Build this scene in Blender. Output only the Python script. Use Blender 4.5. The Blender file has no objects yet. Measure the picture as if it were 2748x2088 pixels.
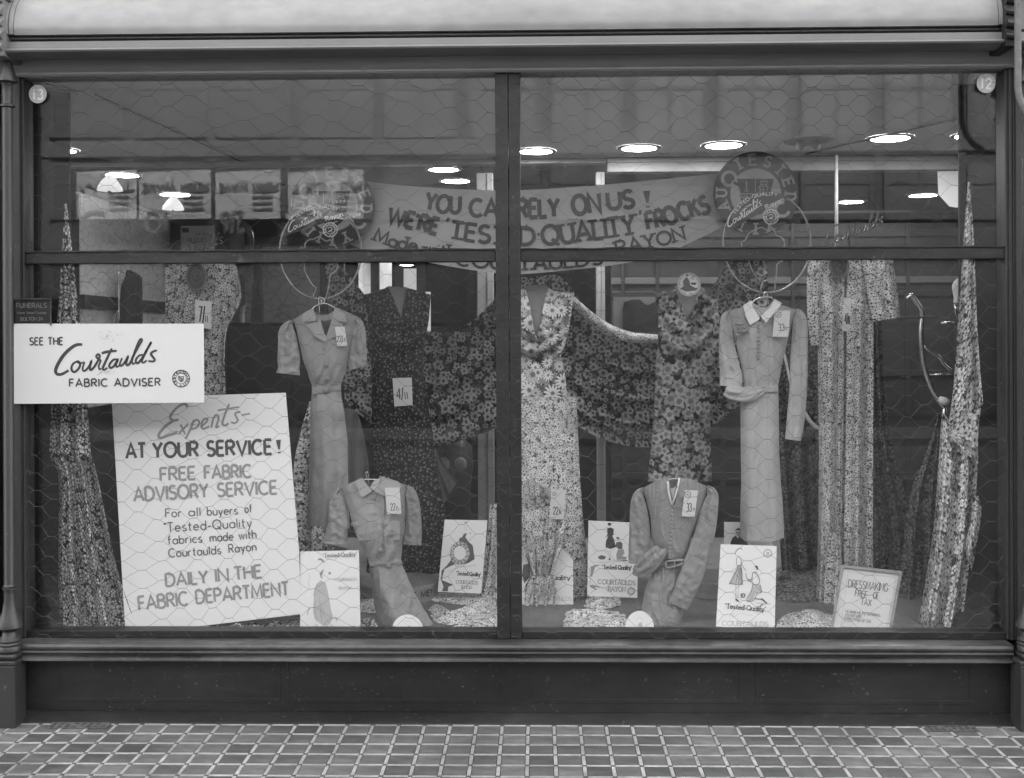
import bpy, bmesh, math, random
from mathutils import Vector, Matrix, noise

random.seed(7)
SC = bpy.context.scene
COL = SC.collection
PI = math.pi
R = math.radians

# ------------------------------------------------------------------ camera
KV = 2748 / 2211.0                 # reading scale of the photograph
F = 2990.0                         # focal length in photograph pixels
PX, PY = 1374.0, 904.0             # principal point (the horizon lies above the middle: a rising-front camera)
D, H = 4.41, 1.5                   # camera distance to the glass and height over the pavement
YAW, ROLL = R(1.26), R(0.23)
X0 = 0.11
CAM = Vector((X0, -D, H))
cam_d = bpy.data.cameras.new('camera')
cam = bpy.data.objects.new('camera', cam_d)
COL.objects.link(cam)
cam_d.sensor_width = 36.0
cam_d.lens = 36.0 * F / 2748
cam_d.shift_y = -(1044 - PY) / 2748
cam_d.clip_start, cam_d.clip_end = 0.05, 200
cam.matrix_world = (Matrix.Translation(CAM) @ Matrix.Rotation(YAW, 4, 'Z') @
                    Matrix.Rotation(PI / 2, 4, 'X') @ Matrix.Rotation(-ROLL, 4, 'Z'))
SC.camera = cam
CAMROT = cam.matrix_world.to_3x3()

# ------------------------------------------------------------------ sky and sun (the shop stands on the shaded side of the street)
world = bpy.data.worlds.new('World')
SC.world = world
world.use_nodes = True
wt = world.node_tree
wt.nodes.clear()
SUN_EL, SUN_AZ = R(40), R(14)
sky = wt.nodes.new('ShaderNodeTexSky')
sky.sky_type = 'NISHITA'
sky.sun_disc = False
sky.sun_elevation = SUN_EL
sky.sun_rotation = SUN_AZ
sky.air_density, sky.dust_density, sky.ozone_density = 1.0, 4.0, 1.0
bw = wt.nodes.new('ShaderNodeRGBToBW')          # black-and-white photograph: grey daylight
bg = wt.nodes.new('ShaderNodeBackground')
bg.inputs['Strength'].default_value = 0.15
wo = wt.nodes.new('ShaderNodeOutputWorld')
wt.links.new(sky.outputs[0], bw.inputs[0])
wt.links.new(bw.outputs[0], bg.inputs['Color'])
wt.links.new(bg.outputs[0], wo.inputs['Surface'])

sun_d = bpy.data.lights.new('sun', 'SUN')
sun_d.energy = 2.0
sun_d.angle = R(10)
sun_d.color = (1, 1, 1)
sun = bpy.data.objects.new('sun', sun_d)
COL.objects.link(sun)
# high behind the shop: the houses opposite are sunlit, this side of the street lies in open shade
_sd = Vector((math.sin(SUN_AZ) * math.cos(SUN_EL), math.cos(SUN_AZ) * math.cos(SUN_EL), math.sin(SUN_EL)))
sun.rotation_euler = _sd.to_track_quat('Z', 'Y').to_euler()

SC.view_settings.view_transform = 'Standard'
SC.view_settings.look = 'None'
SC.view_settings.gamma = 1.0
SC.view_settings.exposure = 3.98
SC.view_settings.use_curve_mapping = False
SC.render.engine = 'CYCLES'
SC.cycles.use_denoising = True
SC.cycles.denoising_input_passes = 'RGB_ALBEDO_NORMAL'
SC.cycles.denoising_prefilter = 'ACCURATE'
SC.cycles.max_bounces = 8
SC.cycles.transparent_max_bounces = 24
SC.cycles.caustics_reflective = False
SC.cycles.caustics_refractive = False

# ------------------------------------------------------------------ placing
def ray(u, v):
    a = (u * KV - PX) / F
    b = (PY - v * KV) / F
    return CAMROT @ Vector((a, b, -1.0))

def W(u, v, Y=0.0):
    """the point at depth y = Y that the photograph shows at (u, v)"""
    d = ray(u, v)
    return CAM + d * ((Y + D) / d.y)

def WZ(u, v, z):
    d = ray(u, v)
    return CAM + d * ((z - H) / d.z)

def WX(u, v, x):
    d = ray(u, v)
    return CAM + d * ((x - CAM.x) / d.x)

def ppm(Y):
    return F / KV / (Y + D)

class Plane:
    """a flat surface through three points; called with (u, v, off) it gives the point on it"""
    def __init__(s, a, b, c):
        s.p = a
        s.n = (b - a).cross(c - a).normalized()
        if s.n.y > 0:
            s.n = -s.n
    def __call__(s, u, v, off=0.0):
        d = ray(u, v)
        return CAM + d * ((s.p + s.n * off - CAM).dot(s.n) / d.dot(s.n))

def flat(Y):
    return lambda u, v, off=0.0: W(u, v, Y - off)

# ------------------------------------------------------------------ objects
def link(o, parent=None):
    COL.objects.link(o)
    if parent is not None:
        o.parent = parent
        if parent.parent is None:
            o.matrix_parent_inverse = Matrix.Translation(-parent.location)
    return o

def thing(name, label, cat, loc, group=None):
    o = bpy.data.objects.new(name, None)
    o.empty_display_size = 0.05
    o.location = loc
    COL.objects.link(o)
    return tag(o, label, cat, group)

def tag(o, label, cat=None, group=None):
    o['label'] = label
    if cat:
        o['category'] = cat
    if group:
        o['group'] = group
    return o

def mesh(name, verts, faces, mat, parent=None, uv=None, smooth=False, mats=None, fm=None):
    verts = [Vector(p) for p in verts]
    off = Vector((0, 0, 0))
    if parent is None and verts:
        lo = Vector((min(p[i] for p in verts) for i in range(3)))
        hi = Vector((max(p[i] for p in verts) for i in range(3)))
        off = Vector(((lo.x + hi.x) / 2, (lo.y + hi.y) / 2, lo.z))
        verts = [p - off for p in verts]
    me = bpy.data.meshes.new(name)
    me.from_pydata([tuple(p) for p in verts], [], faces)
    for m in (mats or [mat]):
        me.materials.append(m)
    if fm:
        for p, k in zip(me.polygons, fm):
            p.material_index = k
    if uv:
        l = me.uv_layers.new(name='UVMap')
        for p in me.polygons:
            for li in p.loop_indices:
                l.data[li].uv = uv[me.loops[li].vertex_index]
    if smooth:
        for p in me.polygons:
            p.use_smooth = True
    me.update()
    o = bpy.data.objects.new(name, me)
    o.location = off
    return link(o, parent)

class MB:
    """collects shapes, builds them as one mesh"""
    def __init__(s):
        s.v, s.f, s.uv = [], [], []
    def add(s, vs, fs):
        b = len(s.v)
        s.v += [Vector(p) for p in vs]
        s.f += [tuple(b + i for i in f) for f in fs]
    def box(s, x0, x1, y0, y1, z0, z1, bev=0.0):
        if bev <= 0:
            vs = [(x, y, z) for z in (z0, z1) for y in (y0, y1) for x in (x0, x1)]
            s.add(vs, [(0, 2, 3, 1), (4, 5, 7, 6), (0, 1, 5, 4), (1, 3, 7, 5), (3, 2, 6, 7), (2, 0, 4, 6)])
            return
        bm = bmesh.new()
        bmesh.ops.create_cube(bm, size=1)
        for q in bm.verts:
            q.co = Vector(((x0 + x1) / 2 + q.co.x * (x1 - x0), (y0 + y1) / 2 + q.co.y * (y1 - y0), (z0 + z1) / 2 + q.co.z * (z1 - z0)))
        bmesh.ops.bevel(bm, geom=bm.edges[:], offset=bev, segments=2, affect='EDGES', profile=0.5)
        s.bm(bm)
    def bm(s, bm):
        bm.verts.index_update()
        s.add([q.co.copy() for q in bm.verts], [[q.index for q in f.verts] for f in bm.faces])
        bm.free()
    def prism(s, prof, x0, x1):
        """profile (y, z) drawn along x"""
        n = len(prof)
        s.add([(x0, y, z) for y, z in prof] + [(x1, y, z) for y, z in prof],
              [(i, (i + 1) % n, n + (i + 1) % n, n + i) for i in range(n)] + [tuple(range(n))[::-1], tuple(range(n, 2 * n))])
    def tube(s, pts, r, k=6, cap=True, closed=False):
        pts = [Vector(p) for p in pts]
        n = len(pts)
        rs = r if isinstance(r, (list, tuple)) else [r] * n
        b = len(s.v)
        up0 = Vector((0, 1, 0.01))
        for i, p in enumerate(pts):
            if closed:
                t = pts[(i + 1) % n] - pts[i - 1]
            else:
                t = pts[min(i + 1, n - 1)] - pts[max(i - 1, 0)]
            t = t.normalized() if t.length > 1e-9 else Vector((1, 0, 0))
            a = t.cross(up0)
            if a.length < 1e-4:
                a = t.cross(Vector((1, 0, 0)))
            a.normalize()
            c = a.cross(t)
            for j in range(k):
                th = 2 * PI * j / k
                s.v.append(p + (a * math.cos(th) + c * math.sin(th)) * rs[i])
        m = n if closed else n - 1
        for i in range(m):
            i2 = (i + 1) % n
            for j in range(k):
                s.f.append((b + i * k + j, b + i * k + (j + 1) % k, b + i2 * k + (j + 1) % k, b + i2 * k + j))
        if cap and not closed:
            s.f.append(tuple(b + j for j in range(k))[::-1])
            s.f.append(tuple(b + (n - 1) * k + j for j in range(k)))
    def lathe(s, prof, c, k=24, cap=True):
        """profile (r, z) turned about the vertical through c"""
        b = len(s.v)
        for r_, z in prof:
            for j in range(k):
                th = 2 * PI * j / k
                s.v.append(Vector((c[0] + r_ * math.cos(th), c[1] + r_ * math.sin(th), c[2] + z)))
        for i in range(len(prof) - 1):
            for j in range(k):
                s.f.append((b + i * k + j, b + i * k + (j + 1) % k, b + (i + 1) * k + (j + 1) % k, b + (i + 1) * k + j))
        if cap:
            s.f.append(tuple(b + j for j in range(k))[::-1])
            s.f.append(tuple(b + (len(prof) - 1) * k + j for j in range(k)))
    def slab(s, poly, mapper, t0, t1):
        """flat outline (u, v) on a surface, from offset t0 (front) back to t1"""
        n = len(poly)
        s.add([mapper(u, v, t0) for u, v in poly] + [mapper(u, v, t1) for u, v in poly],
              [tuple(range(n)), tuple(range(n, 2 * n))[::-1]] + [(i, n + i, n + (i + 1) % n, (i + 1) % n) for i in range(n)])
    def poly(s, poly, mapper, off=0.0):
        s.add([mapper(u, v, off) for u, v in poly], [tuple(range(len(poly)))])
    def build(s, name, mat, parent=None, smooth=False):
        return mesh(name, s.v, s.f, mat, parent, smooth=smooth)

def autosmooth(o, ang=40):
    me = o.data
    for p in me.polygons:
        p.use_smooth = True
    me.set_sharp_from_angle(angle=R(ang))
    return o

def lerp(a, b, t):
    return a + (b - a) * t

def interp(tab, x):
    """piecewise-linear table [(x, a, b, ...)]"""
    if x <= tab[0][0]:
        return tab[0][1:]
    for p, q in zip(tab, tab[1:]):
        if x <= q[0]:
            t = (x - p[0]) / max(1e-9, q[0] - p[0])
            t = t * t * (3 - 2 * t) * 0.35 + t * 0.65
            return tuple(lerp(a, b, t) for a, b in zip(p[1:], q[1:]))
    return tab[-1][1:]

def spline(pts, n=8, closed=False):
    """Catmull-Rom through pts (tuples of any length)"""
    out = []
    m = len(pts)
    rng = range(m if closed else m - 1)
    for i in rng:
        p1, p2 = pts[i], pts[(i + 1) % m]
        p0 = pts[i - 1] if (closed or i > 0) else p1
        p3 = pts[(i + 2) % m] if (closed or i + 2 < m) else p2
        for j in range(n):
            t = j / n
            out.append(tuple(0.5 * (2 * b + (c - a) * t + (2 * a - 5 * b + 4 * c - d) * t * t + (3 * b - a - 3 * c + d) * t ** 3)
                             for a, b, c, d in zip(p0, p1, p2, p3)))
    if not closed:
        out.append(tuple(pts[-1]))
    return out

def resample(pts, n):
    """n + 1 points evenly along a polyline"""
    L = [0.0]
    for a, b in zip(pts, pts[1:]):
        L.append(L[-1] + math.dist(a, b))
    out, k = [], 0
    for i in range(n + 1):
        x = L[-1] * i / n
        while k < len(L) - 2 and L[k + 1] < x:
            k += 1
        t = (x - L[k]) / max(1e-9, L[k + 1] - L[k])
        out.append(tuple(lerp(a, b, t) for a, b in zip(pts[k], pts[k + 1])))
    return out

def nz(x, y, z=0.0):
    return noise.noise(Vector((x, y, z)))

# ------------------------------------------------------------------ materials (all grey: the photograph is black and white)
def mat(name, val, rough=0.6, spec=0.4, metal=0.0, var=0.15, vscale=6.0, bump=0.0, bscale=60.0, stretch=(1, 1, 1), emit=0.0, alpha=1.0, coat=0.0):
    m = bpy.data.materials.new(name)
    m.use_nodes = True
    t = m.node_tree
    p = t.nodes['Principled BSDF']
    p.inputs['Base Color'].default_value = (val, val, val, 1)
    p.inputs['Roughness'].default_value = rough
    p.inputs['Specular IOR Level'].default_value = spec
    p.inputs['Metallic'].default_value = metal
    p.inputs['Coat Weight'].default_value = coat
    if emit:
        p.inputs['Emission Color'].default_value = (1, 1, 1, 1)
        p.inputs['Emission Strength'].default_value = emit
    if var or bump:
        tc = t.nodes.new('ShaderNodeTexCoord')
        mp = t.nodes.new('ShaderNodeMapping')
        mp.inputs['Scale'].default_value = stretch
        t.links.new(tc.outputs['Object'], mp.inputs['Vector'])
    if var:
        n = t.nodes.new('ShaderNodeTexNoise')
        n.inputs['Scale'].default_value = vscale
        n.inputs['Detail'].default_value = 8
        n.inputs['Roughness'].default_value = 0.65
        t.links.new(mp.outputs[0], n.inputs['Vector'])
        r_ = t.nodes.new('ShaderNodeMapRange')
        r_.inputs['From Min'].default_value, r_.inputs['From Max'].default_value = 0.25, 0.75
        r_.inputs['To Min'].default_value, r_.inputs['To Max'].default_value = val * (1 - var), val * (1 + var)
        t.links.new(n.outputs['Fac'], r_.inputs['Value'])
        t.links.new(r_.outputs[0], p.inputs['Base Color'])
    if bump:
        n2 = t.nodes.new('ShaderNodeTexNoise')
        n2.inputs['Scale'].default_value = bscale
        n2.inputs['Detail'].default_value = 4
        t.links.new(mp.outputs[0], n2.inputs['Vector'])
        b = t.nodes.new('ShaderNodeBump')
        b.inputs['Strength'].default_value = bump
        b.inputs['Distance'].default_value = 0.01
        t.links.new(n2.outputs['Fac'], b.inputs['Height'])
        t.links.new(b.outputs[0], p.inputs['Normal'])
    return m

class NT:
    """small expression helper over a node tree"""
    def __init__(s, t):
        s.t = t
    def put(s, sock, x):
        if isinstance(x, (int, float)):
            sock.default_value = x
        elif isinstance(x, tuple):
            sock.default_value = x
        else:
            s.t.links.new(x, sock)
    def m(s, op, a, b=None, c=None, clamp=False):
        n = s.t.nodes.new('ShaderNodeMath')
        n.operation = op
        n.use_clamp = clamp
        for i, x in enumerate((a, b, c)):
            if x is not None:
                s.put(n.inputs[i], x)
        return n.outputs[0]
    def vm(s, op, a, b=None, scale=None):
        n = s.t.nodes.new('ShaderNodeVectorMath')
        n.operation = op
        s.put(n.inputs[0], a)
        if b is not None:
            s.put(n.inputs[1], b)
        if scale is not None:
            s.put(n.inputs['Scale'], scale)
        return n
    def mix(s, f, a, b):
        return s.m('ADD', s.m('MULTIPLY', s.m('SUBTRACT', 1.0, f), a), s.m('MULTIPLY', f, b))
    def noise(s, vec, scale, detail=3):
        n = s.t.nodes.new('ShaderNodeTexNoise')
        s.put(n.inputs['Vector'], vec)
        n.inputs['Scale'].default_value = scale
        n.inputs['Detail'].default_value = detail
        return n

def flowers(N, vec, sc, n, R0, wob, off, k=9.0, rnd=0.95):
    """one scatter of printed flowers: (mask, across-petal 0..1, radius 0..1, per-flower random)"""
    v = N.vm('ADD', N.vm('SCALE', vec, scale=sc).outputs[0], (off, off * 0.7, 0)).outputs[0]
    vo = N.t.nodes.new('ShaderNodeTexVoronoi')
    vo.voronoi_dimensions = '2D'
    vo.inputs['Scale'].default_value = 1.0
    vo.inputs['Randomness'].default_value = rnd
    N.put(vo.inputs['Vector'], v)
    dl = N.vm('SUBTRACT', v, vo.outputs['Position']).outputs[0]
    sp = N.t.nodes.new('ShaderNodeSeparateXYZ')
    N.put(sp.inputs[0], dl)
    sc_ = N.t.nodes.new('ShaderNodeSeparateColor')
    N.put(sc_.inputs[0], vo.outputs['Color'])
    ang = N.m('ARCTAN2', sp.outputs[1], sp.outputs[0])
    r_ = N.vm('LENGTH', dl).outputs['Value']
    pet = N.m('COSINE', N.m('ADD', N.m('MULTIPLY', ang, n), N.m('MULTIPLY', sc_.outputs[1], 6.28)))
    edge = N.m('MULTIPLY', N.m('MULTIPLY', R0, N.m('ADD', 0.5, N.m('MULTIPLY', sc_.outputs[0], 0.85))),
               N.m('ADD', 1.0, N.m('MULTIPLY', pet, wob)))
    mask = N.m('MULTIPLY', N.m('SUBTRACT', edge, r_), k, clamp=True)
    rel = N.m('DIVIDE', r_, edge, clamp=True)
    return mask, N.m('ADD', 0.5, N.m('MULTIPLY', pet, 0.5)), rel, sc_.outputs[2]

def floral(name, ground, hi, lo, eye, sc, n=5, R0=0.42, wob=0.22, rings=9.0, second=None, leaf=None, rough=0.75, warp=0.02, groundvar=0.0, gapa=1.0):
    """printed cloth. hi / lo: light and dark of the petals, eye: the flower's middle, sc: flowers per metre"""
    m = bpy.data.materials.new(name)
    m.use_nodes = True
    t = m.node_tree
    p = t.nodes['Principled BSDF']
    p.inputs['Roughness'].default_value = rough
    p.inputs['Specular IOR Level'].default_value = 0.25
    N = NT(t)
    uv = t.nodes.new('ShaderNodeUVMap')
    wn = N.noise(uv.outputs[0], sc * 1.2, 2)
    d = N.vm('SCALE', N.vm('SUBTRACT', wn.outputs['Color'], (0.5, 0.5, 0.5)).outputs[0], scale=warp * 8.0 / sc)
    vec = N.vm('ADD', uv.outputs[0], d.outputs[0]).outputs[0]
    fine = N.noise(uv.outputs[0], sc * 7, 3).outputs['Fac']
    val = ground
    if groundvar:
        val = N.m('MULTIPLY', ground, N.m('ADD', 1 - groundvar, N.m('MULTIPLY', N.noise(uv.outputs[0], sc * 2.2, 3).outputs['Fac'], 2 * groundvar)))
    if leaf:
        mk, _, rl, rr = flowers(N, vec, sc * leaf[1], 2, leaf[2], 0.55, 3.3)
        lv = N.m('MULTIPLY', leaf[0], N.m('ADD', 0.6, N.m('MULTIPLY', rl, 0.7)))
        val = N.mix(mk, val, lv)
    if second:
        mk, pe, rl, rr = flowers(N, vec, sc * second[1], second[2], second[3], 0.25, 7.7)
        sv = N.mix(N.m('MULTIPLY', pe, rl, clamp=True), second[0] * 0.45, second[0])
        val = N.mix(mk, val, sv)
    mk, pe, rl, rr = flowers(N, vec, sc, n, R0, wob, 0.0, 16.0)
    # petals: pale towards the rim, drawn lines between them and round the middle
    ring = N.m('ADD', 0.5, N.m('MULTIPLY', N.m('SINE', N.m('ADD', N.m('MULTIPLY', rl, rings), N.m('MULTIPLY', pe, 2.0))), 0.5))
    gap = N.m('MULTIPLY', N.m('SUBTRACT', N.m('ADD', pe, 0.25), N.m('MULTIPLY', rl, 0.55)), 4.0, clamp=True)
    gap = N.m('ADD', 1.0 - gapa, N.m('MULTIPLY', gap, gapa))
    tone = N.m('MULTIPLY', N.m('ADD', N.m('MULTIPLY', ring, 0.45), N.m('MULTIPLY', rl, 0.65)), gap, clamp=True)
    pv = N.mix(tone, lo, hi)
    pv = N.m('MULTIPLY', pv, N.m('ADD', 0.75, N.m('MULTIPLY', rr, 0.4)))
    pv = N.mix(N.m('MULTIPLY', N.m('SUBTRACT', 0.30, rl), 16.0, clamp=True), pv, eye)
    val = N.mix(mk, val, pv)
    val = N.m('MULTIPLY', val, N.m('ADD', 0.82, N.m('MULTIPLY', fine, 0.36)))
    t.links.new(val, p.inputs['Base Color'])
    return m

def cloth_mat(name, val, rough=0.7):
    m = bpy.data.materials.new(name)
    m.use_nodes = True
    t = m.node_tree
    p = t.nodes['Principled BSDF']
    p.inputs['Roughness'].default_value = rough
    p.inputs['Specular IOR Level'].default_value = 0.3
    p.inputs['Sheen Weight'].default_value = 0.15
    N = NT(t)
    tc = t.nodes.new('ShaderNodeTexCoord')
    mp = t.nodes.new('ShaderNodeMapping')
    mp.inputs['Scale'].default_value = (1.0, 1.0, 0.12)
    t.links.new(tc.outputs['Object'], mp.inputs['Vector'])
    slub = N.noise(mp.outputs[0], 900, 2).outputs['Fac']
    big = N.noise(tc.outputs['Object'], 9, 4).outputs['Fac']
    v = N.m('MULTIPLY', val, N.m('ADD', 0.72, N.m('ADD', N.m('MULTIPLY', slub, 0.22), N.m('MULTIPLY', big, 0.34))))
    t.links.new(v, p.inputs['Base Color'])
    b = t.nodes.new('ShaderNodeBump')
    b.inputs['Strength'].default_value = 0.32
    b.inputs['Distance'].default_value = 0.03
    mp2 = t.nodes.new('ShaderNodeMapping')
    mp2.inputs['Scale'].default_value = (1.0, 1.0, 0.35)
    mp2.inputs['Rotation'].default_value = (0, 0.25, 0)
    t.links.new(tc.outputs['Object'], mp2.inputs['Vector'])
    w1 = N.noise(mp2.outputs[0], 17, 3)
    w1.inputs['Distortion'].default_value = 0.8
    w2 = N.noise(tc.outputs['Object'], 60, 3)
    t.links.new(N.m('ADD', w1.outputs['Fac'], N.m('MULTIPLY', w2.outputs['Fac'], 0.12)), b.inputs['Height'])
    t.links.new(b.outputs[0], p.inputs['Normal'])
    return m

def glass_mat(name, tint=0.93, rough=0.0, haze=0.005):
    """thin window glass: what it does not mirror it lets through"""
    m = bpy.data.materials.new(name)
    m.use_nodes = True
    t = m.node_tree
    t.nodes.clear()
    o = t.nodes.new('ShaderNodeOutputMaterial')
    mx = t.nodes.new('ShaderNodeMixShader')
    N = NT(t)
    ge = t.nodes.new('ShaderNodeNewGeometry')
    c_ = N.m('ABSOLUTE', N.vm('DOT_PRODUCT', ge.outputs['Normal'], ge.outputs['Incoming']).outputs['Value'])
    fr = N.m('ADD', 0.058, N.m('MULTIPLY', 0.957, N.m('POWER', N.m('SUBTRACT', 1.0, c_), 5.0)), clamp=True)
    tr = t.nodes.new('ShaderNodeBsdfTransparent')
    tr.inputs[0].default_value = (tint, tint, tint, 1)
    gl = t.nodes.new('ShaderNodeBsdfGlossy')
    gl.inputs['Roughness'].default_value = rough
    t.links.new(fr, mx.inputs[0])
    t.links.new(tr.outputs[0], mx.inputs[1])
    t.links.new(gl.outputs[0], mx.inputs[2])
    # pale haze added over the pane to lift the dark tones behind
    df = t.nodes.new('ShaderNodeBsdfDiffuse')
    df.inputs[0].default_value = (.7, .7, .7, 1)
    tc = t.nodes.new('ShaderNodeTexCoord')
    dn = N.noise(tc.outputs['Object'], 2.2, 5).outputs['Fac']
    m2 = t.nodes.new('ShaderNodeMixShader')
    t.links.new(N.m('MULTIPLY', dn, 2 * haze), m2.inputs[0])
    t.links.new(mx.outputs[0], m2.inputs[1]); t.links.new(df.outputs[0], m2.inputs[2])
    t.links.new(m2.outputs[0], o.inputs[0])
    return m

M = {}
M['paint'] = mat('dark shopfront paint', 0.013, 0.42, 0.5, var=0.6, vscale=5, bump=0.12, bscale=30, stretch=(0.25, 1, 1))
M['paint_v'] = mat('dark post paint', 0.028, 0.45, 0.5, var=0.4, vscale=7, bump=0.15, bscale=40, stretch=(1, 1, 0.2))
M['rail'] = mat('weathered frame paint', 0.010, 0.5, 0.5, var=0.6, vscale=8, bump=0.15, bscale=40, stretch=(0.3, 1, 1))
M['fascia'] = mat('pale fascia paint', 0.255, 0.45, 0.5, var=0.22, vscale=3, bump=0.05, bscale=20, stretch=(0.3, 1, 1))
M['cornice'] = mat('grey cornice paint', 0.14, 0.45, 0.5, var=0.25, vscale=6, bump=0.06, bscale=25, stretch=(0.25, 1, 1))
M['sill'] = mat('worn sill paint', 0.042, 0.35, 0.5, var=0.5, vscale=10, bump=0.1, bscale=30, stretch=(0.2, 1, 1))
M['glass'] = glass_mat('window glass', 0.97, 0.012)
M['wire'] = mat('galvanised wire', 0.075, 0.35, 0.5, metal=0.5, var=0.7, vscale=9)
M['card_out'] = mat('weathered white card', 0.53, 0.6, 0.3, var=0.03, vscale=5)
M['card'] = mat('white card', 0.84, 0.6, 0.3, var=0.035, vscale=5)
M['card2'] = mat('cream card', 0.68, 0.6, 0.3, var=0.05, vscale=7)
M['ink'] = mat('dark ink', 0.045, 0.6, 0.3, var=0.25, vscale=40)
M['ink_mid'] = mat('mid ink', 0.12, 0.6, 0.3, var=0.15, vscale=40)
M['ink_pale'] = mat('pale ink', 0.33, 0.6, 0.3, var=0.12, vscale=40)
M['ink_faint'] = mat('faint ink', 0.52, 0.6, 0.3, var=0.05, vscale=40)
M['white'] = mat('white paint', 0.75, 0.5, 0.4, var=0.05, vscale=10)
M['chrome'] = mat('chromed tube', 0.6, 0.15, 0.5, metal=1.0, var=0.0)
M['black'] = mat('black lacquer', 0.016, 0.35, 0.5, var=0.2, vscale=5)
M['lamp'] = mat('lit lamp glass', 0.8, 0.5, emit=8.0, var=0)
# ------------------------------------------------------------------ lettering: stroke letters drawn as ribbons on a surface
def E(cx, cy, rx, ry, a0, a1, n=10):
    return [(cx + rx * math.cos(R(a0 + (a1 - a0) * i / n)), cy + ry * math.sin(R(a0 + (a1 - a0) * i / n))) for i in range(n + 1)]

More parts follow.
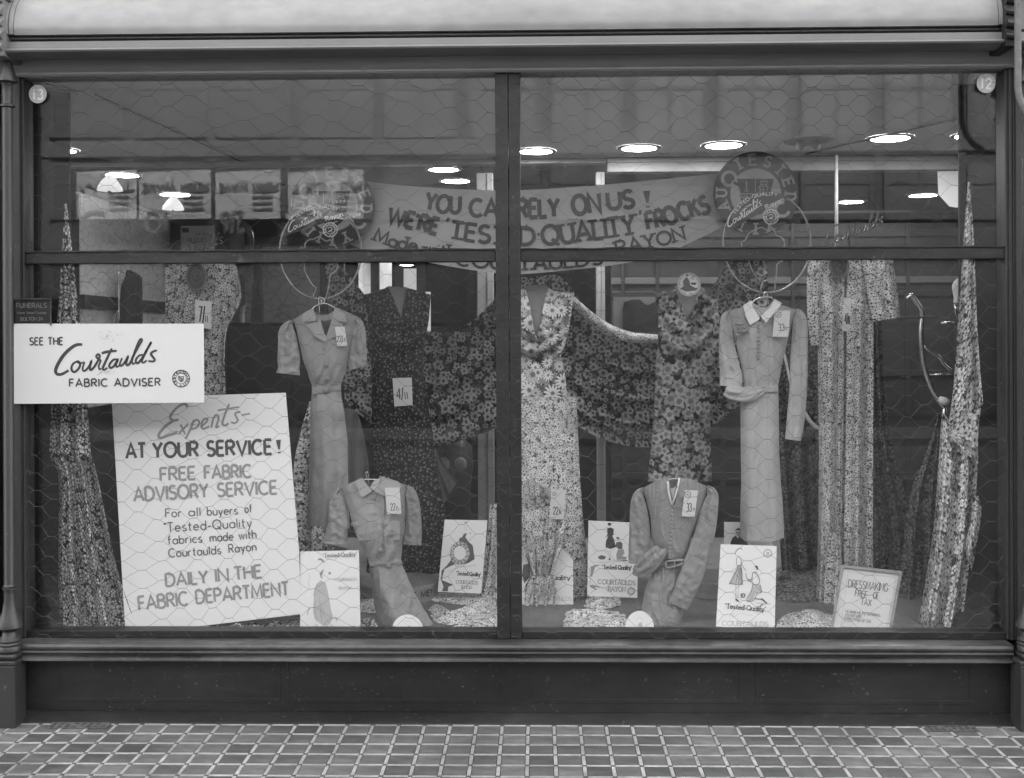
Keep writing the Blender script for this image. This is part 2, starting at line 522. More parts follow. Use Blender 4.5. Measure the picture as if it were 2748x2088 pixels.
G = {
 'A': (.78, [[(0, 0), (.39, 1), (.78, 0)], [(.14, .33), (.64, .33)]]),
 'B': (.60, [[(0, 0), (0, 1)], [(0, 1), (.3, 1)] + E(.3, .77, .24, .23, 90, -90) + [(0, .54)], [(0, .54), (.32, .54)] + E(.32, .27, .28, .27, 90, -90) + [(0, 0)]]),
 'C': (.74, [E(.42, .5, .42, .5, 48, 312, 16)]),
 'D': (.70, [[(0, 0), (0, 1)], [(0, 1), (.26, 1)] + E(.26, .5, .44, .5, 90, -90, 14) + [(0, 0)]]),
 'E': (.52, [[(0, 0), (0, 1)], [(0, 1), (.52, 1)], [(0, .53), (.45, .53)], [(0, 0), (.52, 0)]]),
 'F': (.50, [[(0, 0), (0, 1)], [(0, 1), (.50, 1)], [(0, .52), (.43, .52)]]),
 'G': (.80, [E(.42, .5, .42, .5, 48, 345, 18) + [(.82, .44)], [(.5, .44), (.84, .44)]]),
 'H': (.66, [[(0, 0), (0, 1)], [(.66, 0), (.66, 1)], [(0, .52), (.66, .52)]]),
 'I': (.04, [[(.02, 0), (.02, 1)]]),
 'J': (.40, [[(.38, 1), (.38, .25)] + E(.2, .25, .18, .25, 0, -150)]),
 'K': (.62, [[(0, 0), (0, 1)], [(.56, 1), (.02, .42)], [(.2, .6), (.62, 0)]]),
 'L': (.48, [[(0, 1), (0, 0)], [(0, 0), (.48, 0)]]),
 'M': (.86, [[(0, 0), (.08, 1), (.43, .15), (.78, 1), (.86, 0)]]),
 'N': (.68, [[(0, 0), (0, 1), (.68, 0), (.68, 1)]]),
 'O': (.88, [E(.44, .5, .44, .5, 90, 450, 20)]),
 'P': (.56, [[(0, 0), (0, 1)], [(0, 1), (.3, 1)] + E(.3, .74, .26, .26, 90, -90) + [(0, .48)]]),
 'Q': (.88, [E(.44, .5, .44, .5, 90, 450, 20), [(.5, .28), (.86, -.1)]]),
 'R': (.60, [[(0, 0), (0, 1)], [(0, 1), (.3, 1)] + E(.3, .75, .26, .25, 90, -90) + [(0, .5)], [(.26, .5), (.60, 0)]]),
 'S': (.56, [E(.29, .75, .25, .25, 35, 270, 12) + E(.28, .25, .28, .25, 88, -150, 12)]),
 'T': (.60, [[(.3, 0), (.3, 1)], [(0, 1), (.60, 1)]]),
 'U': (.66, [[(0, 1), (0, .33)] + E(.33, .33, .33, .33, 180, 360, 12) + [(.66, 1)]]),
 'V': (.74, [[(0, 1), (.37, 0), (.74, 1)]]),
 'W': (1.05, [[(0, 1), (.26, 0), (.52, .9), (.79, 0), (1.05, 1)]]),
 'X': (.66, [[(0, 0), (.66, 1)], [(0, 1), (.66, 0)]]),
 'Y': (.66, [[(0, 1), (.33, .48), (.66, 1)], [(.33, .48), (.33, 0)]]),
 'Z': (.60, [[(0, 1), (.60, 1), (0, 0), (.60, 0)]]),
 'a': (.54, [E(.27, .3, .27, .3, 0, 360, 14), [(.54, .6), (.54, 0)]]),
 'b': (.54, [E(.27, .3, .27, .3, 180, 540, 14), [(0, 1), (0, 0)]]),
 'c': (.46, [E(.28, .3, .28, .3, 48, 312, 12)]),
 'd': (.54, [E(.27, .3, .27, .3, 0, 360, 14), [(.54, 1), (.54, 0)]]),
 'e': (.54, [[(.02, .32), (.53, .32)] + E(.27, .3, .27, .3, 5, 315, 14)]),
 'f': (.34, [[(.12, 0), (.12, .8)] + E(.26, .8, .14, .2, 180, 70, 6), [(0, .6), (.32, .6)]]),
 'g': (.54, [E(.27, .3, .27, .3, 0, 360, 14), [(.54, .6), (.54, -.1)] + E(.27, -.1, .27, .22, 0, -150, 8)]),
 'h': (.50, [[(0, 1), (0, 0)], [(0, .36)] + E(.25, .36, .25, .25, 180, 0, 10) + [(.5, 0)]]),
 'i': (.04, [[(.02, 0), (.02, .6)], [(.02, .76), (.02, .84)]]),
 'k': (.46, [[(0, 1), (0, 0)], [(.42, .6), (.02, .25)], [(.14, .36), (.46, 0)]]),
 'l': (.04, [[(.02, 1), (.02, 0)]]),
 'm': (.80, [[(0, .6), (0, 0)], [(0, .38)] + E(.2, .38, .2, .23, 180, 0, 8) + [(.4, 0)], [(.4, .38)] + E(.6, .38, .2, .23, 180, 0, 8) + [(.8, 0)]]),
 'n': (.48, [[(0, .6), (0, 0)], [(0, .36)] + E(.24, .36, .24, .25, 180, 0, 10) + [(.48, 0)]]),
 'o': (.56, [E(.28, .3, .28, .3, 90, 450, 16)]),
 'p': (.54, [E(.27, .3, .27, .3, 180, 540, 14), [(0, .6), (0, -.38)]]),
 'q': (.54, [E(.27, .3, .27, .3, 0, 360, 14), [(.54, .6), (.54, -.38)]]),
 'r': (.32, [[(0, .6), (0, 0)], [(0, .34)] + E(.24, .34, .24, .26, 180, 70, 6)]),
 's': (.42, [E(.22, .45, .18, .15, 40, 270, 8) + E(.21, .15, .2, .15, 88, -150, 8)]),
 't': (.34, [[(.14, .9), (.14, .14)] + E(.28, .14, .14, .14, 180, 280, 5), [(0, .6), (.34, .6)]]),
 'u': (.48, [[(0, .6), (0, .24)] + E(.24, .24, .24, .24, 180, 360, 10), [(.48, .6), (.48, 0)]]),
 'v': (.48, [[(0, .6), (.24, 0), (.48, .6)]]),
 'w': (.74, [[(0, .6), (.18, 0), (.37, .55), (.56, 0), (.74, .6)]]),
 'y': (.50, [[(0, .6), (.26, 0)], [(.5, .6), (.14, -.36)]]),
 '0': (.54, [E(.27, .5, .27, .5, 90, 450, 18)]),
 '1': (.10, [[(.05, 0), (.05, 1)]]),
 '2': (.54, [E(.27, .72, .25, .28, 170, -20, 10) + [(.02, 0)], [(.02, 0), (.54, 0)]]),
 '3': (.52, [E(.24, .74, .22, .26, 150, -90, 9), E(.24, .25, .27, .25, 95, -150, 10)]),
 '4': (.58, [[(.42, 0), (.42, 1), (0, .3), (.58, .3)]]),
 '6': (.54, [E(.27, .28, .27, .28, 90, 450, 14), [(.02, .36), (.12, .7), (.4, 1)]]),
 '7': (.52, [[(0, 1), (.52, 1), (.16, 0)]]),
 '9': (.54, [E(.27, .72, .27, .28, 90, 450, 14), [(.52, .64), (.42, .3), (.14, 0)]]),
 '!': (.12, [[(.06, 1), (.06, .28)], [(.06, .1), (.06, 0)]]),
 "'": (.08, [[(.06, 1.02), (.02, .74)]]),
 '"': (.22, [[(.06, 1.02), (.02, .8)], [(.2, 1.02), (.16, .8)]]),
 '-': (.30, [[(.02, .34), (.30, .34)]]),
 '.': (.06, [[(.03, 0), (.03, .09)]]),
 '/': (.30, [[(0, -.1), (.30, 1.05)]]),
 ' ': (.34, []),
}

def ribbon(pts, w):
    """quads of a ribbon along pts; w: width or list of widths"""
    n = len(pts)
    ws = w if isinstance(w, (list, tuple)) else [w] * n
    closed = n > 3 and math.dist(pts[0], pts[-1]) < 1e-6
    L, Rr = [], []
    for i, p in enumerate(pts):
        if closed and i in (0, n - 1):
            a, b = pts[-2], pts[1]
            d1 = (p[0] - a[0], p[1] - a[1]); d2 = (b[0] - p[0], b[1] - p[1])
        else:
            a, b = pts[max(0, i - 1)], pts[min(n - 1, i + 1)]
            d1 = (p[0] - a[0], p[1] - a[1]) if i else (b[0] - p[0], b[1] - p[1])
            d2 = (b[0] - p[0], b[1] - p[1]) if i < n - 1 else d1
        l1 = math.hypot(*d1) or 1e-9; l2 = math.hypot(*d2) or 1e-9
        n1 = (-d1[1] / l1, d1[0] / l1); n2 = (-d2[1] / l2, d2[0] / l2)
        mx, my = n1[0] + n2[0], n1[1] + n2[1]
        ml = math.hypot(mx, my)
        if ml < 0.35:
            mx, my, k = n1[0], n1[1], 1.0
        else:
            mx, my = mx / ml, my / ml
            k = min(2.0, 1.0 / max(0.3, mx * n1[0] + my * n1[1]))
        h = ws[i] / 2 * k
        L.append((p[0] + mx * h, p[1] + my * h)); Rr.append((p[0] - mx * h, p[1] - my * h))
    return [[L[i], L[i + 1], Rr[i + 1], Rr[i]] for i in range(n - 1)]

class Ink:
    """flat print on a surface: every ribbon or patch a hair above the last, joined into one mesh"""
    def __init__(s, mapper, off=0.0006, step=0.00004):
        s.mp, s.off, s.step, s.k = mapper, off, step, 0
        s.mb = MB()
    def lift(s):
        s.k = (s.k + 1) % 40
        return s.off + s.step * s.k
    def stroke(s, pts, w):
        o = s.lift()
        q = ribbon(pts, w)
        vs = [q[0][0], q[0][3]]
        fs = []
        for i, c in enumerate(q):
            vs += [c[1], c[2]]
            fs.append((2 * i, 2 * i + 2, 2 * i + 3, 2 * i + 1))
        s.mb.add([s.mp(u, v, o) for u, v in vs], fs)
    def patch(s, poly):
        s.mb.poly(poly, s.mp, s.lift())
    def text(s, txt, base, h, w, serif=False, slant=0.0, gap=0.2, fit=True, sx=1.0, jit=0.0, wj=None):
        """txt along the baseline base [(u, v), ...]; h: cap height in reading pixels; w: stroke width"""
        adv = [G[c][0] + gap for c in txt]
        tot = sum(adv) - gap
        base = resample(base, 40)
        L = [0.0]
        for a, b in zip(base, base[1:]):
            L.append(L[-1] + math.dist(a, b))
        k = (L[-1] / (tot * h)) if fit else sx
        x = 0.0
        def at(d):
            d = min(max(d, 0.0), L[-1])
            i = 0
            while i < len(L) - 2 and L[i + 1] < d:
                i += 1
            t = (d - L[i]) / max(1e-9, L[i + 1] - L[i])
            return (lerp(base[i][0], base[i + 1][0], t), lerp(base[i][1], base[i + 1][1], t),
                    math.atan2(base[i + 1][1] - base[i][1], base[i + 1][0] - base[i][0]))
        for c, ad in zip(txt, adv):
            gw = G[c][0]
            mid = (x + gw / 2) * h * k
            if not fit and mid > L[-1]:
                px, py, th = at(L[-1])
                px += (mid - L[-1]) * math.cos(th); py += (mid - L[-1]) * math.sin(th)
            else:
                px, py, th = at(mid)
            th += random.uniform(-jit, jit)
            ct, st = math.cos(th), math.sin(th)
            def T(q):
                X = (q[0] - gw / 2) * h * k + q[1] * h * slant
                Y = q[1] * h
                return (px + X * ct + Y * st, py + X * st - Y * ct)
            for stq in G[c][1]:
                if c == '!' and len(stq) == 2 and stq[0][1] == 1:
                    s.stroke([T(q) for q in stq], [w * 1.7, w * 0.55])
                    continue
                s.stroke([T(q) for q in stq], w)
                if serif and c.isalnum():
                    for q, r_ in ((stq[0], stq[1]), (stq[-1], stq[-2])):
                        if abs(q[1] - r_[1]) > 0.12 and abs(q[0] - r_[0]) < 0.75 * abs(q[1] - r_[1]) and min(abs(q[1] - z) for z in (0, 1, .6)) < 0.03:
                            yy = q[1] + (0.02 if q[1] < .3 else -0.02)
                            ex = w * 1.25 / (h * k)
                            s.stroke([T((q[0] - ex, yy)), T((q[0] + ex, yy))], w * 0.7)
            x += ad
    def build(s, name, m, parent):
        return s.mb.build(name, m, parent)

def crop(x0, y0, sc):
    """reading coordinates from an enlarged piece of the photograph"""
    return lambda x, y: ((x0 + x / sc) / KV, (y0 + y / sc) / KV)

c4 = crop(0, 690, 2.4)
_script = [
 ([(530, 563), (498, 564), (465, 580), (420, 620), (385, 668), (363, 712), (358, 738), (372, 755), (402, 752), (442, 730)], 19),
 ([(497, 672), (474, 684), (461, 706), (463, 730), (480, 740), (503, 722), (516, 696), (510, 676), (497, 672), (515, 684), (545, 676)], 13),
 ([(545, 678), (533, 712), (537, 732), (554, 727), (576, 700), (588, 672), (579, 708), (584, 727), (602, 713), (624, 680), (642, 640), (632, 626), (620, 640), (634, 658), (648, 668), (636, 700), (640, 722), (652, 718)], 13),
 ([(720, 588), (700, 630), (672, 690), (662, 716), (672, 726), (692, 712)], 14),
 ([(654, 620), (688, 610), (752, 603)], 15),
 ([(757, 661), (735, 659), (712, 680), (704, 702), (714, 714), (735, 700), (758, 662), (748, 692), (752, 708), (768, 698)], 13),
 ([(786, 650), (772, 686), (776, 700), (792, 692), (815, 660), (824, 643), (812, 682), (820, 696), (838, 682), (862, 630), (895, 570), (914, 537), (905, 529), (888, 556), (864, 620), (850, 668), (858, 688), (876, 674)], 13),
 ([(920, 628), (895, 635), (876, 660), (877, 679), (892, 680), (918, 647), (950, 590), (975, 546), (955, 582), (925, 640), (914, 670), (925, 680), (945, 664)], 13),
 ([(1011, 600), (985, 609), (972, 624), (985, 644), (996, 660), (985, 672), (955, 668)], 13),
]
SCRIPT = [([((x - 358) / 653.0, (758 - y) / 653.0) for x, y in p], w / 653.0) for p, w in _script]

def script(ink, o, ex, ey, wk=1.0, mid=4):
    """the flowing word mark: origin o, ex = vector of its length, ey = vector up of the same length"""
    for pts, w in SCRIPT:
        q = [(o[0] + ex[0] * x + ey[0] * y, o[1] + ex[1] * x + ey[1] * y) for x, y in spline(pts, mid)]
        n = len(q)
        ww = [math.hypot(*ex) * w * wk * (0.8 + 0.35 * math.sin(PI * (i / (n - 1)) ** 0.8)) for i in range(n)]
        ink.stroke(q, ww)

def ellipse(cu, cv, ru, rv, n=40):
    return [(cu + ru * math.cos(2 * PI * i / n), cv + rv * math.sin(2 * PI * i / n)) for i in range(n)]

def arc_path(cu, cv, ru, rv, a0, a1, n=30):
    """degrees clockwise from the top"""
    return [(cu + ru * math.sin(R(a0 + (a1 - a0) * i / n)), cv - rv * math.cos(R(a0 + (a1 - a0) * i / n))) for i in range(n + 1)]

def crest(mapper, cu, cv, ru, rv, parent, dark, light, off=0.001, detail=True, disc=True, tilt=-8):
    """round emblem: lettered ring, a big Q at ten o'clock and a big C at four, a small arms shield in the middle"""
    if disc:
        k = Ink(mapper, off); k.patch(ellipse(cu, cv, ru, rv, 56)); k.build('ring_band', dark, parent)
    k = Ink(mapper, off + 0.0006)
    k.patch(ellipse(cu, cv, ru * .60, rv * .60, 48))
    t0 = tilt
    def L(c, a, hh=.24, r0=.69, wd=.15, ww=.05, serif=True):
        k.text(c, arc_path(cu, cv, ru * r0, rv * r0, t0 + a - wd / r0 * 57 / 2, t0 + a + wd / r0 * 57 / 2, 6), rv * hh, ru * ww, serif=serif and detail)
    for i, c in enumerate('TESTED'):
        L(c, -22 + i * 25)
    for i, c in enumerate('UALITY'):
        L(c, 275 - i * 23 + 5, hh=.24)
    for c, a in (('Q', -52), ('C', 128)):
        x, y = cu + ru * .72 * math.sin(R(t0 + a)), cv - rv * .72 * math.cos(R(t0 + a))
        q = E(0, 0, 1, 1, 90, 450, 24) if c == 'Q' else E(0, 0, 1, 1, 75, 345, 20)
        k.stroke([(x + px * ru * .16, y - py * rv * .16) for px, py in q], ru * .075)
        if c == 'Q':
            k.stroke([(x + ru * .06, y + rv * .07), (x + ru * .27, y + rv * .19)], ru * .07)
    k.build('ring_lettering', light, parent)
    if detail:
        k = Ink(mapper, off + 0.0030)
        def P(*a):
            return [(cu + ru * x, cv + rv * y) for x, y in a]
        k.patch(P((-.45, -.36), (.42, -.36), (.34, -.02), (-.36, -.02)))
        k.patch(P((-.37, .0), (.35, .0), (.35, .08), (-.37, .08)))
        k.patch(P((-.36, .1), (.34, .1), (.30, .30), (.12, .46), (-.01, .5), (-.14, .46), (-.31, .30)))
        k.stroke(P((-.52, -.28), (-.38, -.2)), ru * .07)
        k.build('shield', dark, parent)
        k = Ink(mapper, off + 0.0050)
        k.stroke(P((-.01, -.36), (-.01, -.02)), ru * .015)
        k.stroke(P((-.22, -.30), (-.22, -.10)), ru * .03)
        k.stroke(P((-.27, -.07), (-.17, -.07)), ru * .02)
        k.stroke([(cu + ru * (.18 + .11 * x), cv + rv * (-.13 - .1 * y)) for x, y in E(0, 0, 1, 1, 0, 180, 8)], ru * .02)
        k.stroke(P((.12, -.30), (.26, -.30), (.26, -.18), (.12, -.18), (.12, -.30)), ru * .018)
        for x in (.10, .18, .27):
            k.stroke(P((x, -.14), (x, -.05)), ru * .018)
        k.text('COURTAULDS', P((-.35, .065), (.33, .065)), rv * .05, ru * .012)
        k.stroke([(cu + ru * (-.16 + .12 * x), cv + rv * (.2 + .05 * y)) for x, y in E(0, 0, 1, 1, 0, 360, 14)], ru * .018)
        k.stroke(P((-.2, .2), (.3, .32)), ru * .06)
        k.stroke(P((-.05, .42), (.12, .36)), ru * .03)
        k.build('shield_drawing', light, parent)
# ================================================================== the setting
def struct(o):
    o['kind'] = 'structure'
    return o

# ---- pavement of quarry tiles with white strips
M['tile'] = mat('quarry tile', 0.098, 0.45, 0.5, var=0.3, vscale=22, bump=0.1, bscale=80, stretch=(0.5, 1, 1))
_t = M['tile'].node_tree
_oi = _t.nodes.new('ShaderNodeObjectInfo')
_N = NT(_t)
_p = _t.nodes['Principled BSDF']
_src = _p.inputs['Base Color'].links[0].from_socket
_t.links.new(_N.m('MULTIPLY', _src, _N.m('ADD', 0.72, _N.m('MULTIPLY', _oi.outputs['Random'], 0.55))), _p.inputs['Base Color'])
M['strip'] = mat('white tile strip', 0.33, 0.45, 0.5, var=0.22, vscale=30)
def grime(m, lo, hi, sc):
    """wear and dirt that run on over the pieces"""
    t = m.node_tree; N = NT(t)
    p_ = t.nodes['Principled BSDF']
    src = p_.inputs['Base Color'].links[0].from_socket
    ge = t.nodes.new('ShaderNodeNewGeometry')
    mp_ = t.nodes.new('ShaderNodeMapping'); mp_.inputs['Scale'].default_value = (.55, 1, 1)
    t.links.new(ge.outputs['Position'], mp_.inputs[0])
    f = N.m('MULTIPLY', N.noise(mp_.outputs[0], sc, 6).outputs['Fac'], N.m('ADD', .5, N.noise(mp_.outputs[0], sc * 9, 4).outputs['Fac']))
    mr = t.nodes.new('ShaderNodeMapRange')
    mr.inputs['From Min'].default_value, mr.inputs['From Max'].default_value = .28, .74
    mr.inputs['To Min'].default_value, mr.inputs['To Max'].default_value = lo, hi
    t.links.new(f, mr.inputs['Value'])
    t.links.new(N.m('MULTIPLY', src, mr.outputs[0]), p_.inputs['Base Color'])
grime(M['tile'], .6, 1.55, 3.2)
grime(M['strip'], .55, 1.25, 5.0)
grime(M['paint'], .6, 1.7, 4.0)
grime(M['rail'], .6, 1.7, 6.0)
grime(M['sill'], .5, 1.9, 5.0)
grime(M['fascia'], .72, 1.12, 2.4)
def chips(m, tone, sc, cut):
    """small pale chips and splashes in dark paint"""
    t = m.node_tree; N = NT(t)
    p_ = t.nodes['Principled BSDF']
    src = p_.inputs['Base Color'].links[0].from_socket
    ge = t.nodes.new('ShaderNodeNewGeometry')
    a_ = N.m('MULTIPLY', N.m('SUBTRACT', N.noise(ge.outputs['Position'], sc, 3).outputs['Fac'], cut), 22, clamp=True)
    b_ = N.m('MULTIPLY', N.m('SUBTRACT', N.noise(ge.outputs['Position'], sc * .16, 3).outputs['Fac'], .46), 9, clamp=True)
    t.links.new(N.mix(N.m('MULTIPLY', a_, b_), src, tone), p_.inputs['Base Color'])
for _k in ('paint', 'paint_v', 'rail', 'sill'):
    chips(M[_k], .085, 75, .66)
    chips(M[_k], .045, 22, .66)
M['dot'] = mat('dark corner tile', 0.07, 0.5, 0.5, var=0.2, vscale=30)
M['mortar'] = mat('grimy mortar', 0.10, 0.8, 0.2, var=0.3, vscale=30)
M['asphalt'] = mat('road setts', 0.06, 0.8, 0.3, var=0.3, vscale=4, bump=0.3, bscale=40)
TS, SW = 0.100, 0.0145
GX0, GY0 = 0.0717, -0.111
NX0, NX1, NROW = -21, 21, 6
mb = MB(); mb.box(-9, 9, -2.6, 0.06, -0.14, -0.010)
pave = struct(mb.build('pavement', M['mortar']))
tag(pave, 'pavement of dark tiles edged with white strips')
def piece(hx, hy, hz, bev):
    m_ = MB(); m_.box(-hx, hx, -hy, hy, -hz, 0, bev); return m_
tm = None
tiles = []
for j in range(NROW):
    for i in range(NX0, NX1):
        cx, cy = GX0 + (i + .5) * TS, GY0 - (j + .5) * TS
        if tm is None:
            m_ = piece((TS - SW) / 2 - .0012, (TS - SW) / 2 - .0012, .009, .0015)
            o = mesh('tile', m_.v, m_.f, M['tile'], pave)
            tm = o.data
        else:
            o = bpy.data.objects.new('tile', tm); link(o, pave)
        o.location = (cx, cy, random.uniform(-.0006, .0006))
        o.rotation_euler = (random.uniform(-.004, .004), random.uniform(-.004, .004), 0)
sm = None
n_strip = 0
rest, dots, rest_t = MB(), MB(), MB()
for j in range(0, 20):
    for i in range(-40, 41):
        inside = NX0 <= i <= NX1 and j <= NROW
        cx, cy = GX0 + i * TS, GY0 - j * TS
        for kx in (0, 1):
            px_, py_ = (cx + TS / 2, cy) if kx == 0 else (cx, cy - TS / 2)
            hx, hy = ((TS - SW) / 2 - .0008, SW / 2 - .0008)
            if kx:
                hx, hy = hy, hx
            if inside and n_strip < 296 and not (kx and j == NROW):
                if sm is None:
                    m_ = piece((TS - SW) / 2 - .0008, SW / 2 - .0008, .009, .001)
                    o = mesh('strip_tile', m_.v, m_.f, M['strip'], pave); sm = o.data
                else:
                    o = bpy.data.objects.new('strip_tile', sm); link(o, pave)
                o.location = (px_, py_, random.uniform(-.0004, .0004))
                o.rotation_euler = (0, 0, PI / 2 if kx else 0)
                n_strip += 1
            else:
                rest.box(px_ - hx, px_ + hx, py_ - hy, py_ + hy, -.009, random.uniform(-.0004, .0004))
        s_ = SW / 2 - .0008
        dots.box(cx - s_, cx + s_, cy - s_, cy + s_, -.009, random.uniform(-.0005, .0003))
        if not (NX0 <= i < NX1 and j < NROW):
            s_ = (TS - SW) / 2 - .0012
            qx, qy = cx + TS / 2, cy - TS / 2
            rest_t.box(qx - s_, qx + s_, qy - s_, qy + s_, -.009, random.uniform(-.0006, .0004))
for m_, nm, mt in ((rest, 'strip_tile_rest', 'strip'), (dots, 'corner_tile', 'dot'), (rest_t, 'tile_rest', 'tile')):
    o = m_.build(nm, M[mt], pave); o['kind'] = 'stuff'
mb = MB(); mb.box(-40, 40, -16, -2.604, -0.3, -0.12)
struct(mb.build('road', M['asphalt']))
M['kerb'] = mat('kerb stone', 0.22, 0.8, 0.3, var=0.2, vscale=8, bump=0.2)
mb = MB()
mb.box(-40, 40, -12.2, -11.9, -.12, 0); mb.box(-40, 40, -14, -12.204, -.12, -.004)
struct(mb.build('far_pavement', mat('far flags', .07, .8)))
mb = MB(); mb.box(-40, -9.004, -2.6, 0.06, -.14, -.002); mb.box(9.004, 40, -2.6, 0.06, -.14, -.002)
struct(mb.build('pavement_ends', M['kerb']))

# ---- the shop front
shop = thing('shop_front', 'dark painted shop front with a pale curved fascia over two netted plate windows', 'shop front', (0, 0, 0))
XL, XR = W(60, 700, 0).x, W(2165, 700, 0).x       # glass edges
GT = 2.538
GB = 0.34
XE0, XE1 = -2.4, 2.4
def zc(n, Y):
    """height of photograph row n above the mullion at depth Y"""
    return W(1098, n / KV, Y).z

mb = MB()
prof = spline([(-.17, 2.668), (-.174, 2.70), (-.162, 2.755), (-.125, 2.815), (-.06, 2.872), (.02, 2.90)], 6)
x0f, x1f = W(36, 40, -.15).x, W(2150, 40, -.15).x
mb.prism([(y, z) for y, z in prof] + [(.06, 2.90), (.06, 2.668)], x0f, x1f)
# turned-in ends of the fascia
for xs, d in ((x0f, -1), (x1f, 1)):
    for k in range(3):
        r_ = .012 + .01 * k
        mb.prism([(y - .004 - .006 * k, z + .002) for y, z in prof] + [(.05, 2.90), (.05, 2.672)], xs + d * (.002 + .02 * k), xs + d * (.018 + .02 * k))
autosmooth(mb.build('fascia', M['fascia'], shop), 50)
mb = MB()
mb.prism([(.06, 2.664), (-.150, 2.664), (-.150, 2.657), (-.132, 2.652), (-.132, 2.647), (-.165, 2.643), (-.168, 2.616), (-.178, 2.613), (-.188, 2.609),
          (-.191, 2.604), (-.186, 2.598), (-.172, 2.596), (-.150, 2.590), (-.100, 2.588), (-.06, 2.604), (.06, 2.604)], XE0, XE1)
autosmooth(mb.build('cornice', M['cornice'], shop), 25)
mb = MB()
mb.box(XE0, XE1, -.05, .06, GT, 2.600)
mb.box(XL - .02, XR + .02, -.058, -.0505, GT + .004, GT + .012)
mb.build('frame_head', mat('lightened head paint', .38, .5, var=.2, stretch=(.3, 1, 1)), shop)  # paint lightened to stand in for light lost under the cornice
mx0, mx1 = W(1331 / KV, 900 / KV, -.03).x, W(1398 / KV, 900 / KV, -.03).x
mc = W(1366 / KV, 900 / KV, -.03).x
mb = MB()
mb.box(mx0, mc - .001, -.036, .05, .312, GT - .0015, .003)
mb.box(mc + .0015, mx1, -.032, .05, .312, GT - .0015, .003)
mb.build('mullion', M['rail'], shop)
TZ0, TZ1 = zc(701, -.02), zc(671, -.02)
for a, b in ((XL - .02, mx0 - .001), (mx1 + .001, XR + .02)):
    mb = MB()
    mb.box(a, b, -.022, .04, TZ0, TZ1, .002)
    # uneven putty bead along the top
    pts = [(lerp(a, b, i / 80), -.024, TZ1 + .003 + .003 * nz(i * .35, a * 9)) for i in range(81)]
    mb.tube(pts, [.004 + .002 * nz(i * .5, 3 + a) for i in range(81)], 6)
    mb.build('transom', M['rail'], shop)
    mb = MB()
    mb.box(a, b, -.024, .05, .312, GB, .002)
    mb.build('bottom_rail', M['rail'], shop)
for a, b in ((W(33 / KV, 700, 0).x, XL), (XR, W(2726 / KV, 700, 0).x)):
    mb = MB()
    mb.box(a, b, -.03, .06, .312, GT - .002, .004)
    for k in range(2):
        x_ = lerp(a, b, .35 + .3 * k)
        mb.box(x_ - .006, x_ + .006, -.037, -.0305, .312, GT - .004, .002)
    mb.build('jamb', M['paint_v'], shop)
for a, b, z0, z1 in ((XL + .001, mx0 - .002, TZ1 + .001, GT - .002), (mx1 + .002, XR - .001, TZ1 + .001, GT - .002),
                     (XL + .001, mx0 - .002, GB + .001, TZ0 - .001), (mx1 + .002, XR - .001, GB + .001, TZ0 - .001)):
    mb = MB()
    mb.add([(a, 0, z0), (b, 0, z0), (b, 0, z1), (a, 0, z1)], [(0, 1, 2, 3)])
    mb.add([(a, .006, z0), (b, .006, z0), (b, .006, z1), (a, .006, z1)], [(3, 2, 1, 0)])
    mb.build('pane', M['glass'], shop)
mb = MB()
mb.prism([(.06, .311), (-.085, .311), (-.098, .306), (-.103, .297), (-.103, .290), (-.096, .287), (-.096, .284), (-.104, .281), (-.106, .275),
          (-.100, .271), (-.092, .269), (-.092, .262), (-.105, .258), (-.112, .252), (-.114, .246), (-.108, .242), (.06, .242)], W(42 / KV, 1400, -.1).x, W(2720 / KV, 1400, -.1).x)
autosmooth(mb.build('window_sill', M['sill'], shop), 25)
mb = MB()
mb.box(XE0, XE1, -.045, .06, .03, .2415)
mb.prism([(.06, .0295), (-.05, .0295), (-.062, .024), (-.100, .004), (-.104, -.009), (.06, -.009)], XE0, XE1)
riser = mb.build('stall_riser', M['paint'], shop)
for a, b in ((150, 750), (768, 1352), (1420, 1992), (2030, 2612)):
    xa, xb = W(a / KV, 1880 / KV, -.06).x, W(b / KV, 1880 / KV, -.06).x
    mb = MB()
    zb, zt = .082, .226
    for q in ((xa, xb, zb - .016, zb), (xa, xa + .010, zb, zt), (xb - .010, xb, zb, zt)):
        mb.box(q[0], q[1], -.0475, -.0455, q[2], q[3], .0009)
    mb.build('panel', M['paint'], riser)
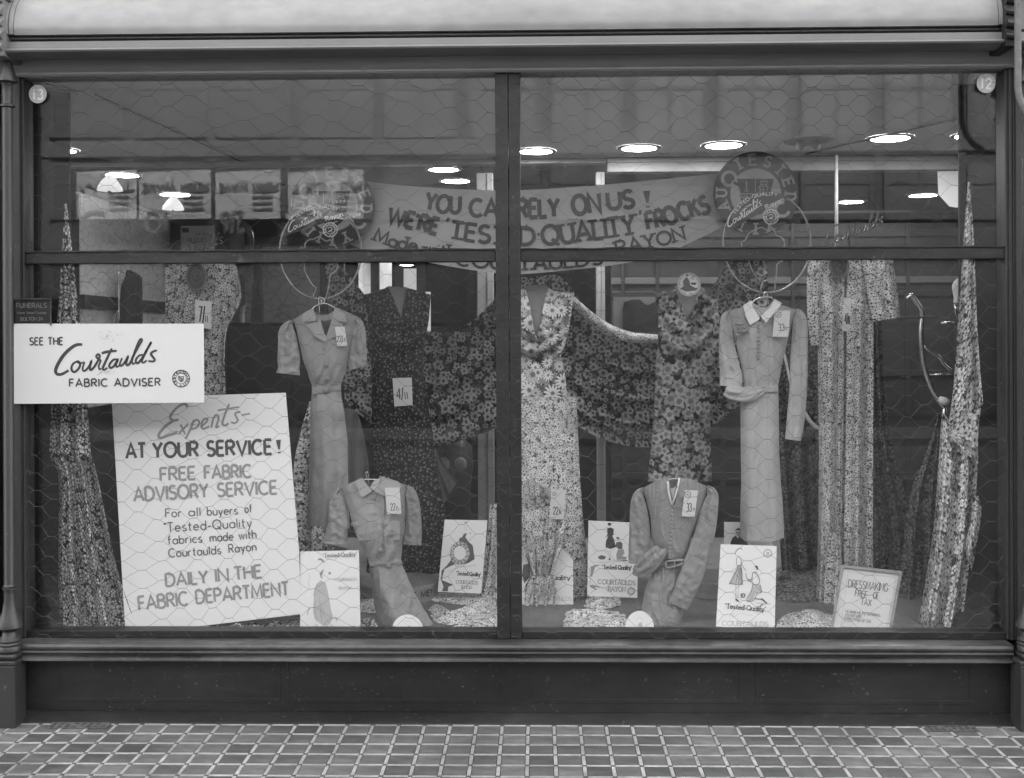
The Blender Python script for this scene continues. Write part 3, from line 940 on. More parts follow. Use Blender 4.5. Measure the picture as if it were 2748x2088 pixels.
# colonnettes with bell caps and bases, on square pedestals
for cu, sgn in ((21.0 / KV, 1), (2766.0 / KV, -1)):
    Yc = -.12
    def zz(n):
        return W(cu, n / KV, Yc).z
    cx = W(cu, 700, Yc).x
    bx = W(cu + sgn * 4, 1300, Yc).x
    t_ = thing('colonnette', 'slender turned column with bell shaped cap at the %s end of the shop front' % ('left' if sgn > 0 else 'right'), 'column', (cx, Yc, 0))
    pr = [(.019, zz(1590)), (.019, zz(1583)), (.026, zz(1581)), (.026, zz(1577)), (.021, zz(1575)), (.025, zz(1573)), (.021, zz(1570)), (.019, zz(1566)), (.019, zz(292)),
          (.019, zz(290)), (.027, zz(287)), (.027, zz(282)), (.019, zz(279)), (.018, zz(270)), (.019, zz(250)), (.018, zz(232)), (.024, zz(224)), (.036, zz(220)), (.036, zz(216)),
          (.028, zz(196)), (.020, zz(178)), (.014, zz(165)), (.012, zz(150)), (.026, zz(149)), (.026, zz(143))]
    mb = MB(); mb.lathe(pr, (bx, Yc, 0), 20)
    autosmooth(mb.build('shaft', M['paint_v'], t_), 35)
    pr = [(.030, zz(1748)), (.042, zz(1745)), (.042, zz(1735)), (.038, zz(1731)), (.044, zz(1726)), (.038, zz(1721)), (.043, zz(1716)), (.036, zz(1711)), (.030, zz(1706)), (.026, zz(1694)), (.036, zz(1687)),
          (.048, zz(1682)), (.047, zz(1676)), (.040, zz(1662)), (.028, zz(1640)), (.021, zz(1612)), (.019, zz(1590.5))]
    mb = MB(); mb.lathe(pr, (bx, Yc, 0), 24)
    autosmooth(mb.build('base', M['paint_v'], t_), 35)
    mb = MB()
    mb.box(bx - .055, bx + .045 if sgn > 0 else bx + .055, Yc - .05, Yc + .055, zz(1777), zz(1766), .004)
    mb.box(bx - .040, bx + .040, Yc - .04, Yc + .045, zz(1766) + .001, zz(1748) - .001, .010)
    mb.box(bx - .050, bx + .040, Yc - .045, Yc + .055, -.008, zz(1777) - .001, .006)
    mb.build('pedestal', M['paint_v'], t_)
    mb = MB()
    mb.box(bx - .06, bx + (.010 if sgn > 0 else .06), -.045, .05, .0, 2.587) if sgn > 0 else mb.box(bx - .010, bx + .06, -.045, .05, .0, 2.587)
    mb.build('pilaster', M['paint_v'], t_)
    # carved bracket beside the fascia end
    mb = MB()
    qx = W(8 / KV, 60, -.16).x if sgn > 0 else W(2702 / KV, 60, -.16).x
    mb.box(qx - .022, qx + .022, -.20, .02, 2.58, 2.80, .006)
    for k in range(5):
        zk = 2.80 - .045 * k
        mb.tube([(qx - .02, -.20 - .004 * (k % 2), zk), (qx + .02, -.205, zk - .006)], .012 + .004 * (k % 2), 8)
    mb.box(qx - .03, qx + .03, -.21, .02, 2.801, 2.90, .008)
    autosmooth(mb.build('bracket', M['cornice'] if sgn > 0 else M['rail'], t_), 40)
for xa, xb in ((XE0 - .001, W(21 / KV, 700, -.02).x - .055), (W(2766 / KV, 700, -.02).x + .055, XE1 + .001)):
    mb = MB(); mb.box(xa, xb, -.02, .055, .2425, GT - .002, .003)
    mb.build('end_post', M['paint_v'], shop)
# bent grey pipe at the right end
M['lead'] = mat('grey lead pipe', 0.12, 0.6, 0.4, var=0.3, vscale=30, bump=0.2, bscale=120)
mb = MB()
pts = [W(2731.5 / KV, n / KV, -.27) for n in (-90, 0, 60, 120, 170, 205, 225)] + [W(x / KV, n / KV, -.27) for x, n in ((2733, 245), (2737, 265), (2744, 285), (2754, 302), (2770, 320), (2800, 338))]
mb.tube([tuple(p) for p in spline([tuple(p) for p in pts], 3)], .0125, 10)
tag(mb.build('drain_pipe', M['lead'], None, True), 'thin grey pipe running down beside the window and bending outwards', 'pipe')
# perforated iron plates at the foot of the riser
for us in ((112, 232), (1990, 2105)):
    a, b = WZ(us[0], 1564, 0), WZ(us[1], 1571, 0)
    side = 'beneath the left window' if us[0] < 1000 else 'beneath the right window'
    t_ = thing('vent_plate', 'small perforated iron vent plate %s at the foot of the wall' % side, 'vent plate', ((a.x + b.x) / 2, -.13, .001))
    mb = MB(); mb.box(a.x, b.x, -.165, -.107, .0015, .0045)
    mb.build('plate', M['mortar'], t_)
    mb = MB()
    for i in range(8):
        for j in range(3):
            if (i + j) % 5 == 4:
                continue
            qx, qy = lerp(a.x, b.x, (i + .6) / 8.2), -.155 + .018 * j
            mb.add([(qx + .008 * math.cos(k * PI / 4), qy + .005 * math.sin(k * PI / 4), .0048) for k in range(8)], [tuple(range(8))])
    mb.build('perforation', M['black'], t_)

# ---- inside: window bed, side linings, ceiling, shop beyond
M['bed'] = mat('window bed cloth', 0.16, 0.8, 0.2, var=0.15, vscale=5)
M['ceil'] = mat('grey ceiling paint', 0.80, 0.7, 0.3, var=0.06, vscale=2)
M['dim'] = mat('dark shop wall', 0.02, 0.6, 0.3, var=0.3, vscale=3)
M['lining'] = mat('dark side lining', 0.008, 0.5, 0.4, var=0.3, vscale=4, stretch=(1, 1, .2))
M['post'] = mat('pale painted post', 0.30, 0.5, 0.4, var=0.12, vscale=5)
M['panelw'] = mat('brown panelling', 0.03, 0.4, 0.4, var=0.3, vscale=6, stretch=(.2, 1, 1))
BZ = .30
mb = MB(); mb.box(-3.4, 3.4, .06, 2.25, .1, BZ)
struct(mb.build('window_floor', M['bed']))
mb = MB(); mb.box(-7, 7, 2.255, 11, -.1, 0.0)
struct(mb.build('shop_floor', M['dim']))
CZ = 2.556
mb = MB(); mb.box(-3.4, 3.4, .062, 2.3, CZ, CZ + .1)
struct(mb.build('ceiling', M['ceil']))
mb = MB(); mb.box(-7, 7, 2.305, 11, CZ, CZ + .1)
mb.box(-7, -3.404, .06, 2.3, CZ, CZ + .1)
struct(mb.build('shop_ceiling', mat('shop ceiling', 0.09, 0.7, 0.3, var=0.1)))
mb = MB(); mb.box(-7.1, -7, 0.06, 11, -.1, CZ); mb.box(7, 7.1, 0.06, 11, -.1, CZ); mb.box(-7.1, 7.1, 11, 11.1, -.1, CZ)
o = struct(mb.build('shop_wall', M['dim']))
mb = MB(); mb.box(-7.1, XE0, -.04, .058, -.1, 3.6); mb.box(XE1, 7.1, -.04, .058, -.1, 3.6); mb.box(XE0, XE1, .064, .5, 2.66, 3.6)
mb.box(XE0, XE1, -.02, .06, 2.905, 3.6)
tag(struct(mb.build('shop_outer_wall', M['kerb'])), 'plain stone wall either side of the shop front')
mb = MB(); mb.box(-40, 40, .51, 11, 3.604, 15.2); mb.box(-40, -7.104, .06, 11, -.1, 3.6); mb.box(7.104, 40, .06, 11, -.1, 3.6); mb.box(-7.1, 7.1, .51, 11, CZ + .104, 3.6)  # unseen block, its height and width set to keep the sun off the street
tag(struct(mb.build('upper_shade_wall', M['kerb'])), 'upper storeys over the shop, unseen and sized to shade the street')
# dark linings at both window ends
for a, b in ((60, 152), (2072, 2166)):
    x0_, x1_ = W(a, 700, .32).x, W(b, 700, .32).x
    if a < 100: x0_ = -2.6
    else: x1_ = 2.6
    mb = MB(); mb.box(x0_, x1_, .32, .335, BZ + .001, CZ - .001, .004)
    for k in range(3):
        q = lerp(x0_, x1_, .3 + .25 * k)
        mb.box(q - .01, q + .01, .312, .3195, BZ + .002, CZ - .002, .002)
    mb.box(-2.6 if a < 100 else W(2078, 1362, .1).x, W(124, 1362, .1).x if a < 100 else 2.6, .062, .311, BZ + .001, BZ + .05)
    mb.build('side_lining', M['lining'], shop)
mb = MB()
p, q = W(1310, 345, 2.25), W(2075, 320, 2.25)
mb.box(p.x, 3.4, 2.18, 2.28, CZ - .085, CZ - .001, .004); mb.box(p.x, 3.4, 2.165, 2.1795, CZ - .03, CZ - .002, .003)
mb.box(-3.4, p.x - .004, 2.19, 2.28, CZ - .03, CZ - .001, .003)
struct(mb.build('beam', M['post']))
for k, (a, b, Y, top, wv) in enumerate(((1031, 1066, 2.2, 350, 'square pale post behind the left swag beside the mullion'), (1288, 1306, 2.2, 345, 'slim pale post between the swag and the panelling'))):
    x0_, x1_ = W(a, 700, Y).x, W(b, 700, Y).x
    t_ = thing('post', wv, 'post', ((x0_ + x1_) / 2, Y, BZ))
    mb = MB(); mb.box(x0_, x1_, Y - .03, Y + .06, BZ + .001, CZ - .086, .004)
    mb.build('shaft', M['post'], t_)
    mb = MB(); mb.box(lerp(x0_, x1_, .62), lerp(x0_, x1_, .75), Y - .036, Y - .0305, BZ + .002, CZ - .09, .001)
    mb.build('bead', M['post'], t_)
# panelling behind the right half
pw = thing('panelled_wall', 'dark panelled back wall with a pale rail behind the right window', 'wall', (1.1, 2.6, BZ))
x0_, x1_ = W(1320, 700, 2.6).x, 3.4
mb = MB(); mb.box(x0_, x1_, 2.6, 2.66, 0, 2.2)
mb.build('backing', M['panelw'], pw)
for v0, v1 in ((598, 612), (628, 640), (500, 512), (455, 462), (800, 812), (1020, 1036)):
    za, zb = W(1700, v1, 2.58).z, W(1700, v0, 2.58).z
    mb = MB(); mb.box(x0_, x1_, 2.575, 2.5985, za, zb, .003)
    mb.build('rail', M['panelw'] if v0 != 598 else mat('pale rail', .11, .5), pw)
for uu in (1345, 1420, 1560, 1712, 1840, 1960, 2080):
    xx = W(uu, 700, 2.58).x
    mb = MB(); mb.box(xx - .012, xx + .012, 2.57, 2.5745, .3, 2.2, .002)
    mb.build('stile', M['panelw'], pw)
mb = MB()
mb.tube([W(1806, 335, 1.9), W(1806, 560, 1.9)], .010, 8)
tag(mb.build('hanging_rod', M['post'], None, True), 'thin pale upright rod hanging over the right wire word sign', 'rod')
mb = MB(); mb.slab([(2024, 370), (2080, 369), (2080, 450), (2050, 446), (2026, 420)], flat(2.12), 0, -.004)
tag(mb.build('paper_sheet', M['postersheet_in'] if 'postersheet_in' in M else mat('pale paper', .5, .6, var=.1)), 'pale torn paper sheet hanging high beside the right drape tip', 'paper sheet')
bc_ = thing('bodice_board', 'grey board with a black bodice behind the swag beside the large rose gown', 'display board', tuple(W(1380, 720, 2.0)))
c5_ = crop(900, 690, 2.4)
mb = MB(); mb.slab([c5_(1790, 258), (1460, 640), (1460, 740), c5_(1790, 480)], flat(2.0), 0, -.01); mb.build('board', mat('board paint', .16, .7), bc_)
mb = MB(); mb.slab([c5_(*p_) for p_ in [(1862, 290), (1900, 275), (1960, 272), (1990, 300), (2015, 310), (2060, 285), (2090, 290), (2090, 480), (1850, 480), (1852, 330)]], flat(1.99), 0, -.008); mb.build('bodice', M['black'], bc_)
# curtain track on the ceiling
mb = MB()
a, b = WZ(206, 204, CZ - .012), WZ(534, 355, CZ - .012)
mb.tube([a, b], .0035, 6); mb.tube([b, (0.0, b.y, b.z)], .0035, 6); mb.box(b.x - .02, b.x + .02, b.y - .03, b.y + .03, b.z - .014, b.z + .011)
tag(mb.build('curtain_track', M['black']), 'dark curtain track bent round the left part of the ceiling', 'curtain track')
mb = MB()
a, b = WZ(2068, 256, CZ - .012), WZ(1740, 332, CZ - .012)
mb.tube([a, b], .004, 6); mb.tube([a + Vector((0, .03, 0)), b + Vector((0, .03, 0))], .002, 5)
tag(mb.build('curtain_wire', M['black']), 'thin dark double wire slanting across the right part of the ceiling', 'wire')
for a, b in (((97, 183), (170, 205)), ((2100, 163), (2152, 141))):
    pa = W(a[0], a[1] - 3, .075); pb = W(b[0], b[1] - 3, .075)
    mb = MB(); mb.tube([pa, pb], .005, 6)
    mb.build('batten', M['post'], shop)

# ---- ceiling lamps
M['lamp_ring'] = mat('lamp ring', 0.25, 0.4, var=0)
M['lamp_off'] = mat('unlit lamp bowl', 0.09, 0.3, var=0.3, vscale=40)
LAMPS = [(264, 378, 68, 1), (378, 420, 62, 1), (131, 325, 64, 1), (958, 366, 64, 1), (984, 391, 60, 1), (1157, 327, 70, 1), (1186, 361, 60, 0), (1380, 320, 75, 1),
         (1562, 314, 77, 1), (1922, 299, 80, 1), (2103, 293, 76, 1), (1838, 436, 50, 1), (1993, 422, 56, 1), (195, 350, 76, 0), (1745, 305, 84, 0), (878, 572, 30, 1)]
NEAR = {(264, 378): 'beside the left track', (378, 420): 'over the gloves poster', (131, 325): 'half hidden by the left dark lining', (958, 366): 'left of the mullion, the upper of a close pair',
        (984, 391): 'left of the mullion, the lower of a close pair', (1157, 327): 'just right of the mullion', (1380, 320): 'over the word rely', (1562, 314): 'above the right round emblem',
        (1922, 299): 'nearest the right dark lining', (2103, 293): 'half hidden by the right dark lining', (1838, 436): 'deep in the shop above the right wire sign', (1993, 422): 'deep in the shop by the right drape',
        (878, 572): 'far back between the shoulders of the dark frock'}
for u, v, w, lit in LAMPS:
    z = CZ - .004
    p = WZ(u, v, z)
    if (u, v) == (878, 572):
        p = W(u, v, 4.5)
    r_ = w / 2 / ppm(p.y)
    if lit:
        lab = 'round lit ceiling lamp ' + NEAR[(u, v)]
    else:
        lab = {1186: 'unlit round ceiling lamp just above the banner right of the mullion', 195: 'unlit dark ceiling lamp by the left lining', 1745: 'unlit ceiling lamp with bulbs showing above the right emblem'}[u]
    t_ = thing('ceiling_light', lab, 'ceiling light', (p.x, p.y, p.z), 'round lamps set in the shop ceiling')
    mb = MB(); mb.lathe([(r_ * 1.0, -.004), (r_ * 1.22, -.004), (r_ * 1.25, .0035)], (p.x, p.y, p.z), 28, False)
    mb.build('ring', M['lamp_ring'], t_, True)
    mb = MB()
    if lit:
        mb.lathe([(.0, -.0045), (r_ * .7, -.0045), (r_ * 1.0, -.002)], (p.x, p.y, p.z), 28, False)
        mb.build('diffuser', M['lamp'], t_, True)
    else:
        mb.lathe([(.0, -.002), (r_ * .7, -.002), (r_ * 1.0, -.0035)], (p.x, p.y, p.z), 28, False)
        mb.build('diffuser', M['lamp_off'], t_, True)
        if u == 1745:
            for k in (-1, 1):
                m2 = MB(); m2.lathe([(.0, -.05), (.018, -.043), (.026, -.028), (.02, -.008), (.01, 0)], (p.x + k * r_ * .4, p.y, p.z), 12, False)
                m2.build('bulb', M['post'], t_, True)

# ---- glazed partition and lobby on the left
def screen_mat():
    m = bpy.data.materials.new('crackled obscured glass')
    m.use_nodes = True
    t = m.node_tree
    p_ = t.nodes['Principled BSDF']
    N = NT(t)
    tc = t.nodes.new('ShaderNodeTexCoord')
    mp = t.nodes.new('ShaderNodeMapping'); mp.inputs['Scale'].default_value = (1, 1, 1.3)
    t.links.new(tc.outputs['Object'], mp.inputs[0])
    w_ = N.noise(mp.outputs[0], 9, 2).outputs['Color']
    vec = N.vm('ADD', mp.outputs[0], N.vm('SCALE', w_, scale=.06).outputs[0]).outputs[0]
    vo = t.nodes.new('ShaderNodeTexVoronoi'); vo.feature = 'DISTANCE_TO_EDGE'
    vo.inputs['Scale'].default_value = 15
    t.links.new(vec, vo.inputs['Vector'])
    line = N.m('MULTIPLY', vo.outputs['Distance'], 22, clamp=True)
    st = t.nodes.new('ShaderNodeMapping'); st.inputs['Scale'].default_value = (1, .5, 5)
    t.links.new(tc.outputs['Object'], st.inputs[0])
    band = N.noise(st.outputs[0], 1.1, 3).outputs['Fac']  # bright streaks of street light and reflection painted into the glass colour
    val = N.m('MULTIPLY', N.m('ADD', .15, N.m('MULTIPLY', band, .60)), N.m('ADD', .55, N.m('MULTIPLY', line, .45)))
    t.links.new(val, p_.inputs['Base Color'])
    p_.inputs['Roughness'].default_value = .25
    return m
M['screen'] = screen_mat()
part_ = thing('glazed_partition', 'low partition of crackled obscured glass running back from the left lining', 'partition', (-1.85, .9, BZ))
PXX = -1.85
ptop = 2.13
mb = MB(); mb.box(PXX - .004, PXX + .004, .34, 1.56, 1.69, ptop)
mb.build('upper_pane', M['screen'], part_)
mb = MB(); mb.box(PXX - .004, PXX + .004, .34, 1.56, 1.2, 1.63)
mb.build('lower_pane', M['screen'], part_)
mb = MB(); mb.box(PXX - .02, PXX + .02, .335, 1.57, ptop + .001, ptop + .02); mb.box(PXX - .02, PXX + .02, .335, 1.565, 1.631, 1.689)
mb.box(PXX - .02, PXX + .02, .335, 1.565, BZ + .001, 1.199); mb.box(PXX - .025, PXX + .025, 1.572, 1.62, BZ + .001, ptop + .03)
mb.build('frame', M['black'], part_)
bk = thing('glazed_screen', 'obscured glass screen with dark posts behind the flowered length', 'screen', (-1.2, 1.9, BZ))
x0_, x1_ = PXX - .1, W(745, 650, 1.9).x
mb = MB(); mb.box(x0_, x1_, 1.895, 1.905, .75, 2.02)
mb.build('pane', M['screen'], bk)
mb = MB()
for u in (557, 700, 735):
    xx = W(u, 650, 1.88).x
    mb.box(xx - .02, xx + .02, 1.86, 1.8945, BZ + .001, 2.02)
mb.box(x0_, x1_, 1.855, 1.92, 2.021, 2.07); mb.box(x0_, x1_, 1.855, 1.92, BZ + .001, .749)
mb.build('frame', M['black'], bk)
mb = MB(); mb.box(-4.4, -4.3, .07, 6, 0, CZ - .002)
tag(struct(mb.build('lobby_wall', mat('lobby wall', .4, .7, var=.2, vscale=2))), 'pale lobby wall behind the partition')
for k, (u, v) in enumerate(((237, 392), (374, 436))):
    p = W(u, v, .42 + .42 * k)
    p.x = PXX - .06
    p = WX(u, v, PXX - .07) - Vector((0, 0, .045))
    t_ = thing('lobby_lamp', 'glowing lamp bowl showing above the partition edge, %s' % ('nearer the dark lining' if k == 0 else 'nearer the gloves poster'), 'lamp', tuple(p), 'lamp bowls behind the partition')
    mb = MB(); mb.lathe([(.0, .0), (.06, .002), (.055, .02), (.035, .05), (.012, .075), (0, .078)], tuple(p), 16, False)
    mb.build('bowl', mat('lamp bowl', .8, .5, emit=.045, var=0), t_, True)
    mb = MB(); mb.tube([p + Vector((0, 0, .0)), p + Vector((-.05, 0, -.12))], .008, 6); mb.build('bracket', M['black'], t_)
# black counter, cabinet with the gloves card
mb = MB()
a, b = W(488, 705, 1.45), W(720, 705, 1.45)
mb.box(a.x, b.x, 1.45, 1.85, BZ + .001, a.z, .006); mb.box(a.x - .01, b.x + .01, 1.44, 1.86, a.z + .001, a.z + .02, .004)
tag(mb.build('counter', M['black']), 'black counter standing behind the short sleeved frock', 'counter')
cab = thing('cabinet', 'black display cabinet behind the flowered length marked 7/11', 'cabinet', (W(430, 600, 1.5).x, 1.5, BZ))
a, b = W(368, 474, 1.5), W(497, 600, 1.5)
mb = MB(); mb.box(a.x, b.x, 1.5, 1.8, BZ + .002, a.z, .006); mb.build('carcass', M['black'], cab)
mb = MB(); mb.box(a.x - .02, b.x + .3, 1.48, 1.82, a.z + .001, a.z + .03, .004); mb.build('cabinet_top', M['black'], cab)
pl = Plane(W(390, 488, 1.46), W(463, 487, 1.46), W(392, 592, 1.44))
gp = thing('gloves_poster', 'pale poster reading gloves fixed on the black cabinet', 'poster', tuple(pl(426, 592)))
mb = MB(); mb.slab([(390, 488), (463, 487), (464, 592), (391, 592)], pl, 0, -.004); mb.build('sheet', mat('grey poster paper', .5, .6), gp)
k = Ink(pl); k.text('GLOVES', [(405, 522), (447, 522)], 8, 1.3); k.text('THE NEW', [(420, 508), (452, 508)], 5, .8); k.build('lettering', M['ink_mid'], gp)
k = Ink(pl); k.patch([(393, 492), (408, 492), (408, 502), (393, 502)]); k.patch([(401, 575), (456, 570), (456, 584), (401, 586)]); k.build('printed_patch', M['ink'], gp)
k = Ink(pl, .0025); k.text('SILK', [(412, 583), (444, 581)], 8, 1.6); k.build('white_lettering', M['card'], gp)
mb = MB()
cv = crop(180, 400, 3.36)
mb.tube([W(*cv(*q), 1.15) for q in spline([(1440, 650), (1530, 640), (1610, 690), (1655, 790), (1650, 930), (1600, 1070), (1520, 1170), (1450, 1160)], 6)], .017, 8)
tag(mb.build('curved_bracket', M['black'], None, True), 'thick black curved display bracket right of the black cabinet', 'bracket')
M['blackform'] = mat('black velvet', 0.012, .7, .3, var=.2)
for k, (pl_, lab, Y) in enumerate((([(520, 1082), (548, 1090), (575, 1120), (628, 1135), (632, 1600), (462, 1600), (474, 1280), (488, 1200), (522, 1165)], 'black velvet shoulder form with a chrome rod behind the tall left drape', .7),
                                  ([(1665, 1215), (1690, 1190), (1725, 1215), (1725, 1320), (1742, 1330), (1742, 1590), (1652, 1590)], 'narrow black velvet form with a chrome hand standing on the counter', 1.6))):
    uv_ = [cv(*q) for q in pl_]
    lo = W(uv_[-2][0], uv_[-2][1], Y)
    t_ = thing('velvet_form', lab, 'display form', (lo.x, Y, lo.z))
    bm = bmesh.new()
    vs = [bm.verts.new(W(u, v, Y - .02)) for u, v in uv_]
    f = bm.faces.new(vs)
    r_ = bmesh.ops.extrude_face_region(bm, geom=[f])
    for q in r_['geom']:
        if isinstance(q, bmesh.types.BMVert):
            q.co.y += .08
    bmesh.ops.bevel(bm, geom=bm.edges[:], offset=.008, segments=2, affect='EDGES')
    mb = MB(); mb.bm(bm); autosmooth(mb.build('body', M['blackform'], t_), 40)
    mb = MB()
    if k == 0:
        mb.tube([W(*cv(*q), Y - .05) for q in spline([(530, 1110), (475, 1105), (465, 1120), (465, 1400), (465, 1550)], 4)], .005, 8)
        mb.tube([W(*cv(*q), Y - .05) for q in spline([(465, 1460), (435, 1490), (425, 1600)], 4)], .006, 8)
        mb.build('rod', M['chrome'], t_, True)
    else:
        mb.tube([W(*cv(*q), Y - .05) for q in spline([(1625, 1395), (1590, 1430), (1575, 1500), (1580, 1590)], 4)], [.008] * 4 + [.013] * 4 + [.018] * 5, 8)
        mb.build('hand', M['post'], t_, True)
# far bright window and doorway of the shop
fw = thing('far_window', 'bright window at the far end of the dark shop', 'window', (W(840, 620, 6).x, 6, .8))
M['daylit'] = mat('daylit far window', .5, .5, emit=.04, var=0)
for _k in ('daylit',):
    _t = M[_k].node_tree; _N = NT(_t); _tc = _t.nodes.new('ShaderNodeTexCoord'); _mp = _t.nodes.new('ShaderNodeMapping'); _mp.inputs['Scale'].default_value = (7, 1, 2.0)
    _t.links.new(_tc.outputs['Object'], _mp.inputs[0])
    _t.links.new(_N.m('MULTIPLY', _N.m('POWER', _N.noise(_mp.outputs[0], 1.0, 3).outputs['Fac'], 2.0), .17), _t.nodes['Principled BSDF'].inputs['Emission Strength'])
M['daylit2'] = mat('dim far window', .5, .5, emit=.03, var=0)
for q, mm in (((774, 566, 846, 640), 'daylit'), ((869, 580, 906, 660), 'daylit2'), ((912, 630, 930, 722), 'daylit2')):
    a, b = W(q[0], q[1], 6), W(q[2], q[3], 6)
    mb = MB(); mb.box(a.x, b.x, 6, 6.01, b.z, a.z); mb.build('pane', M[mm], fw)
mb = MB()
for u in (810, 862, 909):
    xx = W(u, 600, 5.97).x; mb.box(xx - .04, xx + .04, 5.95, 5.995, .4, 2.4)
a, b = W(765, 565, 5.97), W(940, 565, 5.97)
mb.box(a.x, b.x, 5.93, 5.949, W(800, 566, 5.97).z, 2.5); mb.build('frame', M['black'], fw)

# ---- wire netting over the panes
def netting(u0, u1, v0, v1, cs, vp, label, seed):
    Y = -.040
    mb = MB()
    pxm = ppm(Y)
    c_, v_ = cs, vp
    nu, nv_ = int((u1 - u0) / c_) + 2, int((v1 - v0) / v_) + 2
    def node(i, j, sd):
        """end (sd -1 / +1) of the twisted piece in column i, row j"""
        u = u0 + i * c_
        v = v0 + (j + (0.5 if i % 2 else 0)) * v_
        hx = c_ * .19
        a = 6 * nz(u * .004 + seed, v * .004, 1.0) * 4
        b = 6 * nz(u * .004 + seed, v * .004, 9.0) * 4
        a += 5 * nz(u * .03, v * .03, seed); b += 5 * nz(u * .03 + 7, v * .03, seed)
        tl = 3.0 * nz(u * .01, v * .01, seed + 5)
        return (u + sd * hx + a, v + b + sd * tl)
    def inside(p):
        return u0 - 4 <= p[0] <= u1 + 4 and v0 - 4 <= p[1] <= v1 + 4
    rng = random.Random(seed)
    def wire(a, b, r_):
        ia, ib = inside(a), inside(b)
        if not (ia or ib):
            return
        bend = -.0
        if not (ia and ib):
            if ib: a, b = b, a
            t = rng.uniform(.25, .9)
            b = (lerp(a[0], b[0], t), lerp(a[1], b[1], t)); bend = -rng.uniform(.0, .012)
            b = (min(max(b[0], u0 - 10), u1 + 10), b[1])
        pa = W(a[0], a[1], Y); pb = W(b[0], b[1], Y + bend)
        mid = (pa + pb) / 2 + Vector((0, rng.uniform(-.002, .002), rng.uniform(-.002, .002)))
        mb.tube([pa, mid, pb], r_, 4, False)
    for i in range(-1, nu):
        for j in range(-1, nv_):
            L, Rr = node(i, j, -1), node(i, j, 1)
            wire(L, Rr, .0008)
            if i % 2:
                wire(Rr, node(i + 1, j, -1), .00052); wire(Rr, node(i + 1, j + 1, -1), .00052)
            else:
                wire(Rr, node(i + 1, j, -1), .00052); wire(Rr, node(i + 1, j - 1, -1), .00052)
    o = mb.build('wire_netting', M['wire'])
    tag(o, label, 'wire netting', 'wire netting fixed over the window panes')
netting(70, 1078, 140, 535, 50, 48, 'hexagonal wire netting over the upper left pane, stretched wide', 1.0)
netting(1118, 2150, 140, 535, 39.5, 45, 'hexagonal wire netting over the upper right pane', 2.0)
netting(68, 1086, 556, 1392, 38.5, 42, 'hexagonal wire netting over the large lower left pane', 3.0)
netting(1112, 2156, 556, 1392, 38.5, 43, 'hexagonal wire netting over the large lower right pane', 4.0)

# ---- the street opposite, seen as a reflection
M['brick'] = mat('sooty facade', .030, .8, .3, var=.2, vscale=1.5)
M['stone'] = mat('pale stone band', .040, .8, .3, var=.15, vscale=2)
M['void'] = mat('dark window', .026, .5, .5, var=.2, vscale=1)
M['postersheet'] = mat('pale window poster', .19, .7, var=.08)
YB = 14.0
def B(u, v, off=0.0):
    p = W(u, v, YB - off)
    return Vector((p.x, -p.y, p.z))
op = thing('building_opposite', 'sooty building across the street with perm wave posters in its first floor windows', 'building', (0, -YB, 0))
mb = MB()
mb.box(-16, 16, -YB - 4, -YB - .35, -.12, 6.75); mb.box(-16, 16, -YB - .349, -YB + .25, 6.5, 7.0)
mb.build('wall', M['brick'], op)
mb = MB()
def zB(v): return B(500, v).z
mb.box(-16, 16, -YB - .349, -YB - .27, zB(332), zB(297), .02); mb.box(-16, 16, -YB - .349, -YB - .25, zB(560), zB(500), .02)
mb.build('band_course', M['stone'], op)
pil = list(range(-1750, 4200, 183))
for u in pil:
    a, b = B(u - 9, 300), B(u + 9, 300)
    mb = MB(); mb.box(min(a.x, b.x), max(a.x, b.x), -YB - .349, -YB - .31, -.1, zB(565) if False else 9.0)
    mb.build('pier', M['stone'] if u in (1513 - 183 * 0,) else M['brick'], op)
for u in pil[:-1]:
    for va, vb in ((470, 345), (290, 120), (110, -60), (900, 575)):
        a, b = B(u + 16, va), B(u + 167, vb)
        fr = MB(); fr.box(min(a.x, b.x), max(a.x, b.x), -YB - .348, -YB - .30, a.z, b.z)
        fo = fr.build('window', M['void'], op)
        fr = MB()
        xm = (a.x + b.x) / 2
        fr.box(xm - .035, xm + .035, -YB - .299, -YB - .285, a.z, b.z)
        for x_ in (a.x, b.x):
            fr.box(x_ - .04, x_ + .04, -YB - .299, -YB - .28, a.z, b.z)
        fr.box(min(a.x, b.x), max(a.x, b.x), -YB - .298, -YB - .283, lerp(a.z, b.z, .62), lerp(a.z, b.z, .62) + .06)
        fr.build('sash', M['stone'], fo)
for n_, (u0, u1, head, body) in enumerate(((300, 455, 'PERM WAVE', '10'), (465, 605, 'PERM WAVE', '2/6'), (622, 785, 'RE-SET', '6'), (165, 295, 'TRIM', '3'))):
    t_ = thing('window_poster', ['wide perm wave poster behind the window opposite, second from its end', 'perm wave poster behind the window opposite with a large numeral', 're-set poster behind the window opposite', 'narrow trim poster behind the end window opposite'][n_],
               'poster', tuple(B((u0 + u1) / 2, 470)), 'hairdressing posters in the windows opposite')
    fB = lambda u, v, off=0.0: B(u, v, .2 + off * 6)
    mb = MB(); mb.slab([(u0, 372), (u1, 366), (u1, 472), (u0, 474)], fB, 0, -.02); mb.build('sheet', M['postersheet'], t_)
    k = Ink(fB, .003)
    k.text(head, [(u1 - 6, 394), (u0 + 8, 398)], 17, 5)
    k.text(body, [(u0 + 60, 458), (u0 + 14, 460)], 42, 8)
    for r_ in range(4):
        k.stroke([(u1 - 16, 412 + r_ * 13), (u1 - 60, 413 + r_ * 13)], 5)
    k.build('lettering', M['ink'], t_)
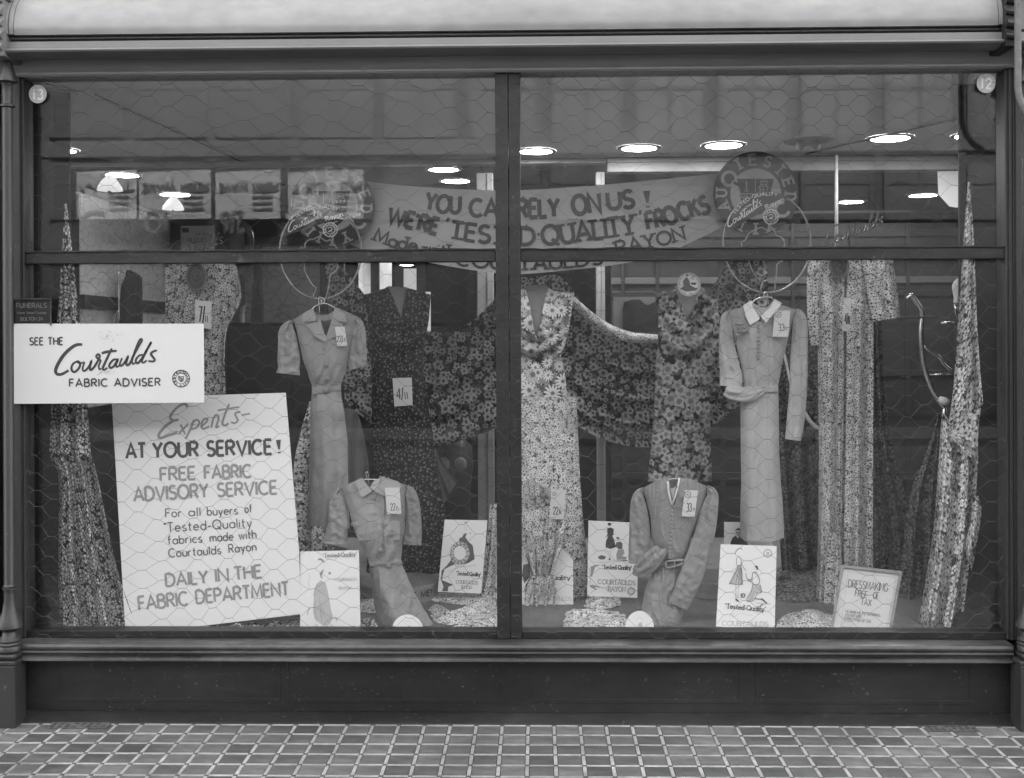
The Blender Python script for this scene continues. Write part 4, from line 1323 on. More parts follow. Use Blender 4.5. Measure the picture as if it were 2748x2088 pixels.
# ================================================================== goods in the window
ident = lambda x, y: (x, y)
M['frock'] = cloth_mat('grey rayon', .335)
M['frock_l'] = cloth_mat('pale grey rayon', .425)
M['frock_d'] = cloth_mat('mid grey rayon', .285)
M['sheer'] = cloth_mat('dull grey silk', .16)
M['inside'] = cloth_mat('frock lining', .16)
M['board'] = mat('grey neck board', .24, .7, var=.1)
M['pansy'] = floral('pansy print', .014, .85, .20, .05, 34, 4, .54, .22, 9, second=(.50, 1.6, 5, .36), rough=.7)
M['posy'] = floral('white posy print', .030, .80, .38, .10, 46, 5, .52, .25, 5, second=(.50, 1.45, 5, .40), leaf=(.14, 1.9, .40), groundvar=.7)
M['sprig'] = floral('tiny sprig print', .005, .30, .14, .03, 56, 5, .23, .30, 4, second=(.07, 1.5, 4, .20))
M['rose'] = floral('dark rose print', .010, .72, .09, .05, 25, 5, .54, .14, 12, second=(.16, 1.5, 4, .38), leaf=(.10, 1.6, .42), gapa=.3, warp=.05)
M['bigrose'] = floral('large rose print', .007, .56, .13, .16, 20, 5, .54, .16, 12, second=(.26, 1.3, 2, .40), leaf=(.12, 1.6, .38), gapa=.35, warp=.04)
M['daisy'] = floral('daisy print', .16, .92, .62, .18, 17, 12, .64, .28, 2, second=(.60, 1.5, 7, .45), leaf=(.05, 1.8, .38), groundvar=.6)
M['speck'] = floral('speckled light print', .24, .95, .68, .14, 46, 6, .58, .35, 5, second=(.85, 1.7, 5, .40), leaf=(.02, 2.0, .44), groundvar=.8, warp=.06)
M['ditsy'] = floral('small light print', .48, .95, .60, .02, 48, 5, .54, .22, 5, second=(.03, 1.8, 3, .28), leaf=(.07, 1.5, .38), groundvar=.6)
M['garden'] = floral('large light print', .34, .95, .52, .08, 25, 5, .56, .26, 7, second=(.07, 1.4, 5, .34), leaf=(.12, 1.8, .42), groundvar=.9, warp=.06)
M['shade'] = floral('dark garden print', .022, .24, .08, .03, 24, 5, .54, .26, 8, second=(.14, 1.5, 5, .40), leaf=(.06, 1.8, .42), warp=.04)

def grid(name, P, ns, nt, m, parent=None, uvm='plane', smooth=True):
    """P(s, t) -> world point, s and t from 0 to 1"""
    vs = [P(j / ns, i / nt) for i in range(nt + 1) for j in range(ns + 1)]
    w = ns + 1
    fs = [(i * w + j, i * w + j + 1, (i + 1) * w + j + 1, (i + 1) * w + j) for i in range(nt) for j in range(ns)]
    o = random.random() * 9
    if uvm == 'arc':
        # cloth coordinates in metres along the folds of every row, measured out from its middle
        V = [Vector(p) for p in vs]
        dn, uv = [0.0], []
        for i in range(nt):
            dn.append(dn[-1] + sum((V[(i + 1) * w + j] - V[i * w + j]).length for j in (ns // 4, ns // 2, 3 * ns // 4)) / 3)
        for i in range(nt + 1):
            acc = [0.0]
            for j in range(ns):
                acc.append(acc[-1] + (V[i * w + j + 1] - V[i * w + j]).length)
            uv += [(q - acc[-1] / 2 + o, o - dn[i]) for q in acc]
    else:
        uv = [(p[0] * 1.04 + o, p[2] + o * .7 + (.9 * p[1] if uvm == 'floor' else 0)) for p in vs]
    return mesh(name, vs, fs, m, parent, uv=uv, smooth=smooth)

def coons(top, bot, left, right, n=60):
    T, Bt, L, Rr = (resample(spline(q, 6) if len(q) > 2 else q, n) for q in (top, bot, left, right))
    def at(q, x):
        x = min(max(x, 0), 1) * n
        i = min(int(x), n - 1); f = x - i
        return (lerp(q[i][0], q[i + 1][0], f), lerp(q[i][1], q[i + 1][1], f))
    c00, c10, c01, c11 = T[0], T[-1], Bt[0], Bt[-1]
    def f(s, t):
        a, b, c, d = at(T, s), at(Bt, s), at(L, t), at(Rr, t)
        return tuple((1 - t) * a[k] + t * b[k] + (1 - s) * c[k] + s * d[k]
                     - ((1 - s) * (1 - t) * c00[k] + s * (1 - t) * c10[k] + (1 - s) * t * c01[k] + s * t * c11[k]) for k in (0, 1))
    return f

def cloth(name, top, bot, left, right, Y, m, parent=None, dy=None, ns=70, nt=90, uvm='arc'):
    f = coons(top, bot, left, right)
    def P(s, t):
        u, v = f(s, t)
        return W(u, v, (Y(s, t) if callable(Y) else Y) + (dy(s, t) if dy else 0))
    return grid(name, P, ns, nt, m, parent, uvm)

def pleats(k, a0, a1, ph=0.0, wob=.5, seed=0.0):
    """hanging folds: k across, depth a0 at the top to a1 below"""
    def f(s, t):
        x = s + .05 * nz(s * 2, t * 2, seed) * wob
        return lerp(a0, a1, t) * (math.sin(2 * PI * k * x + ph + wob * nz(t * 3, s * 2, seed + 3)) + .35 * math.sin(2 * PI * k * 2.3 * x + 1.3 + seed))
    return f

def shell(name, conv, rows, topF, topB, bot, Y, m, parent, folds=None, ns=72, nt=110, back=True, pw=.55):
    """a hanging garment: front and back sheets meeting at the sides"""
    def make(nm, topf, sg):
        def P(s, t):
            q = -1 + 2 * s
            y = lerp(topf(q), bot(q) if callable(bot) else bot, t)
            xl, xr, th = interp(rows, y)
            x = lerp(xl, xr, s)
            u, v = conv(x, y)
            pr = max(0, 1 - abs(q) ** 2.6) ** pw
            d = -th * pr * sg + (folds(q, y, x) * pr if (folds and sg > 0) else 0)
            return W(u, v, Y + d)
        return grid(nm, P, ns, nt if sg > 0 else 24, m if sg > 0 else M['inside'], parent)
    o = make(name, topF, 1)
    if back:
        make(name + '_back', topB, -.5)
    return o

def crease(x, y, seed, k=.010, fx=.011, fy=.0032):
    """sharp soft-edged creases running mostly downwards"""
    return -.55 * k * max(0, 1 - 4.5 * abs(nz(x * fx + seed, y * fy, seed))) - .18 * k * max(0, 1 - 5 * abs(nz(x * fx * .7, y * fy * 3 + seed, seed + 5)))

def table(pts):
    """function through [(x, value)]"""
    return lambda x: interp([(a, b) for a, b in pts], x)[0]

def sleeve(name, conv, path, Y, m, parent, ratio=.55, wr=.004, seed=0, n=40, sub=10):
    """tapered tube: path [(x, y, half width, depth shift)] in crop pixels"""
    pts = spline(path, sub)
    sc = math.dist(conv(0, 0), conv(100, 0)) / 100
    ring = []
    for i, (x, y, hw, dz) in enumerate(pts):
        a, b = pts[max(0, i - 1)], pts[min(len(pts) - 1, i + 1)]
        tx, ty = b[0] - a[0], b[1] - a[1]
        l = math.hypot(tx, ty) or 1
        nx, ny = -ty / l, tx / l
        row = []
        for j in range(n + 1):
            th = 2 * PI * j / n
            c, s_ = math.cos(th), math.sin(th)
            u, v = conv(x + nx * hw * c, y + ny * hw * c)
            hm = hw * sc / ppm(Y)
            w_ = wr * 1.15 * (nz(x * .012 + 3 * c, y * .02, seed + s_) * 1.6 + .7 * math.sin(3.0 * c * 2 + y * .01 + seed))
            w_ -= 1.0 * wr * max(0, 1 - 5 * abs(nz(x * .006 + c * .7 + seed, y * .011, seed + 2)))
            row.append(W(u, v, Y + dz + (-hm * ratio * .8 * s_) + w_ * max(0, s_)))
        ring.append(row)
    nt = len(ring) - 1
    return grid(name, lambda s, t: ring[round(t * nt)][round(s * n)], n, nt, m, parent)

def flap(name, conv, poly, Y, m, parent, th=.004, bulge=0.0):
    """cut piece of cloth or card laid on a garment: poly [(x, y, depth shift)]"""
    bm = bmesh.new()
    P = [W(*conv(p[0], p[1]), Y + (p[2] if len(p) > 2 else 0)) for p in poly]
    f = bm.faces.new([bm.verts.new(p) for p in P])
    bmesh.ops.recalc_face_normals(bm, faces=[f])
    if f.normal.y > 0:
        f.normal_flip()
    r_ = bmesh.ops.extrude_face_region(bm, geom=[f])
    for q in r_['geom']:
        if isinstance(q, bmesh.types.BMVert):
            q.co.y += th
    bmesh.ops.bevel(bm, geom=[e for e in bm.edges], offset=.0015, segments=2, affect='EDGES')
    mb = MB(); mb.bm(bm)
    o = mb.build(name, m, parent)
    return autosmooth(o, 35)

def knob(name, conv, x, y, r_, Y, m, parent, depth=.45, k=14):
    """round button or bead facing the street"""
    c = W(*conv(x, y), Y)
    rm = r_ * math.dist(conv(0, 0), conv(100, 0)) / 100 / ppm(Y)
    mb = MB()
    vs, fs = [], []
    for i in range(5):
        a = PI / 2 * i / 4
        for j in range(k):
            th = 2 * PI * j / k
            vs.append(c + Vector((rm * math.cos(a) * math.cos(th), -rm * depth * math.sin(a), rm * math.cos(a) * math.sin(th))))
    for i in range(4):
        for j in range(k):
            fs.append((i * k + j, i * k + (j + 1) % k, (i + 1) * k + (j + 1) % k, (i + 1) * k + j))
    mb.add(vs, fs)
    return mb.build(name, m, parent, True)

def base(conv, x, y, Y):
    return tuple(W(*conv(x, y), Y))

def hanger(label, conv, pts, hook, Y):
    t_ = thing('coat_hanger', label, 'coat hanger', base(conv, *pts[0], Y), 'chrome coat hangers')
    mb = MB(); mb.tube([W(*conv(*p), Y) for p in spline(pts, 5)], .0035, 8); mb.build('arm', M['chrome'], t_, True)
    mb = MB(); mb.tube([W(*conv(*p), Y) for p in spline(hook, 5)], .0025, 8); mb.build('hook', M['chrome'], t_, True)

def ticket(label, conv, corners, Y, text, tb, h, small=None, parts=True, badge=None, Yt=None):
    """price ticket pinned up: corners TL TR BR BL in crop pixels"""
    c = [conv(*p) for p in corners]
    pl_ = Plane(W(*c[0], Yt if Yt is not None else Y), W(*c[1], Yt if Yt is not None else Y), W(*c[3], Y))
    t_ = thing('price_ticket', label, 'price ticket', tuple(pl_(*c[3])), 'price tickets pinned to the goods')
    mb = MB(); mb.slab(c, pl_, 0, -.0015); mb.build('card', M['card2'], t_)
    k = Ink(pl_)
    p = [conv(*q) for q in tb]
    k.text(text, p, h, h * .10, gap=.14)
    if small:
        p = [conv(*q) for q in small[1]]
        k.text(small[0], p, small[2], small[2] * .12, gap=.14)
    k.build('figures', M['ink'] if badge is None or badge[3] else M['ink_mid'], t_)
    if badge:
        k = Ink(pl_)
        x, y = conv(badge[0], badge[1])
        q = ellipse(x, y, badge[2], badge[2], 20); k.stroke(q + q[:1], badge[2] * .4); k.patch(ellipse(x, y, badge[2] * .4, badge[2] * .4, 12))
        k.build('printed_badge', M['ink_pale'], t_)
    return t_

# ---- frock 1: short sleeves, revers, belt (hangs from the hoop)
d1 = crop(720, 790, 2.547)
Y1 = .42
f1 = thing('frock', 'short sleeved grey frock with notched lapels and three buttons hanging full length', 'frock', base(d1, 400, 1590, Y1), 'plain grey frocks')
def fold1(q, y, x):
    a = .004 * nz(x * .02, y * .012, 1)
    if y < 620:
        a += -.010 * math.exp(-((x - 330) / 40) ** 2 - ((y - 560) / 60) ** 2) - .010 * math.exp(-((x - 480) / 30) ** 2 - ((y - 540) / 70) ** 2)
        a += .006 * math.sin((x + y * .5) * .09) * max(0, (y - 420) / 200)
    else:
        a += .006 * math.sin(q * 4.2 + .6) * min(1, (y - 640) / 300) + .004 * math.sin(q * 9) * min(1, (y - 640) / 500)
    return a + crease(x, y, 1.7, 0.006)
rows = [(90, 165, 612, .050), (170, 170, 612, .055), (250, 195, 590, .062), (430, 232, 552, .065), (560, 275, 516, .055), (625, 298, 497, .042)]
shell('bodice', d1, rows, table([(-1, 172), (-.45, 100), (-.42, 98), (-.20, 150), (-.02, 285), (0, 295), (.05, 280), (.26, 150), (.32, 92), (.36, 92), (1, 150)]),
      table([(-1, 172), (-.42, 105), (-.3, 130), (.25, 130), (.34, 95), (1, 150)]), 640, Y1, M['frock'], f1, fold1)
shell('skirt', d1, [(640, 297, 497, .042), (690, 296, 499, .046), (800, 286, 520, .055), (1000, 285, 541, .060), (1300, 276, 546, .060), (1600, 264, 556, .062)],
      lambda q: 682 - 40 * max(0, q), lambda q: 660, lambda q: 1592 + 14 * q, Y1, M['frock'], f1, fold1)
sleeve('sleeve', d1, [(166, 180, 6, .0), (140, 206, 32, 0), (127, 258, 57, 0), (132, 330, 66, 0), (140, 440, 78, 0), (140, 505, 74, 0), (136, 545, 82, 0)], Y1 - .01, M['frock'], f1, .5, .006, 1)
sleeve('sleeve', d1, [(594, 158, 6, 0), (611, 184, 28, 0), (617, 238, 46, 0), (614, 320, 54, 0), (610, 420, 64, 0), (606, 470, 62, 0), (614, 502, 64, 0)], Y1 - .01, M['frock'], f1, .5, .006, 2)
Yc = Y1 - .062
flap('collar', d1, [(236, 188, -.022), (234, 134, -.004), (306, 92, .02), (322, 140, .0), (334, 182, -.006)], Yc, M['frock'], f1)
flap('collar', d1, [(452, 86, .02), (520, 132, 0), (542, 190, -.008), (478, 186, -.006), (440, 150, 0)], Yc, M['frock'], f1)
flap('lapel', d1, [(256, 206, -.020), (338, 186, -.006), (322, 140, .0), (352, 196, -.002), (405, 312, -.008), (388, 330, -.020), (318, 284, -.026)], Yc + .004, M['frock'], f1)
flap('lapel', d1, [(440, 150, .0), (478, 188, -.006), (512, 200, -.008), (470, 288, -.010), (420, 308, -.008), (388, 310, -.006), (412, 240, -.003)], Yc + .004, M['frock'], f1)
flap('collar_band', d1, [(310, 120, .035), (352, 140, .038), (410, 140, .038), (452, 110, .035), (440, 170, .03), (392, 182, .03), (344, 178, .03)], Yc, M['frock_d'], f1)
flap('belt', d1, [(296, 636, .012), (400, 640, -.003), (496, 618, .012), (496, 650, .012), (400, 676, -.003), (300, 686, .012)], Y1 - .050, M['frock'], f1, .006)
for x, y in ((385, 372), (400, 482), (402, 575)):
    knob('button', d1, x, y, 16, Y1 - .064, M['frock_d'], f1)
knob('buckle', d1, 396, 657, 18, Y1 - .056, M['frock_d'], f1)
hanger('chrome hanger at the neck of the notched lapel frock', d1, [(290, 112), (320, 82), (382, 62), (440, 84), (468, 108)], [(382, 62), (384, 40), (372, 26), (350, 20), (345, 45), (352, 130)], Y1 - .02)
ticket('price ticket 22/6 on the notched lapel frock', d1, [(455, 222), (522, 220), (540, 350), (472, 355)], Y1 - .082, '22/', [(470, 326), (512, 323)], 13, ('6', [(518, 322), (528, 321)], 7))

# ---- frock 2: long sleeves, white collar (hangs from the other hoop)
d2 = crop(1900, 780, 2.334)
Y2 = .42
f2 = thing('frock', 'long sleeved pale grey frock with pointed white collar hanging full length', 'frock', base(d2, 340, 1570, Y2), 'plain grey frocks')
def fold2(q, y, x):
    a = .003 * nz(x * .02, y * .012, 4)
    if y < 600:
        a += .008 * math.exp(-((x - 245) / 12) ** 2) * min(1, max(0, (y - 300) / 150)) + .008 * math.exp(-((x - 388) / 10) ** 2) * min(1, max(0, (y - 200) / 150))
        a += -.012 * math.exp(-((x - 405) / 22) ** 2 - ((y - 470) / 50) ** 2) - .010 * math.exp(-((x - 270) / 30) ** 2 - ((y - 270) / 45) ** 2)
    else:
        a += .005 * math.sin(q * 5 + 1) * min(1, (y - 640) / 300) + .004 * math.exp(-((x - 378) / 6) ** 2)
    return a + crease(x, y, 4.3, 0.006)
rows = [(70, 118, 560, .045), (130, 122, 555, .05), (220, 150, 520, .06), (350, 180, 490, .062), (500, 212, 456, .055), (595, 222, 440, .042)]
shell('bodice', d2, rows, table([(-1, 130), (-.5, 100), (-.48, 98), (-.25, 140), (-.12, 190), (0, 200), (.1, 180), (.3, 110), (.5, 80), (.55, 92), (1, 118)]),
      table([(-1, 130), (-.4, 92), (-.2, 98), (.2, 98), (.5, 88), (1, 118)]), 606, Y2, M['frock_l'], f2, fold2)
shell('skirt', d2, [(630, 214, 440, .042), (700, 203, 443, .05), (1000, 205, 446, .058), (1200, 208, 456, .06), (1350, 203, 470, .06), (1600, 199, 480, .062)],
      lambda q: 634, lambda q: 640, lambda q: 1572 - 26 * abs(q) ** 3, Y2, M['frock_l'], f2, fold2)
sleeve('sleeve', d2, [(138, 126, 5, 0), (120, 148, 24, 0), (113, 192, 37, 0), (114, 300, 46, 0), (128, 430, 58, -.01), (144, 540, 70, -.02), (140, 600, 68, -.035)], Y2 - .01, M['frock_l'], f2, .5, .005, 3)
sleeve('forearm_sleeve', d2, [(108, 622, 34, .0), (150, 640, 46, -.008), (210, 652, 48, -.015), (270, 648, 44, -.015), (320, 632, 32, -.01), (345, 622, 20, 0)], Y2 - .055, M['frock_l'], f2, .55, .004, 5)
sleeve('sleeve', d2, [(548, 116, 5, 0), (566, 138, 26, 0), (576, 188, 44, 0), (575, 300, 51, 0), (570, 450, 55, 0), (565, 620, 56, 0), (550, 800, 57, 0), (532, 936, 50, 0)], Y2 - .01, M['frock_l'], f2, .5, .004, 6)
Yc = Y2 - .066
mw = mat('white collar cloth', .78, .7, var=.04)
flap('white_collar', d2, [(220, 92, -.004), (272, 60, .03), (280, 98, .01), (326, 176, -.006), (312, 186, -.010), (262, 218, -.012), (238, 165, -.009)], Yc, mw, f2)
flap('white_collar', d2, [(418, 52, .03), (462, 78, .0), (450, 100, -.004), (362, 204, -.010), (330, 160, -.006), (390, 104, .0)], Yc, mw, f2)
flap('neck_facing', d2, [(282, 78, .045), (330, 104, .05), (372, 104, .05), (412, 60, .045), (392, 106, .03), (345, 150, .02), (322, 168, .016), (284, 104, .03)], Yc, M['frock_l'], f2)
flap('lapel', d2, [(222, 150, .006), (240, 170, -.004), (264, 222, -.006), (322, 190, -.004), (318, 182, 0), (296, 230, .004), (268, 236, .006), (232, 200, .01)], Yc + .008, M['frock'], f2)
flap('lapel', d2, [(334, 170, 0), (362, 208, -.006), (408, 176, -.006), (406, 205, -.004), (345, 240, -.006), (328, 200, 0)], Yc + .008, M['frock'], f2)
flap('belt', d2, [(300, 616, .004), (340, 612, 0), (440, 592, .014), (440, 634, .014), (345, 640, 0), (300, 650, .004)], Y2 - .052, M['frock_l'], f2, .006)
for y in (214, 234, 254, 286, 310, 334, 358, 384, 410, 424):
    knob('button', d2, 318, y, 10, Y2 - .068, M['frock'], f2, .7, 10)
hanger('chrome hanger in the neck of the white collared frock', d2, [(276, 96), (292, 60), (340, 42), (392, 44), (412, 60)], [(350, 42), (352, 20), (366, 8), (372, 30), (362, 100)], Y2 - .01)
br = thing('brooch', 'bunch of grapes brooch pinned to the white collared frock', 'brooch', base(d2, 205, 300, Y2 - .07))
rr = random.Random(3)
for k in range(9):
    knob('berry', d2, 182 + (k % 4) * 18 + rr.uniform(-4, 4), 232 + (k // 4) * 22 + rr.uniform(-4, 4), 13, Y2 - .070, M['frock_d'], br, .9, 10)
flap('leaf', d2, [(166, 206, 0), (196, 212, -.004), (230, 206, 0), (222, 226, -.004), (180, 230, 0)], Y2 - .070, M['sheer'], br)
flap('stem', d2, [(172, 262, 0), (186, 290, -.003), (176, 328, 0), (170, 326, 0), (176, 292, 0)], Y2 - .066, M['sheer'], br)
ticket('price ticket 33/9 on the white collared frock', d2, [(418, 124), (516, 126), (500, 290), (404, 288)], Y2 - .085, '33', [(440, 252), (478, 252)], 15, ('9', [(484, 252), (494, 252)], 8), badge=(440, 150, 6, 0))

# ---- frock 3: collar, embroidered pockets, leaning on the floor
d3 = crop(850, 1260, 3.652)
Y3 = .27
f3 = thing('frock', 'short sleeved grey frock with embroidered breast pockets, its skirt slanting to the floor', 'frock', base(d3, 850, 1590, Y3), 'plain grey frocks')
def fold3(q, y, x):
    a = .003 * nz(x * .015, y * .012, 7)
    if y < 905:
        a += .007 * math.exp(-((x - 640 - (y - 450) * .06) / 9) ** 2) * min(1, max(0, (y - 300) / 200))
        b = max(0, (y - 690) / 200)
        a += b * (-.016 * math.exp(-((x - 480) / 40) ** 2) - .014 * math.exp(-((x - 800) / 40) ** 2) + .008 * math.sin(x * .045 + y * .02))
        a += -.006 * math.exp(-((x - 430) / 75) ** 2 - ((y - 600) / 90) ** 2) - .006 * math.exp(-((x - 740) / 75) ** 2 - ((y - 600) / 90) ** 2)
    else:
        a += .016 * math.sin((x - (y - 960) * .42) * .018 + 1.0) * min(1, (y - 940) / 250)
        a += .010 * math.exp(-((x - 560 - (y - 1250) * .45) / 26) ** 2) * min(1, max(0, (y - 1200) / 80))
    return a + crease(x, y, 7.9, 0.009)
rows = [(60, 225, 880, .045), (170, 228, 878, .05), (300, 285, 868, .06), (450, 328, 870, .066), (600, 368, 864, .068), (700, 408, 842, .066), (800, 468, 836, .058), (880, 505, 826, .05), (920, 512, 832, .046)]
shell('bodice', d3, rows, table([(-1, 180), (-.50, 108), (-.48, 108), (-.10, 200), (.02, 224), (.12, 180), (.22, 80), (.30, 68), (.36, 76), (1, 152)]),
      table([(-1, 180), (-.45, 112), (-.2, 130), (.1, 110), (.26, 80), (1, 152)]), 916, Y3, M['frock'], f3, fold3)
shell('skirt', d3, [(930, 512, 838, .046), (1060, 528, 892, .056), (1200, 544, 955, .062), (1330, 560, 1028, .066), (1450, 592, 1100, .07), (1640, 650, 1260, .07)],
      lambda q: 950 - 14 * q, lambda q: 950, 1640, lambda: 0, M['frock'], f3, fold3) if False else \
    shell('skirt', d3, [(930, 512, 838, .046), (1060, 528, 892, .056), (1200, 544, 955, .062), (1330, 560, 1028, .066), (1450, 592, 1100, .07), (1640, 650, 1260, .07)],
          lambda q: 950 - 14 * q, lambda q: 950, 1640, Y3, M['frock'], f3, fold3)
sleeve('sleeve', d3, [(236, 190, 6, .01), (205, 216, 34, .005), (192, 266, 60, 0), (202, 400, 86, 0), (208, 540, 98, 0), (190, 660, 112, 0), (172, 745, 128, 0)], Y3 - .01, M['frock'], f3, .45, .005, 8)
sleeve('sleeve', d3, [(866, 162, 6, .01), (900, 190, 34, .005), (924, 238, 54, 0), (942, 340, 66, 0), (950, 500, 76, 0), (944, 630, 84, 0), (936, 740, 90, 0)], Y3 - .01, M['frock_d'], f3, .45, .005, 9)
Yc = Y3 - .066
flap('collar', d3, [(378, 116, .0), (440, 78, .03), (470, 112, .01), (490, 150, 0), (548, 214, -.006), (448, 274, -.012), (425, 258, -.01)], Yc, M['frock'], f3)
flap('collar', d3, [(610, 64, .03), (650, 72, .03), (800, 120, .01), (832, 172, .0), (764, 220, -.008), (672, 268, -.012), (556, 212, -.006), (612, 150, .0), (640, 110, .01)], Yc, M['frock'], f3)
flap('collar_band', d3, [(520, 175, .02), (560, 110, .045), (625, 80, .045), (632, 120, .03), (600, 165, .012), (556, 208, .008)], Yc, M['frock_l'], f3)
flap('belt', d3, [(512, 904, .012), (640, 908, -.002), (690, 912, -.004), (834, 894, .012), (838, 930, .012), (700, 966, -.004), (518, 950, .012)], Y3 - .052, M['frock'], f3, .006)
for x, y, r_ in ((558, 276, 24), (590, 540, 22), (628, 792, 20)):
    knob('button', d3, x, y, r_, Y3 - .068, M['frock_d'], f3)
knob('buckle', d3, 700, 938, 30, Y3 - .058, M['frock_d'], f3, .3)
for cx in (450, 740):
    flap('pocket', d3, [(cx - 78, 505, .006), (cx + 78, 505, .002), (cx + 74, 690, .002), (cx - 44, 705, .006)], Y3 - .0695, M['frock'], f3, .003)
    mb = MB()
    for k in range(6):
        pts = [(cx - 66 + k * 10 + 52 * math.cos(R(200 - 22 * q)), 560 + k * 4 - 44 * math.sin(R(170 - 20 * q))) for q in range(5)]
        mb.tube([W(*d3(*p), Y3 - .0730) for p in pts], 0.0010, 5)
    for (x, y) in ((cx + 22, 635), (cx - 34, 640)):
        for k in range(2):
            mb.tube([W(*d3(x + (17 - 8 * k) * math.cos(q * PI / 6), y + (17 - 8 * k) * math.sin(q * PI / 6)), Y3 - .0730) for q in range(13)], .0010, 5)
    mb.build('embroidery', M['frock'], f3, True)
hanger('chrome hanger in the neck of the frock with embroidered pockets', d3, [(440, 100), (500, 98), (560, 98), (612, 100)], [(512, 98), (508, 60), (494, 24), (482, 50), (516, 150)], Y3 - .01)
ticket('price ticket 22/6 on the frock with embroidered pockets', d3, [(667, 180), (810, 176), (830, 432), (690, 438)], Y3 - .090, '22', [(724, 402), (772, 398)], 15, ('6', [(780, 396), (800, 395)], 9), badge=(1, 1, .01, 0))

# ---- frock 4: long sleeves, V neck, row of buttons
d4 = crop(1680, 1260, 3.653)
Y4 = .29
f4 = thing('frock', 'long sleeved grey frock with V neck and buckled belt, one sleeve tucked at the waist', 'frock', base(d4, 330, 1590, Y4), 'plain grey frocks')
def fold4(q, y, x):
    a = .003 * nz(x * .015, y * .012, 11)
    if y < 880:
        for c, sl in ((300, -.12), (700, -.05), (630, .02)):
            a += .010 * math.exp(-((x - c - (y - 400) * sl) / 14) ** 2) * min(1, max(0, (y - 200) / 250))
        a += .0022 * math.sin(x * .16) * math.exp(-((y - 170) / 90) ** 2) * (1 if (x < 320 or x > 600) else 0) * 2.2
        a += max(0, (y - 690) / 180) * (.012 * math.sin(x * .03 + y * .012) - .010 * math.exp(-((x - 540) / 30) ** 2))
    else:
        a += .014 * math.sin((x + (y - 960) * .2) * .017) * min(1, (y - 960) / 300) + .012 * math.exp(-((y - 1180 - (x - 180) * .3) / 40) ** 2 - ((x - 220) / 90) ** 2)
    return a + crease(x, y, 11.2, 0.01)
rows = [(60, 140, 800, .045), (180, 150, 800, .052), (300, 200, 770, .062), (480, 240, 720, .068), (680, 250, 640, .068), (800, 300, 615, .06), (885, 330, 595, .05), (920, 325, 592, .048)]
shell('bodice', d4, rows, table([(-1, 185), (-.45, 100), (-.18, 84), (-.14, 110), (-.07, 340), (-.04, 352), (0, 320), (.12, 100), (.16, 80), (.5, 95), (1, 165)]),
      table([(-1, 185), (-.2, 95), (0, 110), (.14, 90), (1, 165)]), 905, Y4, M['frock_d'], f4, fold4)
shell('skirt', d4, [(940, 285, 575, .05), (1000, 250, 560, .054), (1100, 215, 552, .06), (1200, 182, 570, .064), (1400, 150, 562, .07), (1640, 122, 515, .07)],
      lambda q: 960, lambda q: 960, 1640, Y4, M['frock_d'], f4, fold4)
sleeve('sleeve', d4, [(178, 180, 6, .01), (140, 216, 36, .005), (118, 284, 62, 0), (125, 420, 88, 0), (135, 640, 104, 0), (128, 800, 104, -.01), (115, 930, 92, -.03)], Y4 - .01, M['frock_d'], f4, .5, .005, 12)
sleeve('forearm_sleeve', d4, [(70, 978, 44, .0), (130, 985, 70, -.01), (215, 925, 92, -.02), (290, 845, 84, -.02), (345, 790, 64, -.012), (352, 780, 40, 0)], Y4 - .06, M['frock_d'], f4, .5, .006, 13)
sleeve('sleeve', d4, [(782, 164, 6, .01), (826, 200, 38, .005), (849, 268, 58, 0), (812, 420, 88, -.01), (770, 640, 100, -.02), (695, 880, 112, -.035), (615, 1100, 114, -.045), (560, 1230, 104, -.045), (512, 1342, 96, -.045)], Y4 - .02, M['frock_d'], f4, .45, .005, 14)
Yc = Y4 - .064
mb = MB()
mb.tube([W(*d4(*p), Yc - .006) for p in ((408, 118), (414, 200), (430, 280), (446, 346))], .0038, 6)
mb.tube([W(*d4(*p), Yc - .006) for p in ((522, 82), (508, 170), (480, 270), (452, 346))], .0038, 6)
mb.build('neck_piping', mw, f4, True)
flap('front_facing', d4, [(406, 100, .01), (420, 92, .01), (432, 270, -.006), (450, 350, -.008), (430, 420, -.006), (320, 400, .0), (330, 150, .01)], Yc + .012, M['frock_d'], f4)
flap('back_facing', d4, [(424, 160, .05), (450, 190, .05), (492, 160, .05), (470, 260, .03), (448, 320, .02)], Yc, mw, f4)
for k in range(11):
    y = 405 + k * 40
    knob('button', d4, 451 - .0042 * (y - 400) ** 1.5 * .62, y, 14, Y4 - .072, M['frock'], f4, .7, 10)
flap('belt', d4, [(300, 900, .01), (400, 905, -.006), (560, 886, .004), (598, 880, .012), (595, 930, .012), (520, 962, -.002), (390, 976, -.006), (285, 975, .01)], Y4 - .052, M['frock_d'], f4, .006)
mb = MB()
q = [(386, 905), (472, 892), (482, 950), (398, 968), (386, 905)]
mb.tube([W(*d4(*p), Y4 - .066) for p in q], .0045, 8)
q = [(478, 896), (560, 888), (556, 920), (484, 950)]
mb.tube([W(*d4(*p), Y4 - .066) for p in q], .004, 8)
mb.build('buckle', M['frock'], f4, True)
hanger('chrome hanger in the V neck of the long sleeved floor frock', d4, [(400, 110), (440, 94), (500, 94), (530, 96)], [(478, 94), (500, 60), (508, 10), (490, 4), (484, 60), (488, 170)], Y4 - .005)
ticket('price ticket 33/9 on the V neck frock', d4, [(578, 202), (705, 206), (672, 464), (546, 458)], Y4 - .092, '33', [(594, 412), (642, 412)], 18, ('9', [(656, 412), (672, 412)], 8), badge=(605, 245, 6.5, 1))

